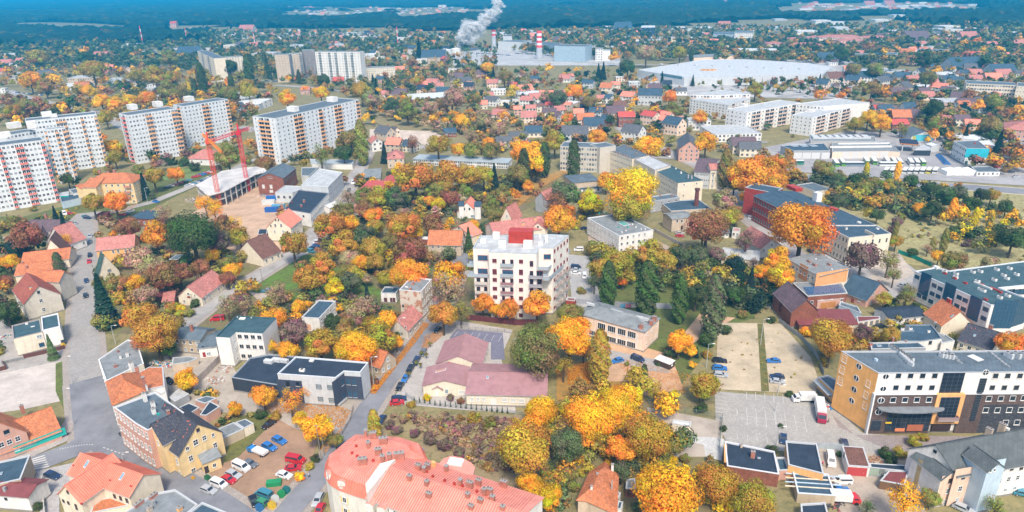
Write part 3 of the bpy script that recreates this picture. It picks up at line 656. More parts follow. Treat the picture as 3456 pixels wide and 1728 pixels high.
asp=mat('asphalt',(.20,.205,.225));asl=mat('asphalt',(.33,.315,.30));sett=mat('paving',(.38,.36,.34));pav=mat('paving',(.40,.36,.33));sand=mat('sand',(.50,.43,.36));sandw=mat('sand',(.56,.50,.45));dirt=mat('sand',(.36,.23,.15));leafy=mat('leafy',(.36,.20,.06))
KB=(.40,.35,.31)
sheet('garden_soil','O',[(190,640),(700,660),(1190,560),(1190,800),(1000,1010),(560,840),(250,840),(240,700)],mat('soil',(.18,.19,.06)))
sheet('garden_soil','O',[(900,380),(1280,400),(1430,480),(1250,560),(1190,640),(900,560),(850,520)],mat('soil',(.18,.19,.06)))
sheet('scrub_field','O',[(960,1045),(1320,1045),(1420,1120),(1420,1288),(1250,1230),(1060,1140),(1050,1090),(880,1100)],mat('meadow',(.36,.26,.17)))
sheet('meadow','O',[(2060,440),(2576,490),(2700,690),(2560,700),(2250,660),(2100,560)],mat('meadow',(.46,.42,.19)))
sheet('orchard_ground','O',[(1320,1000),(1830,1010),(1640,1040),(1650,1110),(1800,1160),(1830,1288),(1380,1288)],mat('soil',(.24,.22,.09)))
sheet('schoolyard_grass','O',[(1480,620),(1860,640),(1900,800),(1830,820),(1690,1000),(1520,960),(1500,800)],mat('grass',(.14,.18,.04)))
sheet('lawn','O',[(700,655),(780,640),(960,730),(955,760),(850,750),(740,760),(630,735)],mat('grass',(.13,.25,.03)))
sheet('allotment_ground','O',[(930,270),(1130,300),(1280,310),(1420,330),(1400,380),(1100,370),(940,365)],mat('meadow',(.30,.24,.12)))
sheet('sand_ground','O',[(930,325),(1090,330),(1125,350),(1080,365),(930,350)],mat('sand',(.62,.52,.43)))
sheet('building_site','O',[(560,500),(640,420),(700,480),(740,560),(720,640),(600,640),(430,560)],mat('sand',(.55,.38,.26)))
sheet('estate_lawn','O',[(0,545),(60,545),(215,505),(280,480),(470,420),(600,400),(560,440),(430,500),(300,570),(190,560),(0,590)],mat('grass',(.14,.17,.04)))
sheet('sports_pitch','O',[(375,450),(430,420),(520,425),(470,455)],mat('grass',(.22,.34,.10)))
sheet('gravel_yard','O',[(-60,870),(30,870),(160,880),(172,960),(186,1020),(150,1010),(60,1030),(-80,1050)],sandw)
sheet('verge','O',[(140,915),(168,905),(185,1020),(160,1030),(140,985)],mat('grass',(.16,.20,.04)))
sheet('yard','O',[(-60,790),(30,800),(40,880),(160,860),(170,905),(0,940),(-80,940)],mat('sand',(.40,.37,.34)))
sheet('yard','O',[(430,850),(560,880),(620,980),(750,1000),(940,1010),(870,1090),(740,1080),(600,1040),(430,1030),(400,930)],mat('sand',(.42,.37,.31)))
sheet('dirt_car_park','O',[(490,1225),(570,1160),(620,1080),(690,1050),(800,1110),(770,1200),(690,1288),(640,1310),(560,1270)],dirt)
sheet('back_garden','O',[(560,1060),(640,1040),(690,1060),(600,1150),(565,1165)],mat('grass',(.19,.18,.05)))
sheet('forecourt','O',[(985,1015),(1060,870),(1110,800),(1290,830),(1260,900),(1300,1040),(1140,1030)],mat('paving',(.48,.45,.42)))
sheet('car_park','O',[(1140,838),(1150,828),(1265,838),(1270,905),(1235,905),(1235,862),(1130,852)],mat('paving',(.20,.20,.27)))
sheet('dirt_yard','O',[(1490,840),(1680,890),(1760,790),(1850,800),(1780,840),(1690,900),(1720,980),(1600,1000),(1500,960)],mat('sand',(.56,.36,.22)))
sheet('leafy_ground','O',[(1400,930),(1500,900),(1530,960),(1600,960),(1620,1000),(1400,1010)],leafy)
sheet('paved_yard','O',[(1530,880),(1600,895),(1700,915),(1680,940),(1600,930),(1520,900)],mat('paving',(.42,.40,.38)))
sheet('overgrown_car_park','O',[(1806,812),(1965,815),(2040,900),(2062,965),(2050,992),(1800,980)],mat('sand',(.52,.43,.30)))
sheet('weed_strip','O',[(1905,815),(1920,815),(1935,985),(1915,985)],mat('grass',(.20,.17,.05)))
sheet('car_park_paving','O',[(1798,985),(1990,1000),(2070,1000),(2170,1090),(2330,1105),(2330,1150),(2120,1150),(1960,1135),(1835,1125),(1800,1060)],mat('paving',(.42,.40,.37)))
sheet('brick_paving','O',[(2090,1040),(2150,1095),(2576,1100),(2700,1130),(2300,1160),(2180,1110),(2110,1075)],mat('paving',(.33,.28,.27)))
sheet('fenced_lot','O',[(1628,1025),(1822,1062),(1812,1150),(1700,1150),(1640,1110)],mat('asphalt',(.38,.33,.28)))
sheet('concrete_path','O',[(1780,1100),(1822,1105),(1815,1160),(1775,1150),(1770,1120),(1730,1110),(1740,1100)],mat('paving',(.60,.60,.58)))
sheet('workshop_yard','O',[(2060,1130),(2290,1150),(2330,1290),(2120,1300),(2060,1180)],mat('sand',(.43,.36,.29)))
sheet('courtyard_paving','O',[(1425,640),(1480,645),(1520,780),(1440,770)],mat('paving',(.44,.43,.42)))
sheet('mill_yard','O',[(1480,590),(1640,600),(1850,700),(1800,720),(1640,660),(1480,650)],mat('sand',(.44,.34,.26)))
sheet('mill_forecourt','O',[(1990,640),(2250,640),(2330,700),(2250,760),(2080,700)],mat('paving',(.44,.42,.41)))
sheet('playground','O',[(2180,640),(2260,635),(2300,690),(2200,740)],mat('sand',(.48,.42,.36)))
sheet('depot_asphalt','O',[(1880,380),(2130,330),(2576,340),(2800,480),(2100,440),(1960,430)],mat('asphalt',(.31,.30,.30)))
sheet('works_yard','O',[(1140,120),(1560,130),(1560,165),(1140,165)],mat('asphalt',(.40,.40,.40)))
sheet('market_ground','O',[(1980,150),(2180,150),(2130,250),(1640,240),(1600,190)],mat('asphalt',(.40,.39,.38)))
sheet('path','O',[(625,735),(680,740),(690,770),(660,765)],sand)
sheet('courtyard','O',[(75,1190),(185,1165),(190,1200),(150,1240),(150,1300),(100,1300),(100,1230),(60,1215)],mat('paving',(.46,.44,.43)))
sheet('pavement_apron','O',[(0,1160),(60,1130),(140,1090),(180,1040),(190,1060),(170,1110),(60,1160),(0,1180)],mat('paving',(.46,.41,.38)))
strip('street','O',[(225,535,9),(205,560,12),(212,600,9),(214,700,9),(212,800,9),(214,900,9.5),(222,960,10)],8.5,sett,kerb=KB)
strip('street','O',[(222,955,10.5),(232,1010,11),(262,1075,15),(320,1140,10),(400,1185,8),(480,1228,7.5),(560,1275,7),(640,1330,7)],8,asp,kerb=KB)
strip('street','O',[(280,1080,11),(190,1130,8.5),(110,1160,8),(0,1200,8),(-90,1240,8)],8,asp)
strip('street','O',[(690,1330),(770,1235),(860,1130),(905,1060),(965,970),(1035,880),(1090,812),(1130,740),(1160,660),(1200,590)],6.6,asp,kerb=KB)
strip('street','O',[(455,825),(560,745),(640,700),(722,650),(790,590),(850,520),(880,470),(905,425),(930,375)],7,asl,kerb=KB)
strip('lane','O',[(722,650),(760,640),(800,600),(830,560)],5,asl)
strip('leaf_covered_avenue','O',[(1215,590),(1290,515),(1345,470),(1400,440),(1450,425)],9,mat('leafy',(.50,.28,.11)))
strip('street','O',[(1560,320),(1600,345),(1660,375),(1720,400),(1790,432),(1830,480),(1880,545),(1960,610),(2010,650)],8.5,asl,kerb=KB)
strip('street','O',[(1720,400),(1640,395),(1600,375)],7,asl)
strip('main_road','O',[(1800,430),(1960,441),(2100,452),(2300,462),(2440,472),(2576,482),(2760,500)],12,asp,kerb=(.55,.48,.36))
strip('main_road','O',[(600,320),(760,340),(900,350),(1000,368),(1100,372),(1200,372)],9,asl,kerb=KB)
strip('road','O',[(20,228),(60,243),(130,260),(250,285),(330,330)],11,asl)
strip('road','O',[(230,545),(300,530),(380,510),(480,470),(560,440),(640,400)],6.5,asl)
strip('road','O',[(0,602),(80,585),(190,562)],2.2,mat('paving',(.45,.40,.34)))
strip('railway_bed','O',[(2060,250),(2200,262),(2350,285),(2576,310),(2800,330)],22,mat('asphalt',(.20,.16,.14)))
strip('road','O',[(1300,150),(1600,163),(1900,165),(2100,180),(2200,230)],9,asl)
strip('road','O',[(2100,150),(2120,185),(2080,230),(1960,245)],10,asl)
strip('road','O',[(600,225),(700,215),(800,222),(900,235),(1000,215),(1100,205)],10,asl)
strip('road','O',[(1480,320),(1500,290),(1530,260),(1540,220)],6,asl)
ry=M();rm_=mat('metal',(.22,.17,.15));rq=[Vector(G2('O',u,v))for u,v in[(2060,250),(2200,262),(2350,285),(2576,310),(2800,330)]]
for k in(-7.5,-6,-2,-.5,3.5,5):
 for i in range(4):
  d=(rq[i+1]-rq[i]).normalized();n=Vector((-d.y,d.x))*k;ry.bar((*(rq[i]+n),.3),(*(rq[i+1]+n),.3),.16,rm_)
struct('railway_track',ry)
wp=mat('plaster',(.62,.61,.58));mk=M()
def dash(t,a,b_,w,z=.2):
 p,q=Vector(G2(t,*a)),Vector(G2(t,*b_));d=(q-p).normalized();n=Vector((-d.y,d.x))*w/2;mk.face([(*(p-n),z),(*(q-n),z),(*(q+n),z),(*(p+n),z)],wp)
struct_mk=[]
for i in range(6):dash('30',(268+i*5,770+i*17),(452+i*9,712+i*22),.55)
for i in range(13):
 u=600+i*27;v=650-46*math.sin(min(1,i/11)*1.45);dash('30',(u,v),(u+13,v-3),.35)
for i in range(6):dash('30',(1040+i*38,632+i*13),(1058+i*38,639+i*13),.3)
for i in range(8):dash('12' if 0 else '11',(985+i*12,340),(990+i*12,322),.5)
for i in range(4):
 dash('32',(2360+i*92,235+i*12),(2368+i*96,405+i*14),.14)
for i in range(4):dash('33',(70+i*96,275+i*12),(90+i*100,440+i*14),.14)
dash('32',(2370,320),(2960,390),.14)
for i in range(6):dash('32',(2265+i*98,500+i*9),(2272+i*100,560+i*9),.14)
for i in range(7):dash('32',(2355+i*92,70+i*7),(2362+i*92,150+i*8),.14)
for i in range(6):dash('32',(2040,75+i*38),(2165,92+i*40),.14)
for i in range(9):dash('21',(2040+i*72,650+i*8),(1995+i*74,705+i*9),.12)
dash('32',(2262,245),(2268,305),.2)
for i in range(9):dash('22',(2070+i*2,940+i*40),(2200,955+i*42),.1)
for i in range(14):dash('13',(1700+i*70,340+i*7.2),(1735+i*70,343+i*7.2),.2)
mk.build('road_markings',kind='structure')
_,v_=B('terraced_house','pink house with orange tile roof and teal painted ground floor by the junction',[
 V('30',[(-260,790),(605,455)],(1,612,548),'gx',4.8,'pink','orange tile',d=11.5,win={0:0,1:0},it=[('ch',228,250,1.0,.7,1.6),('sign',0,205,634,21.5,2.3,(.03,.42,.36),'teal_wall'),('sign',0,200,636,7.5,1.2,(.45,.75,.72),'spray_paint'),('sign',0,90,680,5,1.0,(.55,.80,.78),'spray_paint')]),
 V('30',[(-300,690),(262,465)],6.3,'gy',(-20,318),'pink','orange tile',d=9,win={0:0,1:0},it=[('w',0,65,470,1.3,1.2,'dark','dark',(1,1)),('w',0,178,538,1.2,1.5,'white','dark',(2,2)),('w',0,95,570,1.2,1.5,'white','dark',(2,2)),('w',0,14,600,1.2,1.5,'white','dark',(2,2))])])
lm(v_[0],'the pink house with the teal wall')
B('townhouse','flat dark roofed house cut by the frame beside the zebra crossing',[V('30',[(-300,1060),(205,945),(150,735)],6.0,'flat',wc='beige',rc='blue',win={0:(3,1),1:0},it=[('sk',5,895,1,1)])])
B('small_house','low white house with maroon tile roof and arched doorway in the corner',[V('30',[(-200,1085),(276,1125)],4.6,'gx',(262,1045),'white','maroon',d=6,win={0:0,1:0},it=[('w',0,60,1145,.8,.8,'dark','dark',(1,1)),('ch',55,1070,.5,.5,1.2,'grey'),('door',0,45,1265,2.2,1.8,(.12,.05,.05))])])
_,v_=B('cream_house','cream house with salmon metal roof, two roof windows and a projecting wing',[
 V('30',[(682,888),(1300,1116)],6.6,'gx',(1425,905),'cream','salmon metal',d=8.5,seams=.55,win={0:0,1:0,3:0},it=[('sk',872,800,.8,1.5),('sk',1228,925,.8,1.5),('bx',742,812,.6,.3,.3,'red','snow_guard'),('bx',1110,962,.6,.3,.3,'red','snow_guard'),('bx',1320,1020,.7,.3,.3,'red','snow_guard'),('w',0,1155,1118,.9,1.3,'brown','dark',(2,1)),('w',0,1215,1138,.9,1.3,'brown','dark',(2,1)),('w',0,1278,1162,.9,1.3,'brown','dark',(2,1))]),
 V('30',[(588,1090),(815,1178)],6.58,'gy',(655,1010),'cream','salmon metal',d=12,seams=.55,win={0:0,1:0,3:0},it=[('w',0,682,1075,.8,1.1,'brown','dark',(1,1)),('w',0,640,1165,.8,1.0,'brown','dark',(1,1)),('w',0,690,1185,.8,1.0,'brown','dark',(1,1)),('w',0,768,1225,.8,1.7,'brown','dark',(1,2)),('bx',790,1098,.5,.3,.3,'red','snow_guard')]),
 V('30',[(905,1290),(1285,1212),(1095,1135)],3.4,'flat',wc='cream',rc=('orange tile'),win={},par=0)])
lm(v_[0],'the cream house with the salmon roof')
B('corner_building','grey felt roofed building with brick chimneys at the bottom edge beside the cream house',[
 V('30',[(1200,1330),(1300,1250),(1560,1085),(1760,1050),(1990,1200),(1870,1300)],8.5,'flat',wc='beige',rc='grey',win={},it=[('ch',1400,1205,2.2,.7,.7),('ch',1545,1125,1.8,.7,.7),('ch',1508,1260,1.0,.9,.9,'tan'),('ch',1810,1255,1.0,.9,.7,'orange'),('ch',1550,1210,.6,.6,1.2,'grey')]),
 V('30',[(1860,1300),(2035,1178),(2400,1330)],9.2,'flat',wc='beige',rc='blue',win={})])
_,v_=B('tenement_building','three storey pink facade tenement with blue grey flat roof on the street bend',[
 V('30',[(1145,222),(1250,300),(1360,385),(1482,455),(1850,275),(1560,68)],(3,1580,862),'flat',wc='pink',rc='bitumen',pc=(.60,.62,.64),win={0:(3,3),1:(3,3),2:(3,3),3:0,4:0},ws='tall',it=[('ch',1465,160,1.0,.8,2.6,'white'),('ch',1545,218,1.0,.8,1.5,'white'),('ch',1552,285,1.0,.8,1.6,'white'),('bx',1620,75,2.4,1.2,.7,'white','roof_hatch'),('bx',1595,295,1.0,.5,.3,'teal','vent')])])
lm(v_[0],'the pink tenement on the bend')
_,v_=B('yellow_house','yellow plastered house with patched dark tile roof and two gables',[
 V('30',[(1490,478),(1800,702),(2228,468)],(1,1845,945),'gx',(1968,392),'yellow','slate',win={0:0,1:0},it=[
  ('w',1,1992,452,.9,1.1,'brown','dark',(1,1)),('w',1,2055,530,1.1,1.5,'white','dark',(2,2)),('w',1,1968,575,1.3,1.7,'white','dark',(2,2)),('w',1,1885,638,.9,1.2,'white','dark',(2,1)),('w',1,2142,500,.8,1.1,'white','dark',(2,1)),
  ('w',1,2165,605,1.1,1.7,'white','dark',(2,2)),('w',1,2055,690,1.0,1.5,'white','dark',(2,2)),('w',1,1920,735,1.1,1.7,'white','dark',(2,2)),('w',1,1948,860,1.2,1.6,'white','dark',(2,2)),
  ('w',0,1572,680,1.0,1.9,'white','dark',(2,2)),('w',0,1622,702,1.0,1.9,'white','dark',(2,2)),('w',0,1722,748,1.0,1.9,'white','dark',(2,2)),('w',0,1785,768,1.0,1.9,'white','dark',(2,2)),
  ('w',0,1605,805,1.0,1.7,'white','dark',(2,2)),('w',0,1655,830,1.0,1.7,'white','dark',(2,2)),('w',0,1755,870,1.0,1.7,'white','dark',(2,2)),('w',0,1815,890,1.0,1.7,'white','dark',(2,2)),('ch',1700,300,.9,.6,1.4)]),
 V('30',[(1488,480),(1640,590)],9.6,'gy',(1518,395),'yellow','slate',d=6,win={0:0,1:0,3:0},it=[('w',0,1540,555,.9,1.5,'white','dark',(2,1)),('w',0,1592,580,.9,1.5,'white','dark',(2,1))]),
 V('30',[(2045,785),(2212,715),(2150,690)],3.6,'shed',.8,'yellow','grey',win={},it=[('door',0,2080,850,1.0,2.1,(.05,.04,.04)),('w',0,2158,805,.9,1.2,'white','dark',(2,1))])],cat='house')
lm(v_[0],'the yellow gabled house')
_,v_=B('tiled_house','house with patchy orange clay tile hip roof and white side wall beside the setts street',[
 V('20',[(1135,1383),(1455,1245),(1385,1065),(1072,1160)],8.3,'hip',3.2,'cream','orange tile',win={0:0,3:(5,3)},it=[('ch',1455,1190,.8,.8,2.6),('ch',1475,1215,.4,.4,.8,'white')]),
 V('20',[(1460,1240),(1655,1200),(1640,1012),(1500,1010),(1390,1070)],7.8,'flat',wc='white',rc='orange tile',win={},par=0,it=[('ch',1384,1060,.9,.7,1.8)])])
lm(v_[0],'the patchy orange tile roof')
_,v_=B('flat_roofed_house','angled building with grey felt roof, white edging and small chimneys along the setts street',[
 V('20',[(1065,1150),(1290,1042),(1445,975),(1375,745),(1285,735),(990,935)],7.5,'flat',wc='cream',rc='grey',pc=(.7,.71,.72),win={0:0,5:(6,2)},it=[('ch',1165,1010,.9,.7,.9),('ch',1285,905,.7,.6,1.4,'white'),('ch',1215,925,.5,.5,1.2,'white'),('ch',1190,860,.5,.5,.8),('ch',1330,1030,1.1,1.1,2.4,'white'),('bx',1285,1015,.8,.6,.6,'grey','satellite_dish')])])
lm(v_[0],'the angled felt roofed building')
_,v_=B('derelict_tenement','tall beige tenement with stained gable and half collapsed orange roof',[
 V('20',[(128,232),(240,372),(600,268)],(1,288,545),'gx',(378,195),'dirty','red tile',win={0:(3,3),1:0},it=[('w',1,388,258,1.1,1.5,'none','dark',(1,1)),('w',1,412,342,1.1,1.5,'white','dark',(2,2)),('w',1,440,432,1.1,1.6,'white','dark',(2,2)),('ch',310,225,.8,.8,.6,'orange'),('ch',560,165,.4,.4,1.2,'white')]),
 V('20',[(240,130),(590,150),(590,70)],8.8,'gx',2.8,'dirty','orange tile',win={})])
lm(v_[0],'the beige derelict tenement')
_,v_=B('white_house','white rendered house with teal grey flat roof and raised street end',[
 V('20',[(130,705),(425,655),(400,525)],(0,155,890),'flat',wc='cream',rc='teal',win={0:0},pc=(.35,.32,.3),it=[('w',0,395,702,1.6,1.3,'white','pale',(2,1)),('w',0,420,785,1.6,1.5,'dark','blue',(2,1)),('bx',270,580,.8,.5,.5,'white','vent'),('bx',330,603,1.2,.3,.2,'white','vent')]),
 V('20',[(425,625),(602,600),(582,468)],(1,650,785),'flat',wc='white',rc='teal',win={0:0},pc=(.72,.73,.75),it=[('door',0,640,760,1.5,2.0,(.05,.06,.08))])])
lm(v_[0],'the white house with teal roof')
_,v_=B('old_row_house','old beige row house with blue grey roof and red chimney',[
 V('20',[(1745,716),(2010,740),(2150,622)],(1,2015,893),'gx',1.6,'beige','bitumen',win={0:(4,2),1:0},it=[('ch',1935,650,.9,.7,2.6)]),
 V('20',[(2010,785),(2178,797),(2235,640)],(0,2020,890),'gx',1.5,'white','bitumen',win={0:0,1:0},it=[('w',0,2040,805,.6,.6,'dark','dark',(1,1)),('w',0,2138,808,.6,.6,'dark','dark',(1,1)),('door',0,2055,885,.9,1.8,(.3,.03,.03)),('w',0,2100,875,1.4,1.2,'white','pale',(2,1))])])
lm(v_[0],'the old beige row house')
_,v_=B('apartment_house','white modern three storey block with teal roof above the builders yard',[
 V('20',[(2170,702),(2310,710),(2372,655),(2636,668),(2780,515),(2380,495)],(0,2230,1000),'flat',wc='white',rc='teal',pc=(.05,.11,.13),win={0:0,1:(1,3,'small'),2:(4,3,'modern'),3:0},par=.2,it=[('bx',2440,525,2.0,1.2,.35,'white','roof_hatch'),('bx',2390,510,.3,.3,.3,'white','vent'),('bx',2530,515,.3,.3,.3,'white','vent'),('bx',2280,600,.3,.3,.3,'white','vent')])])
lm(v_[0],'the white block with teal roof')
_,v_=B('clinic_building','modern grey and dark blue flat roofed block with glass corner recess',[
 V('21',[(215,1078),(800,1118),(885,1052),(1050,1062),(1130,963),(402,903)],(1,845,1411),'flat',wc='lightgrey',rc='dark',pc=(.62,.66,.70),win={0:0,1:0,2:0,3:0},it=[('bx',465,1050,1.6,.9,.7,'white','air_conditioner'),('bx',560,950,1.4,.9,.35,'white','roof_hatch'),
  ('panel',0,350,1260,8.0,8.2,(.055,.07,.11)),('w',0,632,1208,1.7,1.5,'dark','pale',(1,2)),('w',0,745,1215,1.7,1.5,'dark','pale',(1,2)),('w',0,650,1332,1.7,1.5,'dark','pale',(1,2)),('w',0,760,1345,1.7,1.5,'dark','pale',(1,2)),('w',0,320,1180,1.2,2.0,'dark','dark',(1,1)),('w',0,420,1180,1.2,1.5,'dark','dark',(1,1)),('w',0,320,1310,1.2,1.6,'dark','dark',(1,1)),
  ('panel',1,850,1230,6.4,8.2,(.06,.075,.115)),('panel',2,960,1220,7.0,8.2,(.06,.075,.115)),('w',1,870,1165,.9,2.0,'blue','blue',(1,1)),('w',1,885,1300,.9,2.0,'blue','blue',(1,1)),('w',2,930,1155,1.2,2.2,'blue','blue',(1,2)),('w',2,988,1160,1.2,2.2,'blue','blue',(1,2)),('w',2,945,1280,1.2,2.2,'blue','blue',(1,2)),('w',2,1000,1285,1.2,2.2,'blue','blue',(1,2))]),
 V('21',[(-246,1115),(215,1190),(402,903),(130,880),(-56,915)],5.0,'flat',wc='anthracite',rc='dark',pc=(.3,.33,.37),win={},it=[('bx',130,965,3.0,1.4,1.0,'lightgrey','air_duct'),('bx',210,950,3.0,1.4,1.0,'lightgrey','air_duct'),('bx',290,960,2.5,1.2,1.0,'lightgrey','air_duct'),('w',0,40,1250,1.2,2.0,'dark','dark',(1,1))])],cat='clinic')
lm(v_[0],'the dark blue modern block')
B('garden_house','small house with pink tin roof among garden sheds',[V('20',[(1640,335),(1745,340),(1765,265)],3.0,'shed',.9,'pink','pink',win={},it=[('w',0,1690,365,1.2,1.0,'red','dark',(1,1))]),V('20',[(1560,300),(1640,300),(1650,250)],2.6,'shed',.4,'wood','maroon',win={})])
_,v_=B('old_cottage','beige cottage with two tone pink and brown tile roof beside the diagonal street',[V('20',[(1790,297),(2027,310),(2262,140)],(1,2045,400),'gy',(1885,202),'cream','pink',win={0:0,1:(5,1)},it=[('w',0,1895,275,1.0,1.2,'white','dark',(2,1)),('w',0,1856,350,.9,1.3,'white','dark',(2,2)),('w',0,1960,290,.6,.9,'white','dark',(1,1)),('panel',0,1900,308,1.4,.8,(.3,.04,.02),'balcony'),('sk',2010,180,.4,.5),('sk',2085,215,.4,.5),('sk',2050,205,.4,.5),('ch',1985,112,.6,.6,1.0)])])
lm(v_[0],'the pink roofed cottage')
_,v_=B('workshop_building','small two storey house with flat blue grey roof and peeling peach wall among gardens',[V('21',[(470,497),(635,520),(802,345)],(0,490,645),'flat',wc='white',rc='blue',pc=(.6,.6,.6),win={0:0,1:(4,2)},it=[('panel',0,515,610,3.0,2.4,(.72,.42,.27)),('ch',535,440,.5,.5,.5,'white'),('ch',610,355,.5,.5,.5,'white'),('ch',765,340,.4,.4,.5,'white')])])
_,v_=B('brick_tenement','tall tenement with bare brick patches on its white gable end',[
 V('21',[(1408,268),(1660,252),(1768,125)],(1,1690,525),'flat',wc='patchy',rc='grey',pc=(.65,.66,.68),win={0:0,1:(6,3,'tall')},it=[('ch',1555,240,.8,.8,1.2),('ch',1580,180,.8,.8,1.2),('ch',1605,135,.8,.8,.8),('w',0,1480,395,.6,1.2,'dark','dark',(1,1)),('bx',1515,205,1.2,.5,.2,'white','roof_hatch')]),
 V('21',[(1255,264),(1408,268),(1440,205)],(0,1265,365),'flat',wc='white',rc='blue',win={0:0},it=[('door',0,1305,340,1.3,2.3,(.1,.03,.03)),('door',0,1362,340,1.0,2.3,(.1,.03,.03)),('door',0,1390,340,1.0,2.3,(.1,.03,.03)),('sk',1375,220,.6,.6)])])
lm(v_[0],'the patchy brick tenement')
_,v_=B('red_roofed_house','old white house with steep red roof below the patchy brick tenement',[V('21',[(1392,545),(1525,640),(1668,490)],(1,1535,728),'gy',3.6,'dirty','pink',win={0:0,1:(3,1)},it=[('w',0,1505,610,.8,1.1,'white','dark',(2,1)),('ch',1475,400,.4,.4,.8)])])
_,v_=B('roadside_house','beige house with orange roof half hidden by a golden tree',[V('21',[(800,855),(1250,1015),(1335,888)],(1,1262,1112),'gx',(1310,860),'beige','orange tile',win={0:(5,1),1:(3,1)})])
_,v_=B('parish_hall','cream single storey hall with purple ribbed roof and small gabled porch',[
 V('21',[(1815,972),(2268,990),(2362,768)],3.6,'gy',(2027,897),'cream','purple',win={0:0,1:(4,1)},seams=0,it=[('w',1,2310,900,.8,1.2,'white','dark',(2,1))]),
 V('21',[(1680,1196),(2115,1192),(2300,1010)],(0,1702,1303),'gy',(1915,1140),'cream','purple',win={0:0,1:0},it=[('w',0,1918,1255,1.1,1.6,'white','pale',(1,1)),('w',0,2075,1265,2.2,1.3,'white','shut',(1,1)),('bx',1945,970,.3,.3,.4,'red','vent'),('door',0,1830,1270,1.2,2.1,(.75,.74,.7)),('sk',1860,1050,3.4,1.2,mat('metal',(.6,.28,.2)))]),
 V('21',[(2115,1279),(2920,1300)],(0,2125,1398),'gx',2.2,'cream','purple',d=17,win={0:0},it=[('w',0,2175+i*58,1335,1.0,1.3,'white','shut',(1,1))for i in range(3)]+[('door',0,2390,1360,1.8,2.0,(.72,.71,.68)),('w',0,2505,1340,1.7,1.3,'white','shut',(1,1)),('w',0,2590,1345,1.7,1.3,'white','shut',(1,1)),('w',0,2670,1350,1.7,1.3,'white','shut',(1,1)),('sk',2330,1118,.7,1.0)]),
 V('21',[(1785,1225),(1870,1230),(1876,1195)],2.7,'gy',.8,'cream','purple',win={})],cat='hall')
lm(v_[1],'the purple roofed hall')
K=[]
for(u,v,w,h,f,gl,ml)in[(232,498,3.6,2.2,'red','blue',(2,1))]:K.append(('w',0,u,v,w,h,f,gl,ml))
def kw(s,u,v,w,h,gl='wine',ml=(2,1)):return('w',s,u,v,w,h,'red',gl,ml)
kit=[('bx',240,345,2.2,1.8,1.4,'white','vent_shaft'),('bx',368,300,2.6,1.6,2.2,'white','vent_shaft'),('bx',428,385,2.7,1.6,2.1,'white','vent_shaft'),('bx',680,395,3.2,1.8,2.6,'white','vent_shaft'),('bx',612,335,8.8,4.4,4.6,'red','stair_tower'),('bx',612,265,9.0,4.6,.5,'lightgrey','tower_cap'),('bx',862,340,1.1,1.0,2.6,'white','vent_shaft'),('bx',805,370,1.6,1.2,1.0,'white','vent_shaft'),('bx',800,300,.8,.6,1.4,'white','vent_shaft')]
for r,(va,vb,vc)in enumerate([(527,540,535),(635,645,640),(715,727,725),(802,815,812),(885,900,898),(970,985,982),(1050,1070,1065)]):
 kit+=[kw(2,348+r*1.5,va,1.6 if r else 1.6,1.5 if r != 1 else 2.1),kw(2,610,vc,1.5,1.5 if r != 1 else 2.1)]
 if r<5:
  kit+=[kw(2,438 if r != 1 else 480,va+15,1.1 if r != 1 else 3.9,2.1,'dark',(1,1)if r != 1 else(3,1)),kw(2,520,va+15,1.2,2.1,'dark',(1,1))]if r != 1 else[kw(2,480,va+8,4.0,2.1,'blue',(3,1))]
  kit+=[kw(2,714,va+30 if r==0 else va+20,1.3,2.2,'dark',(1,1))]+([]if r==0 else[kw(2,795,va+20,1.7 if r>1 else 2.3,2.2,'dark',(1 if r>1 else 2,1))])
  kit+=[kw(0,190,va+5,1.4,2.0,'dark',(1,1)),kw(0,262,va+5,1.3,2.0,'dark',(1,1))]if r>1 else[kw(0,232,va-28 if r==0 else va-5,3.7,2.1,'blue',(2,1))]
  kit+=[('bal',2,473,[578,678,762,850,935][r],4.6,(.33,.38,.42)if r<2 else(.30,.16,.17),1.0 if r else 1.0)]
  if r:kit.append(('bal',2,755,[0,690,775,862,948][r],4.6,(.30,.30,.34),1.4))
  if r>1:kit.append(('bal',0,222,[0,0,755,845,930][r],4.6,(.55,.50,.44),1.0))
R_,cv=B('residential_block','cream seven storey apartment block with red stair tower on its flat roof',[
 V('K',[(135,402),(305,408),(292,440),(762,458),(788,402),(925,402),(1083,275),(878,265),(210,280)],(2,304,1098),'flat',wc='warmwhite',rc='lightroof',pc=(.42,.47,.52),win={0:0,1:0,2:0,3:0,4:0,5:(5,7,'red')},it=kit+[('w',4,870,487,2.6,1.9,'red','blue',(2,1))])],cat='apartment block')
lm(cv[0],'the cream block with the red stair tower')
v=cv[0]
def ledge(nm,pts,z,rail=(.36,.42,.47)):
 q=[G2('K',*p,z)for p in pts];m=M();q=q if area2(q)>0 else q[::-1];m.prism(q,z-.25,z,mat('plain',(.42,.42,.43)),True)
 mm=mat('plain',rail,.4);n=len(q)
 for i in range(n-1):m.bar((*q[i],z+1.05),(*q[i+1],z+1.05),.07,mm);m.prism([q[i],q[i+1],(q[i+1][0]+.03,q[i+1][1]+.05),(q[i][0]+.03,q[i][1]+.05)],z,z+1.0,mm)
 m.build(nm,R_,R_.location)
ledge('terrace',[(75,580),(290,588),(290,560),(100,555)],18.8);ledge('terrace',[(80,680),(290,688),(290,662),(100,655)],15.6)
ledge('terrace',[(678,612),(880,616),(1098,440),(1060,425),(880,560),(700,570)],19.2);ledge('terrace',[(678,714),(884,718),(1030,590),(1000,580),(870,680),(700,680)],15.9)
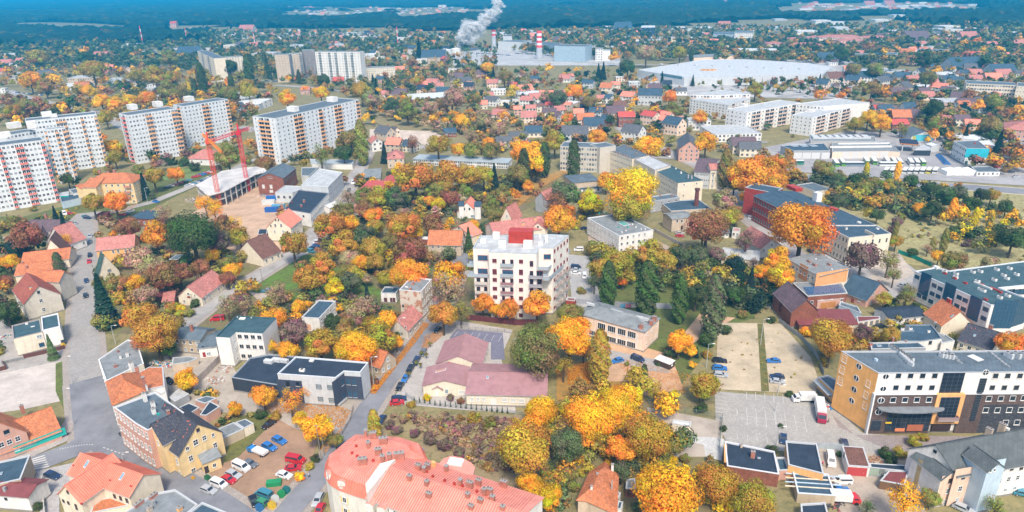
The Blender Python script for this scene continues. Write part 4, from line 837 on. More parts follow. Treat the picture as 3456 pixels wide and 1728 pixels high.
for r in range(6):
 for k in range(3):
  p=on_wall(v,5,960+k*48,700+r*86-k*35);A,B_=Vector(v.P[5]),Vector(v.P[6])
  if 2<p.z<17:ob('balcony',balcony_mesh(3.0,1.3,1.0,(.42,.36,.33)),R_,(p.x-R_.location.x,p.y-R_.location.y,p.z),math.atan2((B_-A).y,(B_-A).x))
B('bin_shelter','dark red bin shelter beside the cream block',[V('K',[(1055,915),(1138,925),(1140,895)],2.6,'flat',wc='red',rc='maroon',win={})],cat='shelter')
_,v_=B('school_hall','long peach two storey hall with grey hip roof and white framed windows',[
 V('22',[(672,470),(1335,656),(1562,540)],(1,1330,864),'hip',1.9,'peach','grey',win={0:0,1:(3,2,'small')},it=[('w',0,902+i*101,600+i*28,3.0,2.4,'white','dark',(4,1))for i in range(4)]+[('w',0,805,665,2.4,1.9,'white','dark',(4,1))]+[('w',0,1005+i*97,735+i*25,3.2,2.2,'white','dark',(4,1))for i in range(3)]+[('panel',0,958+i*100,690+i*26,.5,6.4,(.78,.77,.74))for i in range(4)]+
      [('ch',1300,600,1.2,1.0,.9),('ch',1432,520,1.4,1.0,.8),('ch',1400,560,1.1,1.0,.8),('bx',1055,458,4.6,.7,.8,'lightgrey','air_duct'),('bx',1310,530,4.6,.7,.8,'lightgrey','air_duct'),('bx',790,388,3.0,.7,.8,'lightgrey','air_duct'),('door',1,1515,735,1.4,2.2,(.2,.05,.05)),('canopy',1,1520,705,(2.6,1.4),.15,'blue')])],cat='school')
lm(v_[0],'the peach hall with grey roof')
B('site_cabin','purple brown site cabin with white roof on bare earth',[V('22',[(1435,925),(1588,985),(1640,945)],(1,1590,1036),'flat',wc='brown',rc='white',pc=(.75,.75,.75),par=0,win={},it=[('w',1,1610,985,.8,.7,'white','pale',(1,1))])],cat='cabin')
_,v_=B('office_building','white three storey office block with teal skylight and many roof vents',[V('12',[(757,702),(1078,882),(1422,826),(1085,655)],(1,1068,1062),'flat',wc='white',rc='grey',pc=(.68,.70,.72),win={0:(9,3,'small'),1:(6,3,'std')},it=[('sk',1120,762,6.5,4.0,mat('glass',(.15,.42,.42)))]+[('bx',x,y,.5,.5,.6,'teal' if i%3==0 else 'white','vent')for i,(x,y)in enumerate([(950,655),(1000,665),(1055,705),(1110,710),(1210,770),(1245,800),(1070,800),(1145,835),(1105,850),(1165,800),(1340,820),(930,650),(880,660),(1230,740),(1300,822)])])],cat='office')
lm(v_[0],'the white office block with teal skylight')
_,v_=B('textile_mill','long red brick mill with tall windows and dark blue roof',[
 V('13',[(-141,478),(175,634),(560,560)],(0,-150,732),'gx',1.6,'red','blue',oh=.3,gw=False,win={0:(13,3,'mill'),1:0},it=[('bx',490,535,3.2,3.0,4.5,'white','roof_cabin'),('bx',265,415,8,4,1.6,'red','roof_cabin'),('bx',180,550,.4,.4,.4,'white','vent'),('bx',285,585,.4,.4,.4,'white','vent')]),
 V('13',[(-230,395),(60,450),(130,400)],14.5,'flat',wc='red',rc='blue',win={}),
 V('13',[(180,640),(690,812),(1085,772),(690,600)],9.5,'flat',wc='red',rc='blue',pc=(.30,.32,.34),par=.3,win={0:(12,3,'mill')},it=[('bx',915,752,1.5,1.2,.6,'white','vent'),('bx',640,615,6,2.5,1.0,'red','roof_cabin')])],cat='factory')
lm(v_[0],'the red brick mill')
_,v_=B('mill_office','cream arched window wing with stepped parapet at the end of the red mill',[V('13',[(560,775),(815,902),(1240,860),(1090,775)],(1,782,1172),'flat',wc='cream',rc='blue',pc=(.62,.60,.56),win={0:(8,3,'arch'),1:(6,2,'arch')},it=[('ch',785,815,.9,.9,.8,'white'),('bx',1100,815,1.2,1.0,.5,'white','vent'),('bx',1022,868,6,.4,1.2,'cream','parapet_step')])],cat='office')
B('storage_hall','low cream storage hall with blue roof behind the red mill',[V('13',[(285,368),(482,437),(685,425)],(1,482,505),'flat',wc='cream',rc='bitumen',win={})],cat='warehouse')
_,v_=B('brick_workshop','small brown brick workshop with curved grey roof in the mill yard',[V('12',[(1492,662),(1612,715),(1818,690)],(1,1615,850),'gy',.9,'tan','grey',win={0:0,1:0},gw=False,it=[('w',1,1662,735,1.2,1.5,'white','dark',(1,2)),('w',1,1708,733,1.2,1.5,'white','dark',(1,2)),('door',1,1708,800,1.1,2.1,(.03,.03,.03)),('w',0,1562,720,.9,1.2,'none','dark',(1,1))])])
B('boiler_house','low building with blue roof beside the brick factory chimney',[V('12',[(1600,632),(2002,606),(1992,505)],4.5,'flat',wc='tan',rc='blue',win={0:0})],cat='boiler house')
p=G('12',1845,655);m=M();m.cyl((p.x,p.y),1.35,1.0,0,zat('12',1868,405,p)-1,mat('brickwall',(.20,.06,.05)),16);zt=zat('12',1868,405,p)
th=thing('factory_chimney','tall round dark brick factory chimney in the mill yard','chimney',(p.x,p.y,0));m.build('stack',th,(p.x,p.y,0));m=M();m.cyl((p.x,p.y),1.35,1.35,zt-1,zt,mat('brickwall',(.15,.05,.045)),16);m.build('crown',th,(p.x,p.y,0));LANDMARK.append((p.x,p.y,'the brick factory chimney'))
B('grey_house','grey rendered two storey house behind the curved roof workshop',[V('12',[(1400,537),(1687,492),(1610,455)],(0,1375,655),'flat',wc='grey',rc='bitumen',win={0:(4,2)},it=[('ch',1490,480,.9,.7,.8),('ch',1608,480,.9,.7,.8)])])
_,v_=B('long_tenement','long cream four storey tenement with blue roof facing the square',[
 V('12',[(1442,225),(1670,350),(1922,324),(1605,176)],(1,1692,572),'flat',wc='cream',rc='teal',pc=(.10,.15,.17),par=.15,win={0:(14,4,'small'),1:(2,4,'small')},it=[('ch',1700,255,.8,.8,1.2,'white'),('ch',1770,300,.9,.9,2.0,'grey'),('ch',1805,310,.8,.8,2.0,'grey'),('ch',1580,175,3,1,.8,'grey'),('ch',1648,210,.7,.7,.8,'white')]),
 V('12',[(1232,112),(1440,222),(1598,172),(1375,70)],13.5,'flat',wc='cream',rc='lightroof',pc=(.35,.3,.3),win={0:(12,4,'small')}),
 V('12',[(962,18),(1210,108),(1380,75),(1130,-40)],13.8,'flat',wc='cream',rc='bitumen',pc=(.3,.28,.28),par=.2,win={0:(16,4,'small')},it=[('ch',1000+i*26,30+i*9,.5,.5,.7)for i in range(8)]+[('ch',1160,-10,.6,.6,.8),('ch',1250,60,.6,.6,.8)])],cat='tenement',far=True)
lm(v_[0],'the long cream tenement')
_,v_=B('factory_block','pale four storey industrial block with rows of small square windows',[V('02',[(485,1172),(885,1188),(905,1140)],(1,888,1440),'flat',wc='dirty',rc='bitumen',win={0:(15,5,'sq')}),V('02',[(885,1188),(1045,1165),(1010,1120)],17,'flat',wc='dirty',rc='bitumen',win={})],cat='factory',far=True)
lm(v_[0],'the pale industrial block')
B('low_workshops','cluster of low blue roofed workshops behind the willow',[V('12',[(622,350),(885,325),(800,252)],6,'hip',1.5,'tan','bitumen',win={0:0}),V('12',[(690,412),(905,398),(875,350)],(0,692,450),'shed',.8,'white','blue',win={0:(3,1)}),V('12',[(690,520),(860,490),(820,450)],3,'shed',.6,'tan','brown',win={})],cat='workshop')
_,v_=B('plank_barn','weathered grey plank barn with faded red roof',[V('12',[(178,520),(352,520),(470,470)],(0,182,665),'gy',(345,443),'grey','pink',win={})],cat='barn')
_,v_=B('gabled_guesthouse','house with large pinkish red roof and cream gable right behind the cream block',[V('K',[(350,275),(870,205),(885,95)],8.0,'gx',3.5,'cream','pink',win={0:0,1:(3,2)},it=[('ch',628,140,1.4,.8,.8,'orange'),('ch',748,130,1.4,.8,.8,'orange')]),V('K',[(702,205),(852,212)],8.2,'gy',(775,152),'cream','pink',d=6,win={0:(2,1)}),V('K',[(412,110),(530,130)],8,'gy',(500,0),'cream','pink',d=9,win={0:(2,2)})])
lm(v_[0],'the pink roofed guesthouse')
B('garden_wall_house','long white outbuilding with bare roof beside the dark yew',[V('22',[(2110,-100),(2480,-60),(2500,-130)],3.4,'shed',1.0,'cream','lightroof',win={})])
B('pink_roofed_house','white house with pale pink roof behind the golden lime tree',[V('12',[(2290,880),(2500,1010),(2660,950)],5,'gx',4,'white','pink',win={0:0,1:(3,2)}),V('12',[(2215,830),(2290,835),(2300,805)],4,'flat',wc='white',rc='pink',win={0:(2,1)})])
_,v_=B('street_row','row of narrow townhouses with purple and red roofs beside the tall poplar',[V('12',[(1883,130),(2035,250),(2085,110)],(1,2030,415),'gx',3.5,'lightgrey','purple tile',win={0:(10,3,'small'),1:0}),V('12',[(1960,185),(2000,215)],12,'gy',2.5,'cream','pink',d=8,win={})],cat='townhouse',far=True)
_,v_=B('villa','half timbered villa with steep dark roof by the road fork',[V('02',[(1680,1195),(1888,1205),(1858,1110)],(0,1695,1320),'gy',(1792,1122),'pink','grey tile',win={0:(4,3),1:(3,3)})],far=True)
lm(v_[0],'the half timbered villa')
def round_window(v,root,side,t,u,w,r=.85):
 p=on_wall(v,side,u,w,t);A,B_=Vector(v.P[side%v.n]),Vector(v.P[(side+1)%v.n]);rz=math.atan2((B_-A).y,(B_-A).x);m=M();n=16;fm=mat('plain',(.75,.75,.73),.5)
 for i in range(n):
  a,b_=6.283*i/n,6.283*(i+1)/n;c=lambda an,q,y:(q*math.cos(an),y,q*math.sin(an))
  m.face([c(a,r,-.1),c(a,r*.84,-.1),c(b_,r*.84,-.1),c(b_,r,-.1)][::-1],fm);m.face([c(a,r,0),c(a,r,-.1),c(b_,r,-.1),c(b_,r,0)],fm)
 m.box((0,-.07,-r*.85),(.14,.08,r*1.7),fm);f=ob('round_window',m.mesh('round_window'),root,(p.x-root.location.x,p.y-root.location.y,p.z),rz)
 g=M();g.face([(r*.86*math.cos(6.283*i/n),-.05,r*.86*math.sin(6.283*i/n))for i in range(n)],mat('glass',GLASS['dark']));g.build('pane',f)
def curtain(v,root,side,t,u,w,ww,wh,nx,nz,gl='dark',fr=(.10,.13,.17),nm='curtain_wall',out=.12):
 p=on_wall(v,side,u,w,t);A,B_=Vector(v.P[side%v.n]),Vector(v.P[(side+1)%v.n]);rz=math.atan2((B_-A).y,(B_-A).x);m=M();fm=mat('plain',fr,.4);
 m.box((0,-out/2,-wh/2),(ww,out,wh),fm,0,False);f=ob(nm,m.mesh(nm),root,(p.x-root.location.x,p.y-root.location.y,p.z),rz)
 g=M();pw,ph=ww/nx-.1,wh/nz-.1;g.box((0,0,0),(pw,.04,ph),mat('glass',GLASS[gl]));me=g.mesh('pane')
 for i in range(nx):
  for j in range(nz):ob('pane',me,f,(-ww/2+ww*(i+.5)/nx,-out-.02,-wh/2+wh*j/nz+.05))
 return f
hb=V('23',[(737,850),(1112,1072),(2860,1058),(2760,842)],(1,988,1671),'flat',wc='white',rc='bitumen',pc=(.42,.44,.46),par=.1,win={0:0,1:0},it=[
 ('sk',2085,925,3.2,2.4,mat('metal',(.75,.76,.78)))]+
 [('bx',1240+i*28,815+i*19,1.7,.7,1.0,'lightgrey','air_conditioner')for i in range(8)]+[('bx',1345+i*22,900+i*22,1.7,.6,.9,'lightgrey','air_duct')for i in range(5)]+
 [('bx',1745+i*34,905+i*6,1.3,.8,1.1,'lightgrey','air_conditioner')for i in range(4)]+[('bx',2400+i*38,900+(i%2)*20,1.3,.9,1.4,'lightgrey','air_conditioner')for i in range(6)]+[('bx',1085,945,.8,.6,.6,'blue','vent')]+
 [('bx',1820+i*26,845+i*30,1.6,.35,.35,'grey','roof_kerb')for i in range(5)]+[('bx',2240+i*32,870+i*26,1.6,.35,.35,'grey','roof_kerb')for i in range(6)]+
 [('w',1,x,1098,1.5,1.6,'none','dark',(1,1))for x in(1312,1434,1556,1678,2290,2412,2535,2655)]+[('w',1,x,1217,1.5,1.6,'none','dark',(1,1))for x in(1286,1406,1526,1648,2255,2376,2498,2615)])
HR,hv=B('office_complex','long office building with orange, white and brown brick walls and round windows',[hb],cat='office building',far=False)
hb=hv[0];q0_,q1_=Vector(hb.P[0]),Vector(hb.P[1]);d_=(q1_-q0_).normalized();o_=Vector((d_.y,-d_.x));m=M();m.prism([tuple(q0_+o_*.03),tuple(q1_+o_*.03),tuple(q1_-o_*.2),tuple(q0_-o_*.2)],0,hb.h-.12,mat('plaster',(.98,.50,.16)));m.build('orange_wall',HR,HR.location);lm(hb,'the orange and brown office complex')
base_h=zat('33',1030,90,(on_wall(hb,1,1112,1072,'23').x,on_wall(hb,1,1112,1072,'23').y))
A,Bv=Vector(hb.P[1]),Vector(hb.P[2]);e_=(Bv-A).normalized();n_=Vector((e_.y,-e_.x));pb=on_wall(hb,1,1250,85,'33').z;L_=(Bv-A).length
def slab_on(s0,s1,z0,z1,out,mt,nm):
 q=[A+e_*s0+n_*out,A+e_*s1+n_*out,A+e_*s1-n_*.2,A+e_*s0-n_*.2];m=M();m.prism([tuple(p)for p in q],z0,z1,mt);return m.build(nm,HR,HR.location)
sx=lambda u,w,t='33':(Vector(on_wall(hb,1,u,w,t)[:2])-A).dot(e_)
s1=sx(1665,200);s2=sx(1930,200);s3=sx(2160,200)
slab_on(0,s1,0,pb,.5,mat('brickwall',(.13,.085,.075)),'brick_facade');slab_on(s2,s3,0,pb,.5,mat('brickwall',(.13,.085,.075)),'brick_facade');slab_on(s3,L_,0,pb-3.4,.5,mat('brickwall',(.05,.055,.07)),'brick_facade');slab_on(s3,L_,pb-3.38,pb,.48,mat('brickwall',(.13,.085,.075)),'brick_facade')
slab_on(s1-.2,s2+.2,3.4,pb+.2,.9,mat('plaster',(.86,.46,.18)),'orange_bay');slab_on(0,L_,pb,pb+.18,.75,mat('plain',(.6,.6,.6)),'ledge');slab_on(-.4,0,0,pb+.3,.8,mat('plain',(.7,.7,.68)),'wall_edge')
class FV:pass
fv=FV();fv.t='33';fv.n=4;off_=n_*.52;fv.P=[tuple(A+off_-e_*0),tuple(Bv+off_),(0,0),(0,0)]
for x in((1258,148),(1378,147),(1497,146),(1620,145),(2222,135),(2342,133),(2462,131),(2575,128),(2190,250),(2308,250),(2427,248),(2545,247),(2390,375),(2505,373)):p=on_wall(fv,0,*x);window(HR,HR.location,p,math.atan2(e_.y,e_.x),1.5,1.6,'white','dark',(1,1))
for(u,w)in((1137,152),(1112,268)):round_window(fv,HR,0,'33',u,w,.95)
for(u,w)in((1185,1105),(1158,1228),(2190,1065)):round_window(hb,HR,1,'23',u,w,.9)
for(u,w)in((917,1003),(890,1122),(867,1235)):round_window(hb,HR,0,'23',u,w,.95)
for(u,w)in((868,42),(843,155)):round_window(hb,HR,0,'33',u,w,.95)
for(u,w)in((1008,1180),(985,1290),(975,1400)):window(HR,HR.location,on_wall(hb,0,u,w,'23'),math.atan2(Vector(hb.P[1])[1]-hb.P[0][1],hb.P[1][0]-hb.P[0][0]),1.4,2.0,'white','dark',(1,2))
for(u,w)in((770,925),(745,1035),(727,1150)):window(HR,HR.location,on_wall(hb,0,u,w,'23'),math.atan2(Vector(hb.P[1])[1]-hb.P[0][1],hb.P[1][0]-hb.P[0][0]),1.6,2.4,'white','blue',(1,3))
curtain(hb,HR,1,'23',1850,1168,5.6,6.2,4,5);curtain(hb,HR,1,'23',2150,1195,1.8,4.4,1,6);curtain(fv,HR,0,'33',1805,215,5.0,6.4,4,6,out=.5);curtain(fv,HR,0,'33',2090,215,1.4,9.0,1,12)
curtain(fv,HR,0,'33',1410,350,11.4,6.6,9,5,out=.3,nm='glass_front');curtain(fv,HR,0,'33',1085,405,2.6,3.2,2,2)
p=on_wall(fv,0,1425,225);m=M();q=[(-8.6,0),(8.6,0)]+[(8.6*math.cos(a*.314),-1.2-2.0*math.sin(a*.314))for a in range(11)];q=[(-8.6,0)]+[(-8.6*math.cos(a*.314),-1.0-1.9*math.sin(a*.314))for a in range(11)]+[(8.6,0)];m.prism(q,0,.35,mat('metal',(.24,.26,.28)),True);ob('canopy',m.mesh('canopy'),HR,(p.x-HR.location.x,p.y-HR.location.y,p.z),math.atan2(e_.y,e_.x))
for(u,w,ww)in((1780,330,5.4),):p=on_wall(fv,0,u,w);ob('balcony',balcony_mesh(ww,1.6,1.0,(.35,.25,.25)),HR,(p.x-HR.location.x,p.y-HR.location.y,p.z),math.atan2(e_.y,e_.x))
for(u,w)in((1745,410),):p=on_wall(fv,0,u,w);m=M();m.box((0,.1,-1.6),(5.0,.3,3.1),mat('plain',(.05,.03,.03)));ob('passage',m.mesh('passage'),HR,(p.x-HR.location.x,p.y-HR.location.y,p.z),math.atan2(e_.y,e_.x))
for(u,w,c,ww,hh)in((1318,440,(.7,.25,.12),2.6,1.0),(1470,420,(.45,.15,.08),4.2,2.0),(1205,370,(.75,.5,.03),1.6,.5)):
 p=on_wall(fv,0,u,w);m=M();m.box((0,-.4,-hh/2),(ww,.06,hh),mat('plain',c,.4),0,False);ob('advertising_panel',m.mesh('advertising_panel'),HR,(p.x-HR.location.x,p.y-HR.location.y,p.z),math.atan2(e_.y,e_.x))
B('entrance_annex','low orange annex with sloping blue grey canopy at the back of the orange office wall',[V('23',[(510,1115),(700,1290),(760,1180),(600,1090)],4.2,'flat',wc='orange',rc='bitumen',win={0:(5,1)}),V('23',[(458,1150),(600,1290),(690,1290),(520,1105)],3.2,'flat',wc='grey',rc='greymetal',par=0,win={},z0=2.9)],cat='annex')
_,v_=B('old_factory_house','large grey roofed house with white gable and peach, blue and white facade',[
 V('33',[(1420,640),(1905,915),(2860,745),(2480,440)],(1,1838,1226),'gy',(1692,604),'white','dgrey',win={0:0,1:0},gw=False,it=[('ch',2225,470,1.4,.9,1.0,'tan'),('ch',2262,590,.8,.7,1.4,'cream'),('ch',2350,440,1.4,.8,1.6,'tan'),('bx',2400,455,1.0,.8,.8,'white','satellite_dish'),
  ('panel',1,1975,1010,7.2,10.5,(.78,.55,.42)),('panel',1,2220,960,6.5,11.5,(.52,.66,.78)),('w',0,1680,668,.8,.9,'dark','dark',(1,1))]+[('w',1,1965+i*93,930-i*17,1.0,1.0,'brown','dark',(2,2))for i in range(3)]+[('w',1,1932+i*95,1040-i*18,1.1,1.5,'white','dark',(2,2))for i in range(3)]+[('w',1,1900+i*95,1155-i*18,.9,1.4,'white','pale',(2,2))for i in range(2)]+[('door',1,2092,1130,1.6,2.8,(.05,.05,.06)),('w',1,2178,1090,.5,.8,'white','dark',(1,1)),('w',1,2208,1088,.5,.8,'white','dark',(1,1)),('w',1,2210,972,.5,.8,'white','dark',(1,1)),('w',1,2248,965,.5,.8,'white','dark',(1,1)),
  ('w',1,2365,845,1.0,1.2,'brown','dark',(2,2)),('w',1,2455,838,1.0,1.2,'brown','dark',(2,2)),('w',1,2550,830,1.0,1.2,'brown','dark',(2,2)),('w',1,2330,962,1.0,1.4,'white','dark',(2,2)),('w',1,2420,945,1.0,1.4,'white','dark',(2,2)),('w',1,2512,928,1.0,1.4,'white','dark',(2,2)),('w',1,2385,1055,1.0,1.0,'white','pale',(2,1)),('w',1,2480,1035,1.0,1.0,'white','pale',(2,1))]),
 V('33',[(2205,865),(2385,825)],12.2,'gy',(2312,775),'blue','dgrey',d=6,win={0:0},it=[('w',0,2240,860,.6,.9,'white','dark',(1,1)),('w',0,2280,852,.6,.9,'white','dark',(1,1))]),
 V('33',[(1450,722),(1742,950),(1902,906)],(1,1692,1240),'gx',1.6,'white','dgrey',win={0:0,1:0},it=[('panel',1,1790,1070,4.6,9.8,(.78,.55,.42)),('w',1,1832,962,1.0,1.4,'brown','dark',(2,2)),('w',1,1808,1062,1.0,1.5,'white','dark',(2,2)),('w',1,1775,1175,.9,1.4,'white','pale',(2,2)),('w',1,1712,1190,.8,1.4,'white','pale',(2,2)),('panel',0,1505,900,1.2,8.5,(.55,.42,.22),'ivy_rust')])],cat='house')
lm(v_[0],'the old grey roofed factory house')
B('roofers_shed','long dark roofed shed with orange end wall in the workshop yard',[V('33',[(205,800),(560,892),(490,585),(180,560)],4.6,'flat',wc='orange',rc='dark',win={},par=.1)],cat='shed')
B('lean_to_workshop','teal black lean to workshop with white roof battens beside the yard',[V('33',[(300,1086),(682,1112),(605,895),(245,845)],(0,318,1192),'flat',wc='beige',rc='blue',pc=(.6,.65,.7),win={},par=.1,it=[('bx',455,905+i*42,13,.25,.12,'cream' if i%2 else 'blue','batten')for i in range(4)])],cat='workshop')
_,v_=B('brick_outbuilding','brick outbuilding with dark blue felt roof and stepped red verge',[V('32',[(2165,812),(2688,895),(2640,665),(2140,562)],4.0,'flat',wc='brick',rc='dark',pc=(.65,.66,.7),par=.1,win={},it=[('ch',2308,625,.5,.4,1.0,'tan'),('ch',2420,725,1.0,.8,1.8),('sk',2485,738,.7,.5),('bx',2148,690,.7,7,.3,'orange','verge')]),V('33',[(110,860),(210,852),(170,725),(75,725)],3.0,'flat',wc='pink',rc='blue',win={},par=.1)],cat='outbuilding')
lm(v_[0],'the brick outbuilding with dark roof')
B('garage','white garage with rusty brown roof and red double door',[V('33',[(805,810),(1028,826),(962,626),(745,610)],(0,795,912),'flat',wc='white',rc='brown',par=0,win={},it=[('door',0,893,878,4.6,3.0,(.45,.06,.06),'garage_door'),('w',3,768,700,.9,1.4,'brown','dark',(1,2))])],cat='garage')
B('garage_row','row of grey lock up garages with dark flat roof',[V('33',[(1030,830),(1400,868),(1385,808),(1020,785)],2.7,'flat',wc='grey',rc='dark',par=0,win={},it=[('door',0,1095,870,3.6,2.1,(.32,.40,.32),'garage_door'),('door',0,1195,882,3.6,2.1,(.45,.50,.50),'garage_door')])],cat='garage')
B('timber_shed','leaning shed of red boards and corrugated sheet',[V('33',[(1130,960),(1380,1005),(1415,870),(1215,862)],2.6,'flat',wc='wood',rc='maroon',par=0,win={},it=[('sk',1275,935,4.6,1.2,mat('ribbed',(.4,.5,.55)))])],cat='shed')
B('low_shed','dark roofed shed at the bottom edge beside the lean to workshop',[V('33',[(340,1330),(610,1320),(575,1180),(330,1195)],3.0,'flat',wc='grey',rc='dark',par=.1,win={})],cat='shed')
GRo=[(1478,45),(2245,386),(2480,388),(2650,335),(2330,212),(2760,168),(2760,-80),(1825,40),(1690,5)]
acs=[('bx',x,y,1.6,1.0,.8,'white','air_conditioner')for x,y in((1775,60),(1885,115),(2135,235),(2165,250),(2410,300),(2330,318),(2400,125),(2275,140),(2500,85),(2370,95),(2300,35),(2430,25),(2135,55),(1890,80),(2060,60),(2105,155))]+[('bx',x,y,1.2,.8,.6,'red','air_conditioner')for x,y in((1780,72),(1880,122),(1985,170),(2150,185),(2335,262),(2190,335))]+[('bx',2160,195,7,.5,.5,'white','air_duct'),('bx',2290,235,4,.6,.4,'red','air_duct'),('bx',1690,15,1.8,1.5,.8,'white','roof_hatch')]
GR,gv=B('glass_office','white office block with blue glass stair bays and a curved glass corner',[V('23',GRo,11.5,'flat',wc='white',rc='teal',pc=(.66,.68,.70),par=.15,win={i:0 for i in range(9)},it=acs)],cat='office building')
gb=gv[0];lm(gb,'the blue glass office')
gs=next(i for i in range(gb.n)if abs(gb.P[i][0]-G2('23',1478,45,11.5)[0])<.5)
for(u,w)in((1578,175),(1820,285),(2075,420)):curtain(gb,GR,gs,'23',u,w,4.4,8.6,4,6,'blue',(.03,.07,.13))
for(u,w)in((1500,105),(1672,190),(1732,222),(1652,272),(1712,300),(1925,310),(1985,340),(1900,395),(1965,428),(2190,430),(2168,520),(1520,290),(1575,315),(1638,350)):window(GR,GR.location,on_wall(gb,gs,u,w,'23'),math.atan2(gb.P[gs+1][1]-gb.P[gs][1],gb.P[gs+1][0]-gb.P[gs][0]),2.0,1.6,'dark','blue',(2,1))
curtain(gb,GR,gs+1,'23',2365,480,7.3,10.5,6,7,'blue',(.03,.07,.13));curtain(gb,GR,gs+2,'23',2545,450,7.0,10.5,5,7,'blue',(.03,.07,.13))
for(u,w)in((2440,255),(2500,255),(2570,250)):window(GR,GR.location,on_wall(gb,gs+4,u,w,'23'),math.atan2(gb.P[(gs+5)%9][1]-gb.P[gs+4][1],gb.P[(gs+5)%9][0]-gb.P[gs+4][0]),3.2,2.2,'dark','blue',(2,1))
_,v_=B('brick_barn','large brick barn with patched grey purple roof',[V('23',[(60,264),(240,448),(532,462)],(0,66,430),'gx',(415,336),'brick','purple tile',win={0:0,1:0},it=[('door',0,125,410,2.0,3.6,(.12,.03,.04))])],cat='barn')
lm(v_[0],'the brick barn')
SR,sv=B('solar_roof_house','brick outbuilding carrying rows of blue solar panels',[V('23',[(400,300),(800,268),(730,137),(250,165)],5.6,'flat',wc='brick',rc='grey',par=0,win={0:(4,1)}),V('23',[(500,345),(770,318),(735,290),(480,300)],3.6,'flat',wc='pink',rc='pink',par=0,win={},it=[('door',0,565,392,3.0,2.4,(.45,.20,.06),'garage_door'),('door',0,643,380,3.0,2.4,(.45,.20,.06),'garage_door')])],cat='outbuilding')
lm(sv[0],'the solar panel roof')
c0,cA,cB=G('23',400,285,5.8),G('23',790,255,5.8),G('23',350,195,5.8);pm=M();ex=(cA-c0)/12.5;ey=(cB-c0)/3.6;l1,l2=ex.length-.08,min(ey.length,2.4)-.12
pm.box((0,0,0),(l1,l2,.06),mat('glass',(.02,.09,.22)),0,False)
for i in(-1,0,1):pm.box((i*l1/3,0,.061),(.03,l2,.01),mat('plain',(.45,.5,.55),.3))
pme=pm.mesh('solar_panel');yaw=math.atan2(ex.y,ex.x)
for r in range(3):
 for i in range(12):p=c0+ex*(i+.5)+ey*(r+.55);ob('solar_panel',pme,SR,(p.x-SR.location.x,p.y-SR.location.y,5.82),yaw)
_,v_=B('pink_mansard_house','pink house with dark blue mansard roof behind the solar roof',[V('23',[(785,222),(990,338),(1212,240)],(1,978,412),'gx',(1135,165),'pink','blue',win={0:0,1:0},it=[('w',1,1062,275,1.1,1.5,'white','dark',(2,2)),('w',1,1035,362,1.0,1.4,'white','pale',(2,1)),('w',0,920,335,1.0,1.4,'white','pale',(2,1)),('door',0,850,350,1.2,2.1,(.25,.05,.03)),('sk',910,160,.5,.8),('sk',1070,168,.5,.8),('ch',1115,160,.8,.6,1.0)])])
lm(v_[0],'the pink mansard house')
B('terrace','low flats in cream, orange and beige with chimneys on a grey roof',[V('13',[(205,1117),(520,1290),(765,1222)],(0,218,1350),'shed',1.2,'cream','grey',win={0:(8,2),1:0},it=[('ch',412,1150,1.8,.8,.9),('ch',468,1185,1.8,.9,1.0),('ch',615,1180,1.8,.8,.9),('panel',0,355,1250,5.0,6.2,(.75,.36,.16)),('panel',1,640,1300,14.5,5.6,(.78,.38,.16),'orange_wall'),('bx',480,1120,.6,.5,.5,'white','satellite_dish'),('bx',640,1225,.6,.5,.5,'white','satellite_dish')])],cat='house')
B('derelict_workshop','derelict workshop with black rotten roof and crumbling white walls',[V('23',[(1105,420),(1228,524),(1590,490)],(1,1222,600),'gy',1.2,'white','dark',win={0:0,1:(5,1)},it=[('door',1,1390,560,1.2,2.0,(.03,.03,.03))])],cat='workshop')
_,v_=B('red_gable_house','beige house with bright salmon tile roof and twin red chimneys',[V('23',[(1576,468),(1750,590),(2058,572)],(0,1578,570),'gx',(1945,450),'cream','orange tile',win={0:0,1:0},it=[('ch',1785,440,.7,.6,2.0,'red'),('ch',1808,455,.7,.6,2.0,'red'),('sk',1860,462,.6,1.0),('sk',1700,498,.5,.9),('w',0,1690,600,.8,1.3,'white','dark',(1,1))])])
lm(v_[0],'the beige house with twin chimneys')
B('flat_roof_workshops','cluster of joined workshops with dark blue flat roofs',[V('23',[(1300,745),(1540,750),(1748,722),(1690,640),(1640,582),(1380,585),(1460,640),(1300,650)],4.6,'flat',wc='white',rc='blue',par=.1,pc=(.2,.25,.3),win={0:0,1:0},it=[('w',1,1632,765,1.2,1.3,'dark','dark',(1,1)),('bx',1350,640,1.0,.6,.8,'white','air_conditioner'),('bx',1432,638,1.0,.6,.8,'white','air_conditioner'),('bx',1615,660,.8,.6,.7,'white','air_conditioner')]),V('23',[(1748,770),(1880,745),(1790,685),(1700,660)],3.6,'flat',wc='white',rc='grey',win={0:0}),V('23',[(1040,830),(1590,815),(1500,755),(1030,765)],7.0,'flat',wc='grey',rc='blue',par=.1,win={},it=[('ch',1255,750,.5,.5,1.2),('sk',1115,800,1.4,1.0),('ch',1030,800,.9,.7,1.2),('ch',1385,765,.5,.5,.8)])],cat='workshop')
_,v_=B('dark_tiled_house','beige house with dark slate blue tile roof and red patches',[V('23',[(1952,706),(2242,842),(2392,682)],(0,1945,800),'gx',3.4,'cream','slate',win={0:(4,1),1:0},it=[('ch',2235,630,1.2,.8,1.6),('sk',2085,668,.6,.9)])])
lm(v_[0],'the dark tiled house')
B('maroon_sheds','low outbuildings with maroon corrugated roofs behind the car park',[V('23',[(318,582),(562,584),(528,486)],2.8,'shed',.8,'wood','maroon',win={}),V('23',[(565,572),(902,580),(872,462)],(1,885,656),'shed',1.0,'cream','maroon',win={0:(2,1,'small')}),V('23',[(905,560),(1130,525),(1120,500),(890,500)],2.7,'flat',wc='cream',rc='maroon',par=0,win={0:(4,1,'mill')})],cat='shed')
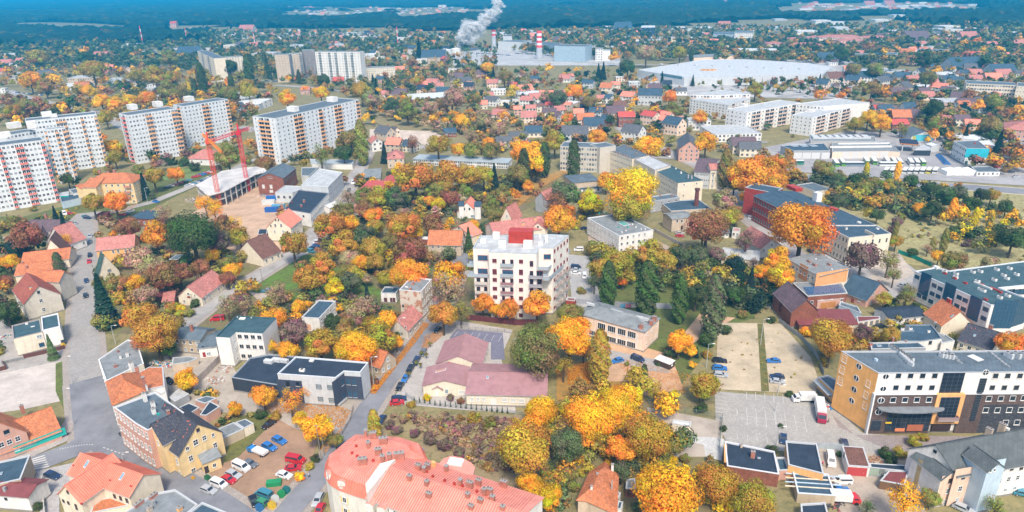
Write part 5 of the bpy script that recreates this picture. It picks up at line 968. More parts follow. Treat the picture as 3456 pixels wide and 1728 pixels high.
B('gate_house','grey concrete shed between the garages and the solar roof',[V('23',[(715,385),(940,470),(900,400),(730,350)],3.0,'flat',wc='blue',rc='bitumen',win={})],cat='shed')
_,v_=B('brick_hall','old red brick industrial hall with bricked arches and slate grey roof',[V('11',[(12,302),(270,300),(398,198)],(0,40,470),'gy',(135,250),'brick','bitumen',gw=False,win={0:0,1:(6,2,'mill')},it=[('w',0,75,385,1.6,2.4,'none','shut',(1,1)),('w',0,152,387,1.6,2.4,'none','shut',(1,1)),('w',0,155,433,2.2,1.6,'none','shut',(1,1)),('w',0,120,295,.6,1.2,'none','dark',(1,1)),('w',0,140,295,.6,1.2,'none','dark',(1,1)),('w',0,158,296,.6,1.2,'none','dark',(1,1))])],cat='factory')
lm(v_[0],'the old brick hall')
_,v_=B('metal_clad_factory','long pale metal clad factory with light roof and black wall beams',[V('11',[(455,372),(725,390),(868,242),(640,205)],(1,742,568),'flat',wc='lightgrey',rc='lightroof',pc=(.65,.68,.7),par=.1,win={1:(10,3,'small'),0:0}),V('11',[(192,445),(365,450),(520,385),(290,375)],(0,206,545),'flat',wc='lightgrey',rc='lightroof',par=.1,win={0:(3,1,'dark')}),V('11',[(455,272),(535,278),(630,190),(460,195)],(0,465,352),'flat',wc='lightgrey',rc='bitumen',win={})],cat='factory')
lm(v_[0],'the metal clad factory')
_,v_=B('felt_roofed_factory','cream factory wing with black tar roof and two rows of windows',[V('11',[(288,612),(545,657),(730,452),(430,420)],(1,547,806),'flat',wc='white',rc='dark',pc=(.2,.22,.25),par=.1,win={1:(16,2,'std'),0:0},it=[('ch',260,590,1.8,.9,1.2),('ch',485,545,.9,.8,1.4),('ch',458,590,.9,.8,1.2),('ch',322,585,.7,.6,1.0),('bx',360,545,1.2,.5,.4,'brick','vent'),('w',0,478,684,1.1,1.0,'dark','dark',(1,1))])],cat='factory')
lm(v_[0],'the black roofed factory wing')
B('white_hall','long low white hall with blue roof',[V('11',[(560,158),(968,165),(990,118),(540,108)],(1,975,216),'flat',wc='white',rc='greymetal',par=.1,win={})],cat='warehouse')
_,v_=B('gabled_house','beige house with salmon roof and cross gable beside the factory',[V('11',[(110,792),(347,798)],(0,138,936),'gy',(215,692),'cream','salmon metal',d=13,win={0:0,1:(3,2)},it=[('w',0,195,778,1.0,1.7,'white','dark',(2,1)),('w',0,253,778,1.0,1.7,'white','dark',(2,1)),('w',0,150,782,.6,.9,'dark','dark',(1,1)),('w',0,198,725,.6,.9,'dark','dark',(1,1)),('w',0,225,725,.6,.9,'dark','dark',(1,1)),('w',0,188,840,1.0,1.5,'white','pale',(2,1)),('w',0,275,840,1.0,1.5,'white','pale',(2,1))]),V('11',[(300,730),(390,735),(395,690)],7,'gy',2.5,'cream','salmon metal',d=None,win={})])
lm(v_[0],'the beige gabled house')
_,v_=B('brown_roofed_house','beige cottage with brown tile roof at the street bend',[V('11',[(-190,1052),(68,1112),(172,1018)],(1,76,1195),'gy',(-72,932),'cream','brown',win={0:0,1:(3,1)})])
lm(v_[0],'the brown roofed cottage')
_,v_=B('brick_farmhouse','wide brick and stone house with weathered orange tile roof and white windows',[V('11',[(1730,967),(2062,975)],(0,1742,1085),'gx',(2082,832),'tan','orange tile',d=10.5,win={0:0,1:(2,2)},it=[('w',0,1780+i*57,990,1.1,1.6,'white','dark',(2,2))for i in range(5)]+[('w',0,1778,1050,1.0,1.1,'red','dark',(1,1)),('w',0,1958,1058,1.1,1.5,'white','dark',(2,2)),('w',0,2010,1058,1.1,1.5,'white','dark',(2,2)),('door',0,1898,1065,1.3,2.2,(.10,.02,.03)),('ch',1885,830,.7,.6,.9)])])
lm(v_[0],'the wide brick farmhouse')
B('salmon_gabled_house','pale house with bright salmon roof and gable behind the brick farmhouse',[V('11',[(1942,824),(2165,890),(2215,832)],5.2,'gy',(2035,782),'cream','salmon metal',win={0:0,1:0},it=[('w',0,2042,805,.7,1.0,'dark','dark',(1,1)),('sk',2160,815,.8,1.4),('ch',2022,745,.6,.6,.8)])])
_,v_=B('white_villa','white villa with steep salmon gable and twin dark dormers',[V('11',[(2026,640),(2228,645),(2268,585)],(0,2030,702),'gy',(2122,546),'white','salmon metal',win={0:0,1:(2,2)},it=[('w',0,2095,612,.9,1.2,'dark','dark',(1,1)),('w',0,2148,612,.9,1.2,'dark','dark',(1,1)),('w',0,2180,685,2.2,1.5,'white','pale',(3,1)),('ch',2110,520,.6,.5,1.6,'white')]),V('11',[(2042,580),(2090,580),(2090,545)],7.6,'shed',.5,'white','blue',win={}),V('11',[(2200,585),(2258,585),(2262,548)],7.6,'shed',.5,'white','blue',win={})],cat='villa')
lm(v_[0],'the white villa with salmon gable')
B('red_roofed_shed','low building with red roof beside the crossing street',[V('11',[(1053,412),(1285,416),(1298,345)],3.0,'shed',1.0,'pink','redmetal',win={}),V('11',[(1290,352),(1385,358),(1402,290)],3.6,'gy',1.5,'cream','redmetal',win={}),V('11',[(1083,292),(1250,302),(1258,222)],(0,1085,332),'shed',1.2,'tan','grey',win={})],cat='shed')
_,v_=B('school_building','very long low school building with pale blue grey roof',[V('11',[(1580,110),(2532,152),(2540,108)],(0,1586,165),'shed',.5,'white','greymetal',win={0:(44,2,'wide')})],cat='school',far=True)
lm(v_[0],'the long school building')
B('pyramid_roof_house','tan house with red hipped roof beside the long school',[V('11',[(1320,106),(1488,100),(1490,45)],(0,1326,202),'hip',(1398,22),'tan','pink',win={0:(3,2)},it=[('w',0,1388,75,1.4,.8,'brown','dark',(1,1))])])
B('cottage','low cottage with long red brown roof among orange trees',[V('11',[(985,640),(1235,635),(1278,590)],3.2,'gx',2.6,'white','pink',win={})])
B('glasshouse','white curved roof pavilion in the gardens',[V('11',[(740,600),(830,560),(800,530)],3.2,'gx',1.0,'white','white',win={}),V('11',[(1370,645),(1450,660),(1470,640)],2.5,'flat',wc='teal',rc='white',win={})],cat='pavilion')
_,v_=B('yellow_apartment_house','yellow orange four storey apartment house with rusty hipped roof',[V('10',[(850,358),(1335,345)],(1,1392,562),'hip',4.0,'yellow','orange tile',d=15,win={0:(8,4),1:(4,4)},it=[('ch',1090,255,1.4,.9,1.2),('ch',1150,235,1.4,.9,1.0),('ch',1000,235,1.2,.8,1.0)]+[('bal',0,1290,y,3.4,(.50,.20,.14))for y in(395,450,500)]),V('10',[(962,395),(1148,312)],12.2,'gy',(1045,300),'yellow','orange tile',d=8,win={0:(3,4)}),V('10',[(845,420),(912,400)],9,'shed',2.0,'yellow','orange tile',d=6,win={0:(2,3)})],cat='apartment house',far=False)
lm(v_[0],'the yellow apartment house')
_,v_=B('orange_brick_house','orange brick house with bright red tile roof and small triangular gable',[V('10',[(968,1028),(1346,990)],(1,1378,1142),'gx',(1345,870),'orange','pink',d=10.5,win={0:0,1:(2,2)},it=[('ch',1210,915,.7,.6,2.2,'tan')]+[('w',0,x,1042-(x-1140)*.09,1.0,1.5,'white','dark',(2,2))for x in(1020,1140,1190,1265,1305)]+[('w',0,x,1115-(x-1140)*.09,1.2,1.5,'white','shut',(1,1))for x in(1205,1280,1325)]),V('10',[(1095,1008),(1215,1000)],6.6,'gy',(1148,942),'orange','pink',d=5,win={0:(3,1,'small')})])
lm(v_[0],'the orange brick house')
B('green_roofed_house','small cream house with steep green roof',[V('10',[(985,1300),(1198,1232),(1255,1190)],2.6,'gy',(1085,1048),'cream','green',win={0:0},it=[('w',0,1100,1230,1.5,1.0,'dark','pale',(2,1)),('ch',1145,1160,.7,.6,1.8),('ch',1110,1110,.6,.5,1.2,'tan')])])
_,v_=B('dark_roofed_villa','white villa with long dark purple roof beside the estate green',[V('10',[(235,835),(560,835),(622,745)],4.5,'gx',3.6,'white','purple tile',win={0:(3,1)},it=[('ch',510,745,1.4,.8,2.0),('ch',462,690,1.2,.8,1.6)]),V('10',[(390,870),(470,880),(480,800)],4,'gy',2.4,'white','purple tile',win={0:(2,1)})],cat='villa')
lm(v_[0],'the dark purple roofed villa')
B('pink_roofed_cottage','white gabled cottage with pale pink roof at the street corner',[V('10',[(475,928),(690,965),(742,885)],4.6,'gy',(592,790),'white','pink',win={0:(3,1),1:(3,1)})])
B('beige_gabled_cottage','beige gabled cottage with brown roof and roof window',[V('10',[(465,1052),(655,1060),(702,975)],4.4,'gy',(545,910),'cream','brown',win={0:(4,1),1:(2,1)},it=[('sk',640,955,.6,.9)])])
_,v_=B('orange_roofed_farmhouse','long house with bright orange roof and cross wing',[V('10',[(215,1168),(688,1112),(642,1028)],4.6,'gx',3.0,'cream','orange tile',win={0:0,1:(2,1)},it=[('sk',525,1128,.6,.9),('ch',215,1115,.7,.6,1.2)]),V('10',[(150,1285),(545,1240),(500,1150)],4.2,'gx',2.8,'cream','orange tile',win={0:0},it=[('ch',265,1190,.7,.6,1.4)])])
B('hillside_house','white house with wide salmon roof behind the derelict tenement',[V('10',[(250,1340),(590,1330),(575,1270)],6,'gx',3,'white','salmon metal',win={0:0})])
B('kiosk_house','flat blue roofed brick house behind the orange maple',[V('10',[(1305,702),(1530,714),(1558,642)],5.0,'shed',.6,'brick','blue',win={0:(4,1)},it=[('ch',1450,640,.8,.5,.8),('ch',1520,640,.8,.5,.8)])])
B('newspaper_kiosk','small red and yellow kiosk with octagonal roof at the junction',[V('10',[(975,668),(1062,665),(1060,640)],2.8,'hip',.8,'red','maroon',win={},it=[('panel',0,1015,690,1.6,1.6,(.75,.72,.68)),('panel',0,1048,690,1.2,1.2,(.8,.6,.05))])],cat='kiosk')
B('market_pavilion','low shopping pavilion with dark blue flat roofs under the towers',[V('10',[(615,545),(850,490),(820,445),(600,480)],4,'flat',wc='blue',rc='blue',win={}),V('10',[(600,480),(690,475),(690,435),(595,450)],4.6,'flat',wc='teal',rc='lightroof',win={0:(3,1)}),V('10',[(735,455),(838,435),(790,400),(690,415)],5,'flat',wc='white',rc='bitumen',win={})],cat='shop')
B('salmon_roof_house','white house with large salmon hipped roof beside the purple maples',[V('10',[(1880,105),(2165,115),(2190,55)],4.5,'hip',5.0,'white','pink',win={0:(3,1)})])
dk=[G2('10',u,v,8.5)for u,v in((1968,372),(2090,480),(2255,435),(2576,262),(2690,235),(2640,180),(2440,195),(2230,230))]
dk=dk if area2(dk)>0 else dk[::-1];c=sum((Vector(p)for p in dk),Vector((0,0)))/len(dk);th=thing('concrete_frame','unfinished pale concrete deck on columns in the building site','building site',(c.x,c.y,0));m=M();m.prism(dk,8.1,8.5,mat('sand',(.62,.60,.57)),True);m.build('deck',th,th.location)
m=M();m.prism(offset(dk,.6),4.0,4.3,mat('sand',(.5,.48,.45)),True);m.build('deck',th,th.location);cm=M();cm.box((0,0,0),(.6,.6,8.1),mat('sand',(.5,.48,.46)));cme=cm.mesh('column')
for i in range(len(dk)):
 a,b_=Vector(dk[i]),Vector(dk[(i+1)%len(dk)]);nseg=max(1,int((b_-a).length/5.5))
 for k in range(nseg):p=a+(b_-a)*(k/nseg);p=p+(c-p).normalized()*1.0;ob('column',cme,th,(p.x-c.x,p.y-c.y,0))
q=offset(dk,5);m=M();m.prism(q,0,8.1,mat('sand',(.33,.31,.30)),False,False);m.build('core_wall',th,th.location);m=M()
for i in range(26):k=i/26*len(dk);a,b_=Vector(dk[int(k)]),Vector(dk[(int(k)+1)%len(dk)]);p=a+(b_-a)*(k%1);m.box((p.x,p.y,8.5),(.12,.12,1.3),mat('plain',(.35,.3,.28)))
m.build('rebar',th,th.location,'stuff');BUILT.append(dk);LANDMARK.append((c.x,c.y,'the unfinished concrete deck'))
def crane(t,ub,vb,ut,vt,j1,j2,col,label,jc=None):
 p=G(t,ub,vb);H=zat(t,ut,vt,p);base=(p.x,p.y,0);th=thing('tower_crane',label,'crane',base,0,'tower cranes on the building site');mt=mat('plain',col,.5);mj=mat('plain',jc or col,.5);m=M();w=.9
 cs=[(p.x+sx*w,p.y+sy*w)for sx,sy in((-1,-1),(1,-1),(1,1),(-1,1))]
 for x,y in cs:m.bar((x,y,0),(x,y,H),.2,mt)
 z=0;k=0
 while z<H-2:
  for i in range(4):a,b_=cs[i],cs[(i+1)%4];m.bar((*a,z),(*b_,z+2)if k%2 else(*b_,z+2),.09,mt);m.bar((*a,z),(*b_,z),.09,mt)
  z+=2;k+=1
 m.build('mast',th,base,'stuff');m=M();m.box((p.x,p.y,H-1.5),(2.2,2.2,2.4),mt,0,False);m.build('cab',th,base);m=M();m.bar((p.x,p.y,H),(p.x,p.y,H+5),.7,mt);top=Vector((p.x,p.y,H+5));m.build('tower_top',th,base)
 a,b_=G(*j1,H),G(*j2,H);m=M();d=(b_-a);n=max(4,int(d.length/2));e=d.normalized();s=Vector((-e.y,e.x,0))*.6
 for k in range(n):
  q0,q1=a+d*k/n,a+d*(k+1)/n;up=Vector((0,0,1.5));mid=(q0+q1)/2+up
  for sg in(1,-1):m.bar(q0+s*sg,q1+s*sg,.16,mj);m.bar(q0+s*sg,mid,.12,mj);m.bar(mid,q1+s*sg,.12,mj)
  m.bar(q0+s,q0-s,.12,mj);m.bar(q0+up+d/n/2,q1+up+d/n/2 if k<n-1 else q1+up,.22,mj)
 m.build('jib',th,base,'stuff');m=M();m.bar(top,a+d*.25+Vector((0,0,1.5)),.1,mt);m.bar(top,a+d*.75+Vector((0,0,1.5)),.1,mt);m.build('tie_bar',th,base);m=M();m.box((a.x,a.y,H-1.8),(2.0,1.4,2.4),mat('sand',(.5,.48,.45)),0,False);m.build('counterweight',th,base);return th
crane('10',2215,585,2065,-70,('00',2040,1060),('00',2235,1245),(.75,.10,.05),'red tower crane whose orange jib points towards the camera',(.80,.25,.03))
crane('10',2500,435,2410,-160,('00',2515,1000),('00',2120,1135),(.75,.03,.05),'red tower crane whose jib reaches over to the first crane')
def bays(v,root,side,spec,ns,bc,sill=None,far=False):
 a,b_=Vector(v.P[side%v.n]),Vector(v.P[(side+1)%v.n]);L=(b_-a).length;e=(b_-a)/L;nn=Vector((e.y,-e.x));rz=math.atan2(e.y,e.x);nb=len(spec);bw=L/nb;hh=(v.h-1.2)/ns;fj=M();base=root.location;gm=mat('glass',GLASS['dark']);gp=mat('glass',GLASS['pale']);fm=mat('plain',(.8,.8,.8),.5)
 f_=lambda s,z,dn:((a+e*s+nn*dn).x,(a+e*s+nn*dn).y,z)
 def rect(s0,s1,z0,z1,dn,mt):fj.face([f_(s0,z0,dn),f_(s1,z0,dn),f_(s1,z1,dn),f_(s0,z1,dn)],mt)
 for i,ch in enumerate(spec):
  sc_=bw*(i+.5)
  for k in range(ns):
   z=1.0+hh*k+.95;rr=random.random();g_=gp if rr<.42 else gm
   if ch=='w':rect(sc_-.65,sc_+.65,z-.1,z+1.3,.04,fm);rect(sc_-.56,sc_-.05,z,z+1.22,.07,g_);rect(sc_+.05,sc_+.56,z,z+1.22,.07,g_)
   elif ch=='s':rect(sc_-.5,sc_+.5,z,z+1.2,.04,fm);rect(sc_-.4,sc_+.4,z+.1,z+1.1,.07,g_)
   elif ch in 'bB':
    W_=bw-.35;rect(sc_-W_/2,sc_+W_/2,z-.9,z+1.55,.04,fm);rect(sc_-W_*.44,sc_-.15,z-.3,z+1.45,.07,gm if rr<.7 else gp);rect(sc_+.1,sc_+W_*.4,z-.3,z+1.45,.07,gm)
    p=a+e*sc_;o=ob('balcony',balcony_mesh(round(W_,1),1.1,.95,bc),root,(p.x-base.x,p.y-base.y,z-1.15),rz)
 fj.build('windows',root,base,'stuff')
def tower(label,vols,faces,cat='tower block',name='tower_block',group='tower blocks of the housing estate'):
 root,vs_=B(name,label,vols,cat,group,far=True)
 for(i,side,spec,ns,bc)in faces:bays(vs_[i],root,side,spec,ns,bc)
 for v in vs_:lm(v,'the '+label.split(' with')[0].split(' at ')[0])
 return root
OR=(.85,.44,.20);RD=(.82,.22,.17);TW=dict(wc='towerwhite',rc='bitumen',pc=(.55,.58,.6),win={})
tb=lambda u,v,w=6,d=5,h=3.2:('bx',u,v,w,d,h,'white','lift_housing')
tower('pale tower block with red balconies at the frame edge',[V('L',[(-420,640),(450,527)],(1,622,1166),d=13,it=[tb(40,500,7,5,3)],**TW)],[(0,0,'wwbwwwwwbwwwbbwwwwb',12,RD),(0,1,'sws',12,RD)])
tower('long pale tower block with orange balconies and recessed dark end wall',[V('L',[(262,332),(997,258)],(1,1124,796),d=13,it=[tb(490,285),tb(560,290,4,4,2)],**TW),V('L',[(362,432),(470,407),(664,385)],(1,610,965),**dict(TW,wc='towerwhite'),it=[tb(330,400,7,5,4)]),V('L',[(60,480),(365,430)],33,d=12,it=[tb(150,400,7,5,3.5)],**TW)],[(0,0,'wwwwwwwwbbbwwwwbwwwb',11,OR),(1,1,'wwbwb',11,OR),(1,0,'sBs',11,OR),(2,0,'wwwwwwww',11,OR),(0,1,'ww',11,OR)])
tower('grey ended tower block with orange balconies and two wings',[V('00',[(1142,848),(1282,862),(1778,790)],(1,1385,1355),it=[tb(1335,800,7,5,3.5),tb(1590,770,7,5,3.5)],**TW),V('00',[(1740,755),(1842,770),(2292,698)],33,it=[tb(1905,715,7,5,3.5)],**TW)],[(0,0,'sbs',11,RD),(0,1,'wwwwwbbwwwwwwbb',11,OR),(1,1,'wwwwwbbwwwwwb',11,OR),(1,0,'sbs',11,OR)])
t4=tower('white tower block with orange balconies and a painted mural on its end',[V('01',[(22,858),(192,893),(1035,702)],(1,256,1362),it=[tb(375,820,7,5,3.5),tb(770,722,7,5,3.5)],**TW)],[(0,0,'sbbs',11,OR),(0,1,'wwwwbbwwwwbwwwbbwwwwb',11,OR)])
tower('distant white tower block with orange and glazed balcony columns',[V('01',[(592,224),(1042,226)],(1,1066,548),d=13,par=.4,**dict(TW,wc='white'))],[(0,0,'wbwwbwbwwbwbww',12,(.55,.58,.55)),(0,1,'ww',12,OR)])
tower('distant tan tower block behind the golden tree',[V('01',[(185,256),(326,252)],(0,210,532),d=14,wc='tan',win={},rc='bitumen'),V('01',[(330,245),(460,240)],32,d=14,wc='tan',win={},rc='bitumen'),V('01',[(470,212),(588,206)],34,d=14,wc='greybrown',win={},rc='bitumen')],[(0,0,'wwwww',11,OR),(0,1,'bwb',11,(.3,.35,.4)),(1,0,'bwwb',11,(.4,.4,.4)),(2,0,'sss',11,(.3,.3,.3))])
tower('long cream block of four storeys beside the distant white tower',[V('01',[(1062,388),(1396,376)],(0,1070,512),d=14,wc='cream',win={},rc='bitumen')],[(0,0,'wwwwwwwwwwwwwwww',5,OR),(0,1,'ww',5,OR)])
tower('far beige slab block behind the poplars',[V('00',[(1985,215),(2150,290)],30,d=14,wc='cream',win={},rc='bitumen'),V('00',[(2150,290),(2440,270)],28,d=14,wc='cream',win={},rc='bitumen')],[(0,0,'wwbwwbww',10,(.5,.5,.5)),(1,0,'wwwwwwwwww',10,(.5,.5,.5))])
NB=dict(cat='apartment block',name='new_apartment_block',group='new white apartment blocks');WT=dict(wc='white',rc='lightroof',pc=(.7,.7,.7),win={});BR=(.70,.52,.42)
tower('new white apartment block with brown balconies and scattered end windows',[V('02',[(2195,792),(2366,832),(2905,735)],(1,2356,1045),it=[tb(2330,770,5,4,2)],**WT)],[(0,0,'swsws',5,BR),(0,1,'wbbwbbwbbwbb',5,BR)],**NB)
tower('new white apartment block nearest the depot with one red awning',[V('03',[(262,852),(450,886),(1024,732)],(1,432,1076),it=[tb(430,825,5,4,1.5),tb(640,790,4,3,1.5)],**WT),V('03',[(285,745),(570,770),(1020,735),(720,690)],17.5,'flat',**WT)],[(0,0,'swsws',5,BR),(0,1,'wbbwbbwbbwbbwb',5,BR),(1,0,'wwwwwwww',5,BR)],**NB)
tower('unfinished white apartment block behind the new ones',[V('02',[(1792,702),(2180,760),(2400,690),(2100,660)],(0,1802,850),'flat',wc='white',rc='lightroof',win={})],[(0,0,'wwwwwwwwwwww',5,BR),(0,1,'wbwwbww',5,BR)],**NB)
tower('rear white apartment block with long dark strip windows',[V('02',[(1795,655),(2060,660),(2400,645),(2160,600)],16,'flat',wc='white',rc='lightroof',win={})],[(0,0,'bbwwbbww',5,BR),(0,1,'wbwbwwbw',5,BR)],**NB)
B('depot_garages','grey depot garage with three saw tooth roof lights and roller doors',[V('03',[(130,1165),(260,1218),(626,1216),(560,1140)],(1,262,1303),'flat',wc='grey',rc='blue',par=.1,win={},it=[('door',1,x,1268,5.5,4.2,(.6,.6,.6),'roller_door')for x in(300,390,480,580)]+[('sk',265+i*95,1170,4.5,4.5,mat('glass',(.3,.36,.4)))for i in range(3)])],cat='depot',far=True)
_,v_=B('depot_workshop','long peach depot workshop with white vehicle doors',[V('03',[(650,1228),(1215,1222),(1330,1230),(1190,1120),(640,1120)],(0,655,1302),'flat',wc='peach',rc='grey',par=.1,win={},it=[('door',0,x,1265,5.5,5.0,(.62,.60,.58),'roller_door')for x in(785,880,975,1070,1165)]+[('bx',930,1185,42,1.5,1.0,'white','roof_light'),('bx',960,1150,36,1.2,.8,'white','roof_light')])],cat='depot',far=True)
lm(v_[0],'the peach bus depot')
B('saw_tooth_hall','low hall with saw tooth grey roof behind the depot',[V('03',[(430,1120),(1090,1125),(1070,1070),(420,1065)],6,'flat',wc='concrete',rc='grey',par=.1,win={},it=[('bx',480+i*70,1085,6,9,1.2,'lightgrey','roof_light')for i in range(8)])],cat='depot',far=True)
_,v_=B('mural_garage','grey gabled hall with cyan, pink and yellow painted front',[V('03',[(1445,1072),(1698,1068)],(0,1447,1125),'gy',(1567,1022),'lightgrey','bitumen',d=18,win={},it=[('panel',0,1567,1092,16,5.0,(.10,.50,.62),'mural'),('panel',0,1470,1096,2.4,4.0,(.6,.6,.15),'mural'),('panel',0,1668,1092,2.4,4.0,(.75,.12,.35),'mural')])],cat='garage',far=True)
lm(v_[0],'the cyan painted hall')
p=G('03',1445,1215);q1,q2=G('03',1362,1150,5.2),G('03',1545,1162,5.2);e=(q2-q1);th=thing('petrol_station','petrol station canopy with black and orange band','petrol station',((q1+q2)/2)[:2]+(0,));m=M();ya=math.atan2(e.y,e.x);cc=(q1+q2)/2;m.box((cc.x,cc.y+5,5.2),(e.length,14,1.3),mat('plain',(.03,.04,.08)),ya,False);m.box((cc.x,cc.y+5,5.5),(e.length+.1,14.1,.4),mat('plain',(.8,.3,.03)),ya,False);m.build('canopy',th,th.location)
for dx in(-6,6):
 for dy in(1,9):m=M();m.box((cc.x+dx,cc.y+dy,0),(.5,.5,5.2),mat('plain',(.6,.6,.6)));m.build('column',th,th.location)
B('station_shop','dark glazed petrol station shop',[V('03',[(1470,1212),(1640,1215),(1650,1160),(1550,1165)],4,'flat',wc='anthracite',rc='lightroof',win={})],cat='shop',far=True)
OB,ov=B('administration_block','pale office block with large cyan banner on its end',[V('03',[(1868,1120),(2004,1194),(2219,1198),(2110,1112)],(1,1987,1362),'flat',wc='white',rc='bitumen',win={0:(8,3,'sq')},it=[('panel',1,2103,1243,13.5,6.2,(.04,.48,.60),'banner'),('door',1,1995,1340,1.6,2.4,(.03,.12,.12)),('bx',2080,1150,1.0,.8,.9,'red','vent')])],cat='office',far=False)
lm(ov[0],'the office with cyan banner')
B('small_office','low cream office with grey roof beside the white tents',[V('13',[(2048,186),(2105,239),(2336,238),(2230,180)],(1,2102,284),'flat',wc='white',rc='bitumen',win={1:(5,1)})],cat='office',far=True)
B('white_hall','white roofed shop hall by the right edge',[V('03',[(1895,1090),(2110,1115),(2232,1110),(2080,1055),(1880,1065)],6,'flat',wc='white',rc='white',par=.1,win={}),V('03',[(2110,1150),(2306,1172),(2240,1115),(2110,1118)],8,'flat',wc='blue',rc='white',par=.1,win={})],cat='warehouse',far=True)
B('canopy_hall','white flat canopy beside the petrol station',[V('03',[(1580,1150),(1650,1172),(1732,1160),(1650,1130)],4.6,'flat',wc='lightgrey',rc='white',par=.05,win={})],cat='canopy',far=True)
B('red_roof_mansion','pink white house with red hipped roof at the right edge',[V('03',[(2380,1015),(2760,1030),(2740,960)],(0,2362,1100),'hip',4.5,'pink','pink',win={0:(8,2)})],far=True)
for i in range(3):
 p=G('13',1820+i*85,260);c=(p.x,p.y,0);th=thing('marquee_tent',('left','middle','right')[i]+' one of three white peaked marquee tents beside the small office','tent',c,0,'white marquee tents');m=M();s=3.6;z=2.6;mt=mat('plain',(.78,.78,.78))
 for k in range(4):
  a,b_=[(-s,-s),(s,-s),(s,s),(-s,s)][k],[(s,-s),(s,s),(-s,s),(-s,-s)][k];m.face([(*a,z),(*b_,z),(0,0,z+2)],mt)
 m.build('roof',th);m=M();m.prism([(-s,-s),(s,-s),(s,s),(-s,s)],0,z,mt,False,False);m.build('wall',th)
_,v_=B('retail_hall','huge white flat roofed retail hall beyond the gardens',[V('T1',[(632,352),(868,390),(1560,375),(1612,335),(1500,318),(1180,298),(960,300)],9.5,'flat',wc='lightgrey',rc='whitegrey',pc=(.6,.62,.64),par=.1,win={0:0},it=[('bx',960+i*11,355-(i%2)*3,8,2,1.2,'orange','pallet_stack')for i in range(6)]+[('bx',750+i*87,325+(i*37)%34,4,3,1.5,'lightgrey','air_conditioner')for i in range(9)]+[('panel',0,800,383,40,3.5,(.10,.22,.28),'glazing')])],cat='shopping hall',far=True)
lm(v_[0],'the white retail hall')
_,v_=B('power_works','large blue grey windowless works hall',[V('02',[(425,165),(737,170),(850,150)],(0,430,320),'flat',wc='factory',rc='bitumen',win={},d=None),V('02',[(180,130),(425,165),(440,130)],14,'flat',wc='factory',rc='bitumen',win={}),V('02',[(-140,118),(95,124),(90,104)],(1,96,212),'flat',wc='lightgrey',rc='bitumen',win={}),V('02',[(-90,60),(0,64),(0,50)],(1,0,190),'flat',wc='lightgrey',rc='bitumen',win={})],cat='factory',far=True)
lm(v_[0],'the blue grey works hall')
B('works_offices','white and orange works offices beside the blue grey hall',[V('02',[(842,190),(915,192),(915,180)],(0,845,310),'flat',wc='white',rc='bitumen',win={0:(3,5,'wide')}),V('02',[(915,212),(990,214),(990,200)],(0,918,310),'flat',wc='white',rc='lightroof',win={})],cat='office',far=True)
def stack(t,ub,vb,ut,vt,r,n,label,c1=(.75,.08,.10),c2=(.75,.75,.75),red=.55):
 p=G(t,ub,vb);H=zat(t,ut,vt,p);th=thing('striped_chimney',label,'chimney',(p.x,p.y,0));
 z0=H*(1-red);m=M();m.cyl((0,0),r*1.3,r*1.1,0,z0,mat('sand',(.5,.52,.55)),14);m.build('shaft',th)
 for i in range(n):m=M();m.cyl((0,0),r*(1.1-.15*i/n),r*(1.1-.15*(i+1)/n),z0+H*red*i/n,z0+H*red*(i+1)/n,mat('plain',c1 if i%2==(n-1)%2 else c2),14);m.build('band',th)
stack('02',275,300,275,12,4.2,7,'thick red and white striped chimney of the works',red=.58);stack('01',2395,200,2392,0,3.6,3,'short chimney with red top behind the steam',red=.3)
for i,(t,ub,vb,ut,vt,r)in enumerate([('00',1042,85,1025,-10,.8),('00',1440,145,1410,-40,.9),('00',1885,130,1870,-20,.7),('00',2570,180,2545,20,.8),('01',1430,170,1420,-30,.9),('02',803,150,803,45,.8)]):stack(t,ub,vb,ut,vt,r,5,['slim red and white mast standing farthest left','slim red and white mast above the left tree belt','slim red and white mast among far white halls','slim red and white mast before the grey box hall','slim red and white mast beside the white far house','slim red and white mast behind the works hall'][i],red=.8)
for i,(t,u,v,r,h,nm)in enumerate([('01',1905,270,11,11,'large white storage tank beside the works'),('01',2010,240,9,8,'smaller white storage tank with green base')]):
 p=G(t,u,v);th=thing('storage_tank',nm,'tank',(p.x,p.y,0));m=M();m.cyl((0,0),r,r,0,h,mat('metal',(.72,.72,.68)),24);m.cyl((0,0),r,1,h,h+2,mat('metal',(.75,.75,.72)),24);m.build('shell',th)
B('blue_glass_tower','dark blue glass office cube in the far town',[V('T1',[(650,135),(720,138),(720,128)],(0,652,182),'flat',wc='anthracite',rc='white',win={0:(8,6,'bluepair')})],cat='office',far=True)
B('ribbed_office_block','far white and dark glazed office slab',[V('T1',[(1012,172),(1120,172),(1120,160)],(0,1014,208),'flat',wc='blue',rc='bitumen',win={0:(14,4,'wide')}),V('T1',[(1120,165),(1215,165),(1215,155)],17,'flat',wc='white',rc='bitumen',win={0:(10,4,'sq')})],cat='office',far=True)
B('white_school','long white school with strip windows behind the retail hall',[V('T1',[(1125,252),(1343,252),(1343,243)],(0,1126,282),'flat',wc='white',rc='white',win={0:(22,2,'wide')}),V('T1',[(915,290),(1125,278),(1125,268)],7,'shed',1,'peach','grey',win={})],cat='school',far=True)
B('yellow_school','long cream school with rows of blue windows on the right',[V('03',[(2000,540),(2505,560),(2520,530)],(0,2010,690),'flat',wc='cream',rc='bitumen',win={0:(18,4,'wide')}),V('03',[(2505,560),(2700,575),(2700,540)],15,'flat',wc='cream',rc='bitumen',win={0:(6,4,'small')})],cat='school',far=True)
B('white_flats','white four storey flats with dark balconies among dark trees',[V('03',[(888,252),(1128,255),(1128,240)],(0,892,325),'flat',wc='white',rc='bitumen',win={0:(12,4,'sq')})],cat='flats',far=True)
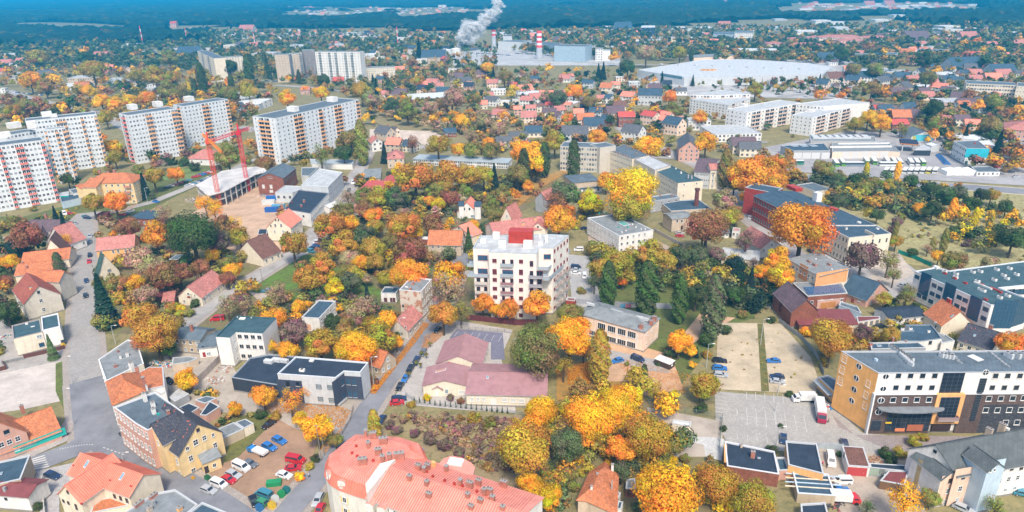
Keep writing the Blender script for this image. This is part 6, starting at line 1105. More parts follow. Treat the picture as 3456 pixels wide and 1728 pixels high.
B('cream_block','windowless cream block beside the golden poplar',[V('03',[(1190,245),(1300,250),(1310,230)],(0,1190,322),'flat',wc='cream',rc='bitumen',win={})],cat='building',far=True)
for i,(a,b_,vv)in enumerate([(1300,1480,205),(1500,1650,205),(1670,1900,205)]):B('low_flats',['first','middle','last'][i]+' of three low flats with red balconies beyond the dark trees',[V('03',[(a,vv+10),(b_,vv+12),(b_,vv-8)],(0,a+2,vv+70),'flat',wc='cream',rc='bitumen',win={0:(9,3,'wide')})],cat='flats',group='low flats with balconies',far=True)
for i,(u0,u1,v0,v1)in enumerate([(0,170,130,185),(165,400,90,118),(210,560,145,190),(390,520,75,110),(515,960,65,130),(640,790,130,165),(720,1000,100,160),(900,1280,75,110),(1560,1720,60,85),(1720,1990,95,135)]):
 B('pink_roofed_flats',['cream and orange flats with pink roof at the estate corner','flats with long pink hipped roof behind the corner flats','long front row of flats under a pink hipped roof','short flats with pink roof beside the white flats row','longest rear flats with pink roof and green walls','short pink roofed flats before the longest row','flats with raised pink roof and white gable wall','rear pink roofed flats fading into the trees','far pink roofed flats by the slope','right hand pink roofed flats near the orange tree'][i],
      [V('03',[(u0,v0+14),(u1,v0+12),(u1,v0-2)],(0,u0+2,v1+22),'hip',3.5,'cream' if i%2 else 'peach','pink',win={0:(int((u1-u0)/18)+2,3,'wide')})],cat='flats',group='pink roofed flats',far=True)
SAL=mat('metal',(.82,.32,.25));SALD=mat('metal',(.74,.22,.15));SEAM=mat('metal',(.58,.18,.13));WHP=mat('plaster',(.76,.73,.66))
def rate(lst,z):
 q=[G2('S',u,v,z)for u,v in lst];return q if area2(q)>0 else q[::-1]
q1=rate([(590,612),(400,552),(290,512),(210,465),(155,380),(165,275),(245,215),(350,125),(450,50),(920,80),(1135,150),(1200,310),(890,345)],13.0)
c=sum((Vector(p)for p in q1),Vector((0,0)))/len(q1);SR=thing('residential_building','curved white residential building with salmon metal roof and many brick chimneys','apartment building',(c.x,c.y,0));SB=SR.location;LANDMARK.append((c.x+14,c.y-4,'the salmon roofed building'))
qo=offset(q1,-1.0);m=M();m.prism(qo,0,10.4,WHP,False,False);m.build('wall',SR,SB);BUILT.append(qo)
m=M();n=len(q1);qs=offset(q1,-1.3);qi=offset(q1,2.6);sm=M()
for i in range(n):
 j=(i+1)%n;m.face([(*qs[i],10.2),(*qs[j],10.2),(*q1[j],13),(*q1[i],13)],SALD);m.face([(*q1[i],13),(*q1[j],13),(*qi[j],13.8),(*qi[i],13.8)],SAL)
 L=(Vector(q1[j])-Vector(q1[i])).length;ns=max(1,int(L/.6))
 for k in range(ns):
  f=(k+.5)/ns;l=lambda P,Q:tuple(Vector(P)*(1-f)+Vector(Q)*f);sm.bar((*l(q1[i],q1[j]),13.03),(*l(qi[i],qi[j]),13.83),.1,SEAM);sm.bar((*l(qs[i],qs[j]),10.23),(*l(q1[i],q1[j]),13.03),.1,SEAM)
m.face([(*p,13.8)for p in qi],SAL);rd=(Vector(G2('S',1000,262,13))-Vector(G2('S',575,742,13))).normalized();rn=Vector((-rd.y,rd.x));o0=Vector(qi[0])
for k in range(-70,70):
 a0=o0+rn*k*.6;ts=[]
 for i in range(n):
  p_,q_=Vector(qi[i]),Vector(qi[(i+1)%n]);s1_,s2_=(p_-a0).dot(rn),(q_-a0).dot(rn)
  if(s1_>0)!=(s2_>0):x_=p_+(q_-p_)*(s1_/(s1_-s2_));ts.append((x_-a0).dot(rd))
 ts.sort()
 for t0,t1 in zip(ts[::2],ts[1::2]):sm.bar((*(a0+rd*t0),13.83),(*(a0+rd*t1),13.83),.1,SEAM)
m.build('roof',SR,SB);sm.build('standing_seams',SR,SB,'stuff')
w2=V('S',[(575,742),(2080,1300),(2480,742),(1000,262)],12.4,'gx',2.4,'white',SAL,win={0:(16,4,'std'),1:(4,4,'std')},seams=.6,it=[('ch',u,v,w,.8,1.5)for u,v,w in((1040,555,1.0),(1228,615,.9),(1250,745,1.3),(1672,750,.9),(1810,810,1.2),(1940,780,1.0),(1708,880,1.2),(1135,435,1.3),(1235,430,1.2),(1198,465,.8),(1590,600,.8),(1695,625,1.4),(1790,600,1.2),(1908,700,1.4),(1850,700,.9),(2062,615,1.5),(1440,450,.8),(2050,890,1.0))]+[('bx',u,v,.5,.4,.5,'red','vent')for u,v in((1290,515),(1420,560),(1525,595),(1612,615),(1770,675),(1225,465))]+[('bx',1300,400,.9,.7,1.3,'orange','roof_hatch')])
solve(w2);add_vol(w2,SR,SB,False);BUILT.append(w2.P)
class CV:pass
cv1=CV();cv1.t='S';cv1.h=13;cv1.rz=lambda x,y:13.8;cv1.P=q1;cv1.n=n
for u,v,w in((530,375,2.0),(645,90,1.6),(755,150,1.9),(592,195,.9),(700,270,1.5),(748,345,1.0),(822,325,1.0),(925,315,2.4),(565,65,.6)):item(cv1,SR,SB,('ch',u,v,w,1.0,1.7))
for u,v in((645,345),(470,295),(413,262),(460,185)):item(cv1,SR,SB,('bx',u,v,.6,.5,.5,'red','vent'))
fq=[G2('S',u,v,14.6)for u,v in((575,720),(560,615),(720,392),(885,343),(832,402),(640,640))];fq=fq if area2(fq)>0 else fq[::-1];m=M();m.prism(fq,9,15.2,WHP);m.build('fire_wall',SR,SB)
q=rate([(1370,378),(1420,325),(1500,300),(1600,320),(1700,375),(1735,420),(1715,490),(1500,470)],12.5);m=M();m.prism(q,0,12.2,WHP,False,False);m.build('bay_wall',SR,SB);m=M();m.prism(offset(q,-.3),12.2,12.7,SAL);m.build('bay_roof',SR,SB);BUILT.append(q)
p=G('S',1540,355,12.8);m=M();m.box((p.x,p.y,12.7),(3.4,2.2,.5),mat('plain',(.75,.78,.8),.3),-.25);m.build('skylight',SR,SB)
def dormer(u,v,yaw,w=2.0):
 p=G('S',u,v,11.2);m=M();co,si=math.cos(yaw),math.sin(yaw);f=lambda x,y,z:(p.x+x*co-y*si,p.y+x*si+y*co,z)
 pr=[(-w/2,0),(w/2,0),(w/2,1.8)]+[(w/2*math.cos(a*.393),1.8+.5*math.sin(a*.393))for a in range(1,8)]+[(-w/2,1.8)]
 F=[f(x,-.5,10.4+z)for x,z in pr];Bk=[f(x,2.0,10.4+z)for x,z in pr];m.face(F,WHP)
 for i in range(len(pr)):j=(i+1)%len(pr);m.face([F[i],F[j],Bk[j],Bk[i]][::-1]if i else[F[i],Bk[i],Bk[j],F[j]],WHP if i in(1,len(pr)-1)else SAL)
 d=m.build('dormer',SR,SB);a,b_=window_meshes(.8,1.3,'white','dark',(1,1));q=f(0,-.62,11.5);o=ob('window',a,d,(q[0]-SB.x,q[1]-SB.y,q[2]),yaw)
for u,v,yw in((312,600,-.35),(172,500,-1.0),(612,850,-.37),(742,890,-.37)):dormer(u,v,yw)
for u,v in((332,765),(345,885)):
 k=1;A_,B_=Vector(qo[(n-1)]),Vector(qo[0]);best=min(range(n),key=lambda i:abs(px((*((Vector(qo[i])+Vector(qo[(i+1)%n]))/2),8))[0]-(1060+u/3.22))+abs(px((*((Vector(qo[i])+Vector(qo[(i+1)%n]))/2),8))[1]-(1450+v/3.22)))
 class WV:pass
 wv=WV();wv.t='S';wv.P=qo;wv.n=n;p=on_wall(wv,best,u,v);A_,B_=Vector(qo[best]),Vector(qo[(best+1)%n]);rz=math.atan2((B_-A_).y,(B_-A_).x);window(SR,SB,p,rz,1.1,1.6,'white','dark',(2,1));e=(B_-A_).normalized()
 for s in(-1,1):m=M();m.box((s*.95,-.05,-.9),(.3,.08,1.8),mat('plain',(.8,.55,.2)),0,False);ob('shutter',m.mesh('shutter'),SR,(p.x-SB.x,p.y-SB.y,p.z),rz)
for z in(9.3,6.3,3.3):
 for i in(2,3,4):
  a,b_=Vector(qo[i]),Vector(qo[(i+1)%n]);
  if z<10:p=(a+b_)/2;ob('balcony',balcony_mesh(round(min(5.0,(b_-a).length*.8),1),1.5,1.0,(.25,.32,.42)),SR,(p.x-SB.x,p.y-SB.y,z-.8),math.atan2((b_-a).y,(b_-a).x))
_,v_=B('old_cottage','old cottage with salmon tile roof and bare brick gable among orchard trees',[V('32',[(665,1150),(755,1160),(1045,1290),(1062,900),(935,782),(790,880)],4.2,'pyr',2.2,'tan','orange tile',pc=3.0,win={},it=[('ch',860,915,.5,.5,.8,'white'),('ch',1010,850,.6,.6,1.6,'white'),('ch',1005,1040,.25,.25,2.0,'grey'),('ch',800,1060,.5,.5,1.3,'white')]),V('32',[(1005,1085),(1070,1140),(1095,1085),(1020,1045)],3.4,'flat',wc='white',rc='grey',par=0,win={}),V('32',[(1050,1245),(1100,1250),(1118,1175),(1070,1165)],3,'flat',wc='white',rc='blue',par=0,win={})])
lm(v_[0],'the salmon tiled orchard cottage')
B('brick_shed','small brick shed with mossy roof beside the orchard cottage',[V('32',[(1145,1040),(1245,1040),(1240,940),(1155,945)],2.6,'flat',wc='brick',rc='grey',par=0,win={},it=[('door',0,1175,1075,.9,1.8,(.1,.05,.04))])],cat='shed')
B('transformer_cabin','white roofed metal cabin on the fenced concrete lot',[V('32',[(1615,385),(1795,415),(1805,370),(1625,345)],2.9,'flat',wc='cream',rc='white',par=.05,win={})],cat='cabin')
for l in[('garden_shed','shed with mossy green black roof and blue hatch behind the pink tenement','30',[(1800,225),(1905,290),(2005,225),(1905,180)],3.0,'pink','dark'),('garden_shed','shed with grey black roof and pink brick wall beside the mossy one','30',[(2010,300),(2075,305),(2210,215),(2110,160)],3.0,'pink','dark'),('garage_row','row of beige sheds with weathered grey roofs behind the yellow house','30',[(2235,540),(2450,440),(2350,375),(2200,440)],3.0,'beige','grey'),('garden_shed','cream shed with blue grey roof and dark doors at the end of the shed row','30',[(2455,435),(2550,385),(2470,340),(2365,375)],3.0,'cream','bitumen'),
          ('glass_shed','low shed covered with loose grey sheets near the yellow bush','30',[(1700,120),(1760,165),(1900,90),(1800,35)],2.6,'grey','lightroof'),('garden_shed','small black tarred shed beside the loose sheet shed','30',[(1960,150),(2060,185),(2180,130),(2080,110)],2.4,'pink','bitumen'),('porch','lean to porch with beige wall beside the old row house','20',[(1730,985),(1900,960),(1990,920),(1900,905),(1740,915)],2.6,'tan','grey'),
          ('garden_shed','dark timber hut among the gardens below the big oak','10',[(1700,1120),(1790,1120),(1850,1070),(1770,1075)],2.6,'wood','bitumen'),('garden_shed','low white shed beside the brick farmhouse','11',[(1640,915),(1730,920),(1740,890),(1650,890)],2.8,'brick','white'),('garden_shed','small brick shed below the gabled house','11',[(15,870),(110,860),(115,815),(30,815)],3.0,'brick','dark')]:
 B(l[0],l[1],[V(l[2],l[3],l[4],'flat',wc=l[5],rc=l[6],par=0,win={})],cat='shed')
RL={'o':('orange tile','orange'),'p':('pink','pink'),'r':('redmetal','red'),'d':('dark','black'),'b':('blue','dark blue'),'g':('grey tile','grey'),'m':('purple tile','purple grey'),'s':('salmon metal','salmon'),'w':('white','white'),'l':('lightroof','light grey'),'n':('brown','brown')}
WL={'c':'cream','w':'white','b':'brick','t':'tan','p':'pink','g':'lightgrey','y':'peach'}
NH=[0];STUFFH=M()
def house(x,y,w,rot,rl,wl,d=None,h=None,single=True):
 d=d or w*random.uniform(.7,.95);h=h or random.uniform(4.2,6.2);e=Vector((math.cos(rot),math.sin(rot)));n=Vector((-e.y,e.x));c=Vector((x,y));P=[c-e*w/2-n*d/2,c+e*w/2-n*d/2,c+e*w/2+n*d/2,c-e*w/2+n*d/2]
 for q in BUILT:
  if inpoly((x,y),q):return
 flat=rl in 'wl';NH[0]+=1
 v=Vol();v.__dict__.update(dict(t='N',n=4,P=[tuple(p)for p in P],h=h,roof='flat' if flat else 'gx',rh=d*random.uniform(.30,.42),wc=WL[wl],rc=RL[rl][0],win={i:(max(2,int(w/3))if i in(0,2)else 2,1 if h<5 else 2)for i in range(4)},ws='sq',it=(),z0=0,par=.3,oh=.5,gw=True,seams=0,pc=None,ax=0));v.RP=list(v.P);A=P[0];half=d/2
 v.rz=(lambda x_,y_:v.h-.3)if flat else(lambda x_,y_:v.h+v.rh*max(0,1-abs((Vector((x_,y_))-A).dot(n)-half)/half))
 BUILT.append(v.P)
 if single:
  kind='flat roofed building' if flat else 'house';lb=auto_label('%s%s %s with %s roof'%('small ' if w<11 else 'long ' if w>26 else 'tall ' if h>7.5 else '',WALLN[wl],kind,RL[rl][1]),x,y)
  root=thing('house' if not flat else 'flat_roofed_building',lb,'house',(x,y,0),0,'houses of the town');add_vol(v,root,(x,y,0),True)
  if not flat:
   m=M();cx,cy=c+e*w*random.uniform(-.3,.3)+n*d*.12;m.box((cx,cy,h+v.rh*.6),(.8,.6,v.rh*.4+1.1),mat('brickwall',(.42,.15,.10)),rot);m.build('chimney',root,(x,y,0))
 else:
  S=STUFFH;wm=wmat(v.wc);rm=rmat(v.rc);S.prism(v.P,0,h,wm,False,flat)
  if flat:S.face([(*p,h+.1)for p in v.P],rm)
  else:
   H=lambda p,z:(p.x,p.y,z);m0,m1=(P[0]+P[3])/2,(P[1]+P[2])/2;o=n*.4;S.face([H(P[0]-o,h-.2),H(P[1]-o,h-.2),H(m1,h+v.rh),H(m0,h+v.rh)],rm);S.face([H(P[2]+o,h-.2),H(P[3]+o,h-.2),H(m0,h+v.rh),H(m1,h+v.rh)],rm);S.face([H(P[3],h),H(P[0],h),H(m0,h+v.rh)],wm);S.face([H(P[1],h),H(P[2],h),H(m1,h+v.rh)],wm)
WALLN={'c':'cream','w':'white','b':'brick','t':'tan','p':'pinkish','g':'pale grey','y':'peach'}
def HS(t,s):
 for i in s.split(';'):
  a=i.strip().split(',')
  if len(a)<6:continue
  u,v,wpx=map(float,a[:3]);p=G(t,u,v);w=min(40,wpx/TL[t][2]/ppm(p));house(p.x,p.y+w*.3,w,math.radians(float(a[5])),a[3],a[4],h=float(a[6])if len(a)>6 else None)
HS('02','95,505,90,n,c,60;225,530,90,b,p,10;540,530,110,p,w,-20;590,515,80,s,w,60;770,590,120,b,g,-25;960,620,120,o,c,-30;1040,600,90,s,c,0;1100,520,110,w,y,0,5;1230,580,110,w,g,0,6;1440,640,120,m,w,-10;1560,590,90,d,g,0;160,770,130,p,w,-25;190,850,100,p,w,0;290,830,80,n,c,0;390,820,100,r,c,0;550,810,110,s,w,-25;380,880,140,m,c,-10;60,860,80,s,p,0;170,940,150,p,y,0;450,930,100,m,g,-40;670,900,100,s,c,0;740,960,170,o,y,5,5;850,890,130,b,g,-20,6;960,960,110,b,b,-25,5;820,1010,190,b,y,4,4;960,740,110,b,w,-35;890,740,80,p,c,0;1180,740,140,s,w,-40,7;1090,840,120,n,c,-10,7;1400,760,230,b,g,-15,10;1150,980,160,r,b,0,9;1400,960,160,r,y,-50,8;1570,1010,150,s,c,-45,8;1640,1060,190,b,y,-50,9;1560,960,120,s,c,-55,8;1700,880,90,r,p,0;1700,660,110,g,w,0;220,1080,170,b,c,0,4;60,1130,180,g,g,0,4;640,1120,260,g,g,-5,6;1230,1130,200,g,w,-40,8;2230,1110,480,l,w,3,6;1890,1010,220,l,w,-8,8;2330,1240,240,m,c,0,6;2400,1280,200,g,c,-10,6;20,590,60,r,c,0;1500,890,60,r,c,0;60,750,110,l,c,0,4')
HS('01','1450,430,90,s,w,0;1700,440,70,p,p,0;1600,420,80,o,b,0,4;1790,340,240,b,t,-3,10;1900,360,70,r,b,-60,10;1670,360,110,w,c,0,9;2000,450,130,l,c,0,7;2270,490,100,m,p,0,6;2380,590,110,p,y,0;2430,540,60,n,c,50;1850,600,80,p,w,0;2560,590,60,p,w,0;820,510,90,r,b,0,7;830,550,110,r,b,0,4;1250,540,80,b,p,0;1180,290,380,w,w,3,6;2440,660,150,w,w,0,6;2380,770,140,g,w,-30,6;2270,800,120,s,c,0,5;2460,920,150,p,y,-30,6;2340,710,100,p,c,0;2500,760,110,w,c,-10,4;1950,1080,120,b,b,10,4;1200,1220,130,p,w,-60,7;1300,1150,180,g,t,-40,9;1400,1120,90,g,y,-50,9;1560,1230,130,b,c,-25,5;1400,1230,150,s,t,-20,6;2490,1180,130,g,g,0,5;2480,60,150,w,w,0,6;1480,120,110,w,w,0,8;1590,100,130,w,g,0,7;960,90,170,l,c,0,9;1100,100,140,w,g,0,6;1180,190,260,w,w,0,6;430,190,260,l,w,0,6;800,190,350,l,g,0,7;90,290,230,l,w,-8,9;500,650,90,p,p,0,5;-20,790,260,w,w,-8,7')
HS('00','80,290,180,l,c,3,8;250,440,60,g,p,0;60,370,110,p,p,0;700,330,190,l,g,0,5;520,340,150,l,t,0,4;1010,290,150,p,p,-8,4;850,550,330,l,t,8,9;240,540,230,l,t,-20,7;130,470,120,l,g,0;450,490,140,g,g,0;1150,530,120,l,g,0;1050,650,140,l,p,0,4;1290,640,100,s,c,0;1500,630,120,l,g,0;1560,600,130,l,w,0,6;1640,720,140,l,w,0,6;1900,290,230,b,g,0,9;1800,230,160,l,g,0,7;2080,240,160,l,w,0,9;2320,230,110,l,c,0,14;1480,240,120,w,w,0,4;1300,180,240,w,g,0,6;2150,570,110,l,g,0,5;2450,690,200,l,c,0,6;2400,740,210,l,c,0,5;2500,810,260,w,g,-6,6;2370,830,130,b,g,0,5;30,640,70,w,w,0;20,450,70,r,p,0;1640,40,130,w,w,0,5;2420,90,160,w,w,0,5;')
HS('03','60,560,90,p,w,60;150,530,70,b,w,0;690,530,170,n,c,0,5;610,500,110,n,c,0;560,590,110,b,y,-40,5;680,610,60,m,c,0;830,520,130,b,w,-4,6;990,530,180,b,w,-4,6;870,560,130,b,y,-45,6;1190,520,80,b,w,0;1350,530,140,b,g,0;1480,560,150,p,y,-10,5;1640,590,130,p,c,0,6;1740,640,150,s,w,-50,6;1820,660,120,m,c,-50;1330,680,170,m,g,0,4;1830,540,120,b,w,0,5;1910,560,120,b,w,0,5;1980,490,110,b,p,0,6;2090,490,120,p,c,0,5;2370,490,150,p,p,0,5;1940,740,150,m,c,-30,5;1610,710,120,p,y,0,4;1100,850,80,r,g,0;1180,860,130,b,w,0,5;1460,860,180,b,w,-4,5;1340,960,170,o,b,-10,7;1320,1010,160,r,b,0,5;1530,930,210,m,b,-20,6;1800,960,110,p,p,-40,5;1950,970,150,m,c,0,6;2060,1010,130,s,y,-20,5;1400,290,150,o,y,-20,7;1430,350,120,p,p,0,6;2090,290,110,r,y,0,5;2380,370,110,r,b,0,6;2000,420,560,b,g,2,5;1340,460,260,l,g,0,4;2370,460,250,b,g,0,4;400,260,240,l,p,0,4;60,220,130,w,w,0,7;590,330,180,b,b,0,5;650,360,90,w,w,0,4;1600,200,120,w,w,0,5;1830,60,220,l,w,0,12;1250,200,150,l,g,0,6;2440,270,120,m,p,0;2500,330,140,p,b,0;850,30,240,l,g,0,6;400,50,260,w,w,0,8')
HS('12','150,20,60,g,g,0;2140,900,70,g,w,0,3')
HS('T1','150,180,90,w,g,0,6;300,175,120,l,c,0,6;500,150,180,w,g,0,8;560,160,150,b,g,0,9;620,200,120,w,g,0,5;750,205,220,w,g,0,6;840,150,80,w,w,0,6;970,155,80,w,w,0,8;1070,140,60,p,p,0,6;930,205,70,w,w,0,6;1190,140,90,l,w,0,6;1330,150,110,w,g,0,6;1420,155,60,w,w,0,7;1480,185,110,w,w,0,12;1640,130,420,w,w,0,9;1560,120,300,w,w,0,9;1650,160,70,w,g,0,10;1950,90,70,w,w,0,8;1860,110,80,w,w,0,6;2200,160,90,w,w,0,12;2150,170,60,l,c,0,10;2380,170,120,w,w,0,5;2520,180,120,w,g,0,6;2300,200,80,p,p,0,5;2040,215,120,m,p,0,5;2400,250,90,p,p,0,5;2540,250,80,p,p,0,5;2100,40,120,w,w,0,6;2200,35,150,w,w,0,6;2320,30,100,w,w,0,6;1800,30,60,p,w,0,5;1900,25,70,p,w,0,5;1060,20,80,p,w,0,5;1350,105,60,w,g,0,5')
HS('T0','875,140,30,r,p,0,14;2150,45,220,w,c,0,5;2225,40,40,w,w,0,14;1480,160,130,w,w,0,5;980,150,80,w,w,0,5;820,165,90,w,w,0,5;650,235,160,w,g,0,5;1770,185,110,l,c,0,9;1350,195,70,w,w,0,6;1240,160,120,p,c,0,6;1550,80,70,w,w,0,5;1680,70,60,w,w,0,5;1800,70,60,w,w,0,5;1350,75,60,w,w,0,5;1900,190,90,l,w,0,5;2200,185,120,l,g,0,5;1300,225,110,l,w,0,5;1000,270,150,l,t,0,9;1900,245,300,l,g,0,6')
def scatter_houses(t,poly,n,w=(10,17),cols='oppsmmgdbwl',walls='cwwtpgy',big=0,seed=1):
 random.seed(seed);xs=[p[0]for p in poly];ys=[p[1]for p in poly];k=0;tr=0
 while k<n and tr<n*30:
  tr+=1;u,v=random.uniform(min(xs),max(xs)),random.uniform(min(ys),max(ys))
  if not inpoly((u,v),poly):continue
  p=G(t,u,v)
  if any(inpoly((p.x,p.y),q)for q in PAVED):continue
  if any(math.hypot(p.x-q[0][0],p.y-q[0][1])<14 for q in BUILT):continue
  W_=random.uniform(*w);rl=random.choice(cols);wl=random.choice(walls)
  house(p.x,p.y,W_*(random.uniform(1.6,3.5)if rl in 'wl' else 1),random.uniform(-.6,.6),rl,wl,single=NH[0]<290);k+=1
scatter_houses('O',[(920,250),(1200,190),(1280,230),(1560,260),(1560,330),(1420,310),(1200,270)],26,seed=4)
scatter_houses('O',[(2080,180),(2576,170),(2576,300),(2200,250)],30,seed=5)
scatter_houses('O',[(0,160),(300,150),(420,230),(300,240),(60,210)],18,seed=6)
scatter_houses('O',[(560,85),(900,75),(1150,90),(1140,130),(1000,160),(600,120)],70,seed=7)
scatter_houses('O',[(1300,80),(2500,70),(2576,160),(2200,150),(1900,120),(1300,130)],150,seed=8)
scatter_houses('O',[(700,20),(1140,18),(1200,34),(1100,44),(800,46)],70,(10,20),seed=9)
scatter_houses('O',[(1950,10),(2400,8),(2430,24),(2300,32),(2050,34)],80,(10,22),'wwlpo',seed=10)
o=STUFFH.build('distant_houses',kind='stuff');o['label']='far suburb of small white and pink roofed houses near the forest';o['category']='houses'
print('houses',NH[0])
KD={'r':'round','b':'bush','s':'sparse','p':'poplar','c':'conifer'}
def TT(t,s):
 for i in s.split():
  a=i.split(',');cl=a[3][1];cl='NVL'[int(float(a[0]))%3]if cl=='A' and float(a[2])<112 and(int(float(a[0])*3+float(a[1]))%5)<2 else cl;T(t,float(a[0]),float(a[1]),float(a[2]),KD[a[3][0]],cl)
TT('30','2375,250,62,rY 350,1120,80,bV 390,1210,60,bG 1890,20,60,bY 2330,200,45,rO')
TT('20','1040,380,125,cE 1010,170,75,rL 1050,560,120,bL 1370,510,190,rA 1560,670,205,rA 1740,590,110,rA 1200,180,110,rA 1350,160,100,rY 1190,320,90,bV 1290,350,60,bY 1460,280,110,rT 1640,90,160,rR 1450,70,110,rT 1800,60,130,rR 1740,410,80,bV 1820,430,60,bY 1960,370,60,bG 515,830,55,cM 1880,1130,110,rY 2330,40,90,rY 2290,120,80,rR 2280,380,110,sT 2450,370,80,sT 1690,830,80,rG 60,450,120,rG 130,530,80,bG 50,160,80,rR 30,60,60,rG 1170,210,90,rG 1820,480,60,bV 1900,470,60,bL 2150,170,70,bA 560,120,50,bG')
TT('21','540,110,135,rA 720,60,75,rY 790,200,105,rB 560,240,95,bM 830,290,100,bM 930,160,110,rM 880,60,90,rL 1000,70,90,rA 1110,120,60,rT 1540,80,180,rO 1300,110,80,rA 210,250,110,sT 430,400,70,rY 520,370,45,bY 340,430,75,bM 170,540,140,rY 600,290,80,bM 840,410,50,rY 760,560,95,rG 1060,430,170,sT 900,600,85,rA 1290,560,120,rY 1250,710,170,rV 1410,760,75,rY 320,840,105,rY 640,780,165,rA 390,650,150,rP 130,780,80,rY 1000,830,195,rY 1950,100,170,rY 1930,230,190,sT 1880,480,150,rA 2060,450,110,sA 2280,370,105,rO 2410,430,70,rY 2540,430,105,rO 1120,300,50,cE 1180,1150,60,bR 1190,1220,45,bO 1440,680,50,bG 70,380,50,bM 880,520,70,bR 1120,560,90,rA')
TT('31','70,100,120,rO 340,140,125,sO 500,60,80,sO 610,430,160,rY 440,330,80,rY 800,550,75,rA 1190,400,55,pV 540,820,55,bV 440,920,60,bY 60,290,70,bG 180,310,70,bV 1560,190,50,bV 1720,125,42,bB 1960,125,45,bP 2060,160,45,bR 600,740,50,bG 1350,400,60,bP 1600,480,60,bP 1750,540,80,bP 1900,600,80,bP 2000,500,80,bT 1950,420,70,bT 1700,330,60,bT 1480,330,60,bT 2200,340,80,bV 2050,680,70,bP 2350,400,90,bL 2250,520,60,bT 1420,450,60,bP')
TT('32','120,650,275,rA 290,270,170,rY 150,440,130,rY 780,330,235,rY 1040,190,190,rY 1180,120,150,rY 620,290,130,rY 550,590,180,rM 850,480,140,rV 1110,640,150,rO 1360,500,235,rA 1100,860,110,rM 180,1010,145,rY 390,1130,130,rB 1560,1100,320,rY 2080,980,215,rA 2430,1150,205,rV 1450,60,90,sV 1640,90,50,rB 1900,50,100,rV 1620,770,60,bB 430,790,65,bM 700,880,50,bV 560,900,80,bL 620,1020,70,bA 1220,760,70,bL 900,640,60,bG 450,560,60,bG 1900,230,70,bG 1740,740,60,bL 500,1000,70,bM 2130,440,40,bG 340,880,80,bL')
TT('22','235,850,262,rD 250,690,180,rD 330,1000,120,sL 580,690,220,rY 720,830,100,rA 520,1000,110,sA 590,480,130,rL 750,550,85,rL 885,900,92,pV 250,370,150,rO 970,190,80,pG 1360,240,105,pG 1690,330,75,pG 2030,400,108,pM 1850,280,120,rG 830,150,80,sM 1120,60,110,sV 1500,60,100,sM 2080,60,75,rY 1680,750,130,rY 1790,840,70,rY 1860,870,26,cE 1820,990,42,rY 1590,860,70,bM 1960,740,90,bG 2330,480,60,bL 1940,1190,140,rV 1330,1080,38,pG 1350,1160,40,bG 2270,90,90,rE 2400,200,75,cE 2240,270,100,rG 2520,60,100,rY 1110,150,60,rO 2400,340,90,bG 2500,330,80,bG 2290,350,80,bG 2150,640,60,bG 1470,980,30,bG 1160,980,28,bA 1960,880,60,bV 1950,640,60,bG 700,240,50,bL')
TT('23','640,720,210,rA 130,90,140,rY 390,660,70,bY 280,560,50,bG 960,660,90,rP 1100,720,50,bY 1230,690,95,rV 1170,320,80,rV 1400,270,100,sL 1270,80,85,sL 1240,560,55,rA 1310,520,50,rA 2460,780,140,rO 560,960,60,bV 210,1285,38,bG 860,760,40,bG 600,850,70,bV 470,690,50,bV 40,540,45,bG')
TT('33','1390,1140,195,sY 1640,1130,95,rA 1560,530,55,bV 1480,570,80,bV 1200,690,80,bG 1330,680,80,bV 1250,770,70,bG 1000,1230,90,sM 2300,1210,110,sA 1430,420,70,bR 220,90,38,bG 130,410,30,bG 40,640,60,bG 720,700,40,bG')
TT('13','345,800,300,rO 100,1120,140,rY 60,200,130,rO 80,330,110,rO 560,210,110,rA 990,235,28,pB 800,440,60,rY 720,540,80,rM 870,530,60,rG 1100,670,68,rG 1010,650,60,rV 1050,530,50,rY 1530,610,68,rY 1660,620,92,rG 1865,610,38,pY 1970,670,60,rB 2090,690,30,pB 2010,830,90,bM 2210,850,55,rB 2240,720,30,pB 2340,640,45,rY 2450,690,60,rY 2390,740,45,rB 2470,900,140,rG 2320,880,80,rL 1780,930,36,pL 1660,970,26,pL 1610,1010,50,sT 1720,1090,70,rY 1880,1150,130,rL 2230,1170,90,rT 1290,940,70,rV 1215,1130,110,sL 1290,810,25,pL 1360,700,40,bL 1310,220,28,pY 950,1090,168,rP 2250,470,75,rV 2150,470,80,rG 2400,590,80,rG 2550,760,60,rY 1650,420,90,rG 1500,480,80,rG 1780,450,90,rM 1900,450,90,rM 1200,380,80,rV 1050,350,80,rL 900,330,80,rG 1320,340,60,rY 1450,330,80,rG 700,330,80,rM 720,270,60,rL 830,380,60,rA 980,400,80,rA 1850,530,80,rG 2050,560,90,rG 2250,600,70,rG 2200,950,60,bG 2000,960,50,bP 1300,740,60,bP 1250,820,50,bP 1450,1060,60,bG')
TT('12','1200,430,262,rW 1190,590,190,rV 950,330,90,rO 540,460,155,rM 430,560,130,sR 470,720,150,rO 560,640,80,rO 200,130,150,rY 60,270,110,rL 160,380,65,rO 40,470,55,rO 330,110,55,pG 240,240,70,rL 620,120,62,pG 790,540,125,rB 740,610,80,bV 840,600,80,bV 2150,200,62,pL 2390,270,195,rO 2500,160,120,rO 2240,350,110,rA 2360,490,70,rO 2130,530,130,rT 1960,790,220,rR 1920,860,120,rO 2170,690,100,rA 2250,660,85,rA 810,1010,100,bL 1060,1160,170,rV 1380,1060,150,rV 1520,1140,140,rV 900,1210,130,rV 1700,1080,120,rM 1850,1090,110,rM 2070,1070,90,rP 2360,920,130,sP 2250,1170,100,rE 640,770,60,bV 1640,1020,60,rV 1780,720,40,bG 2430,1150,60,sP 120,200,60,pG 2180,820,60,bG 700,700,40,bA')
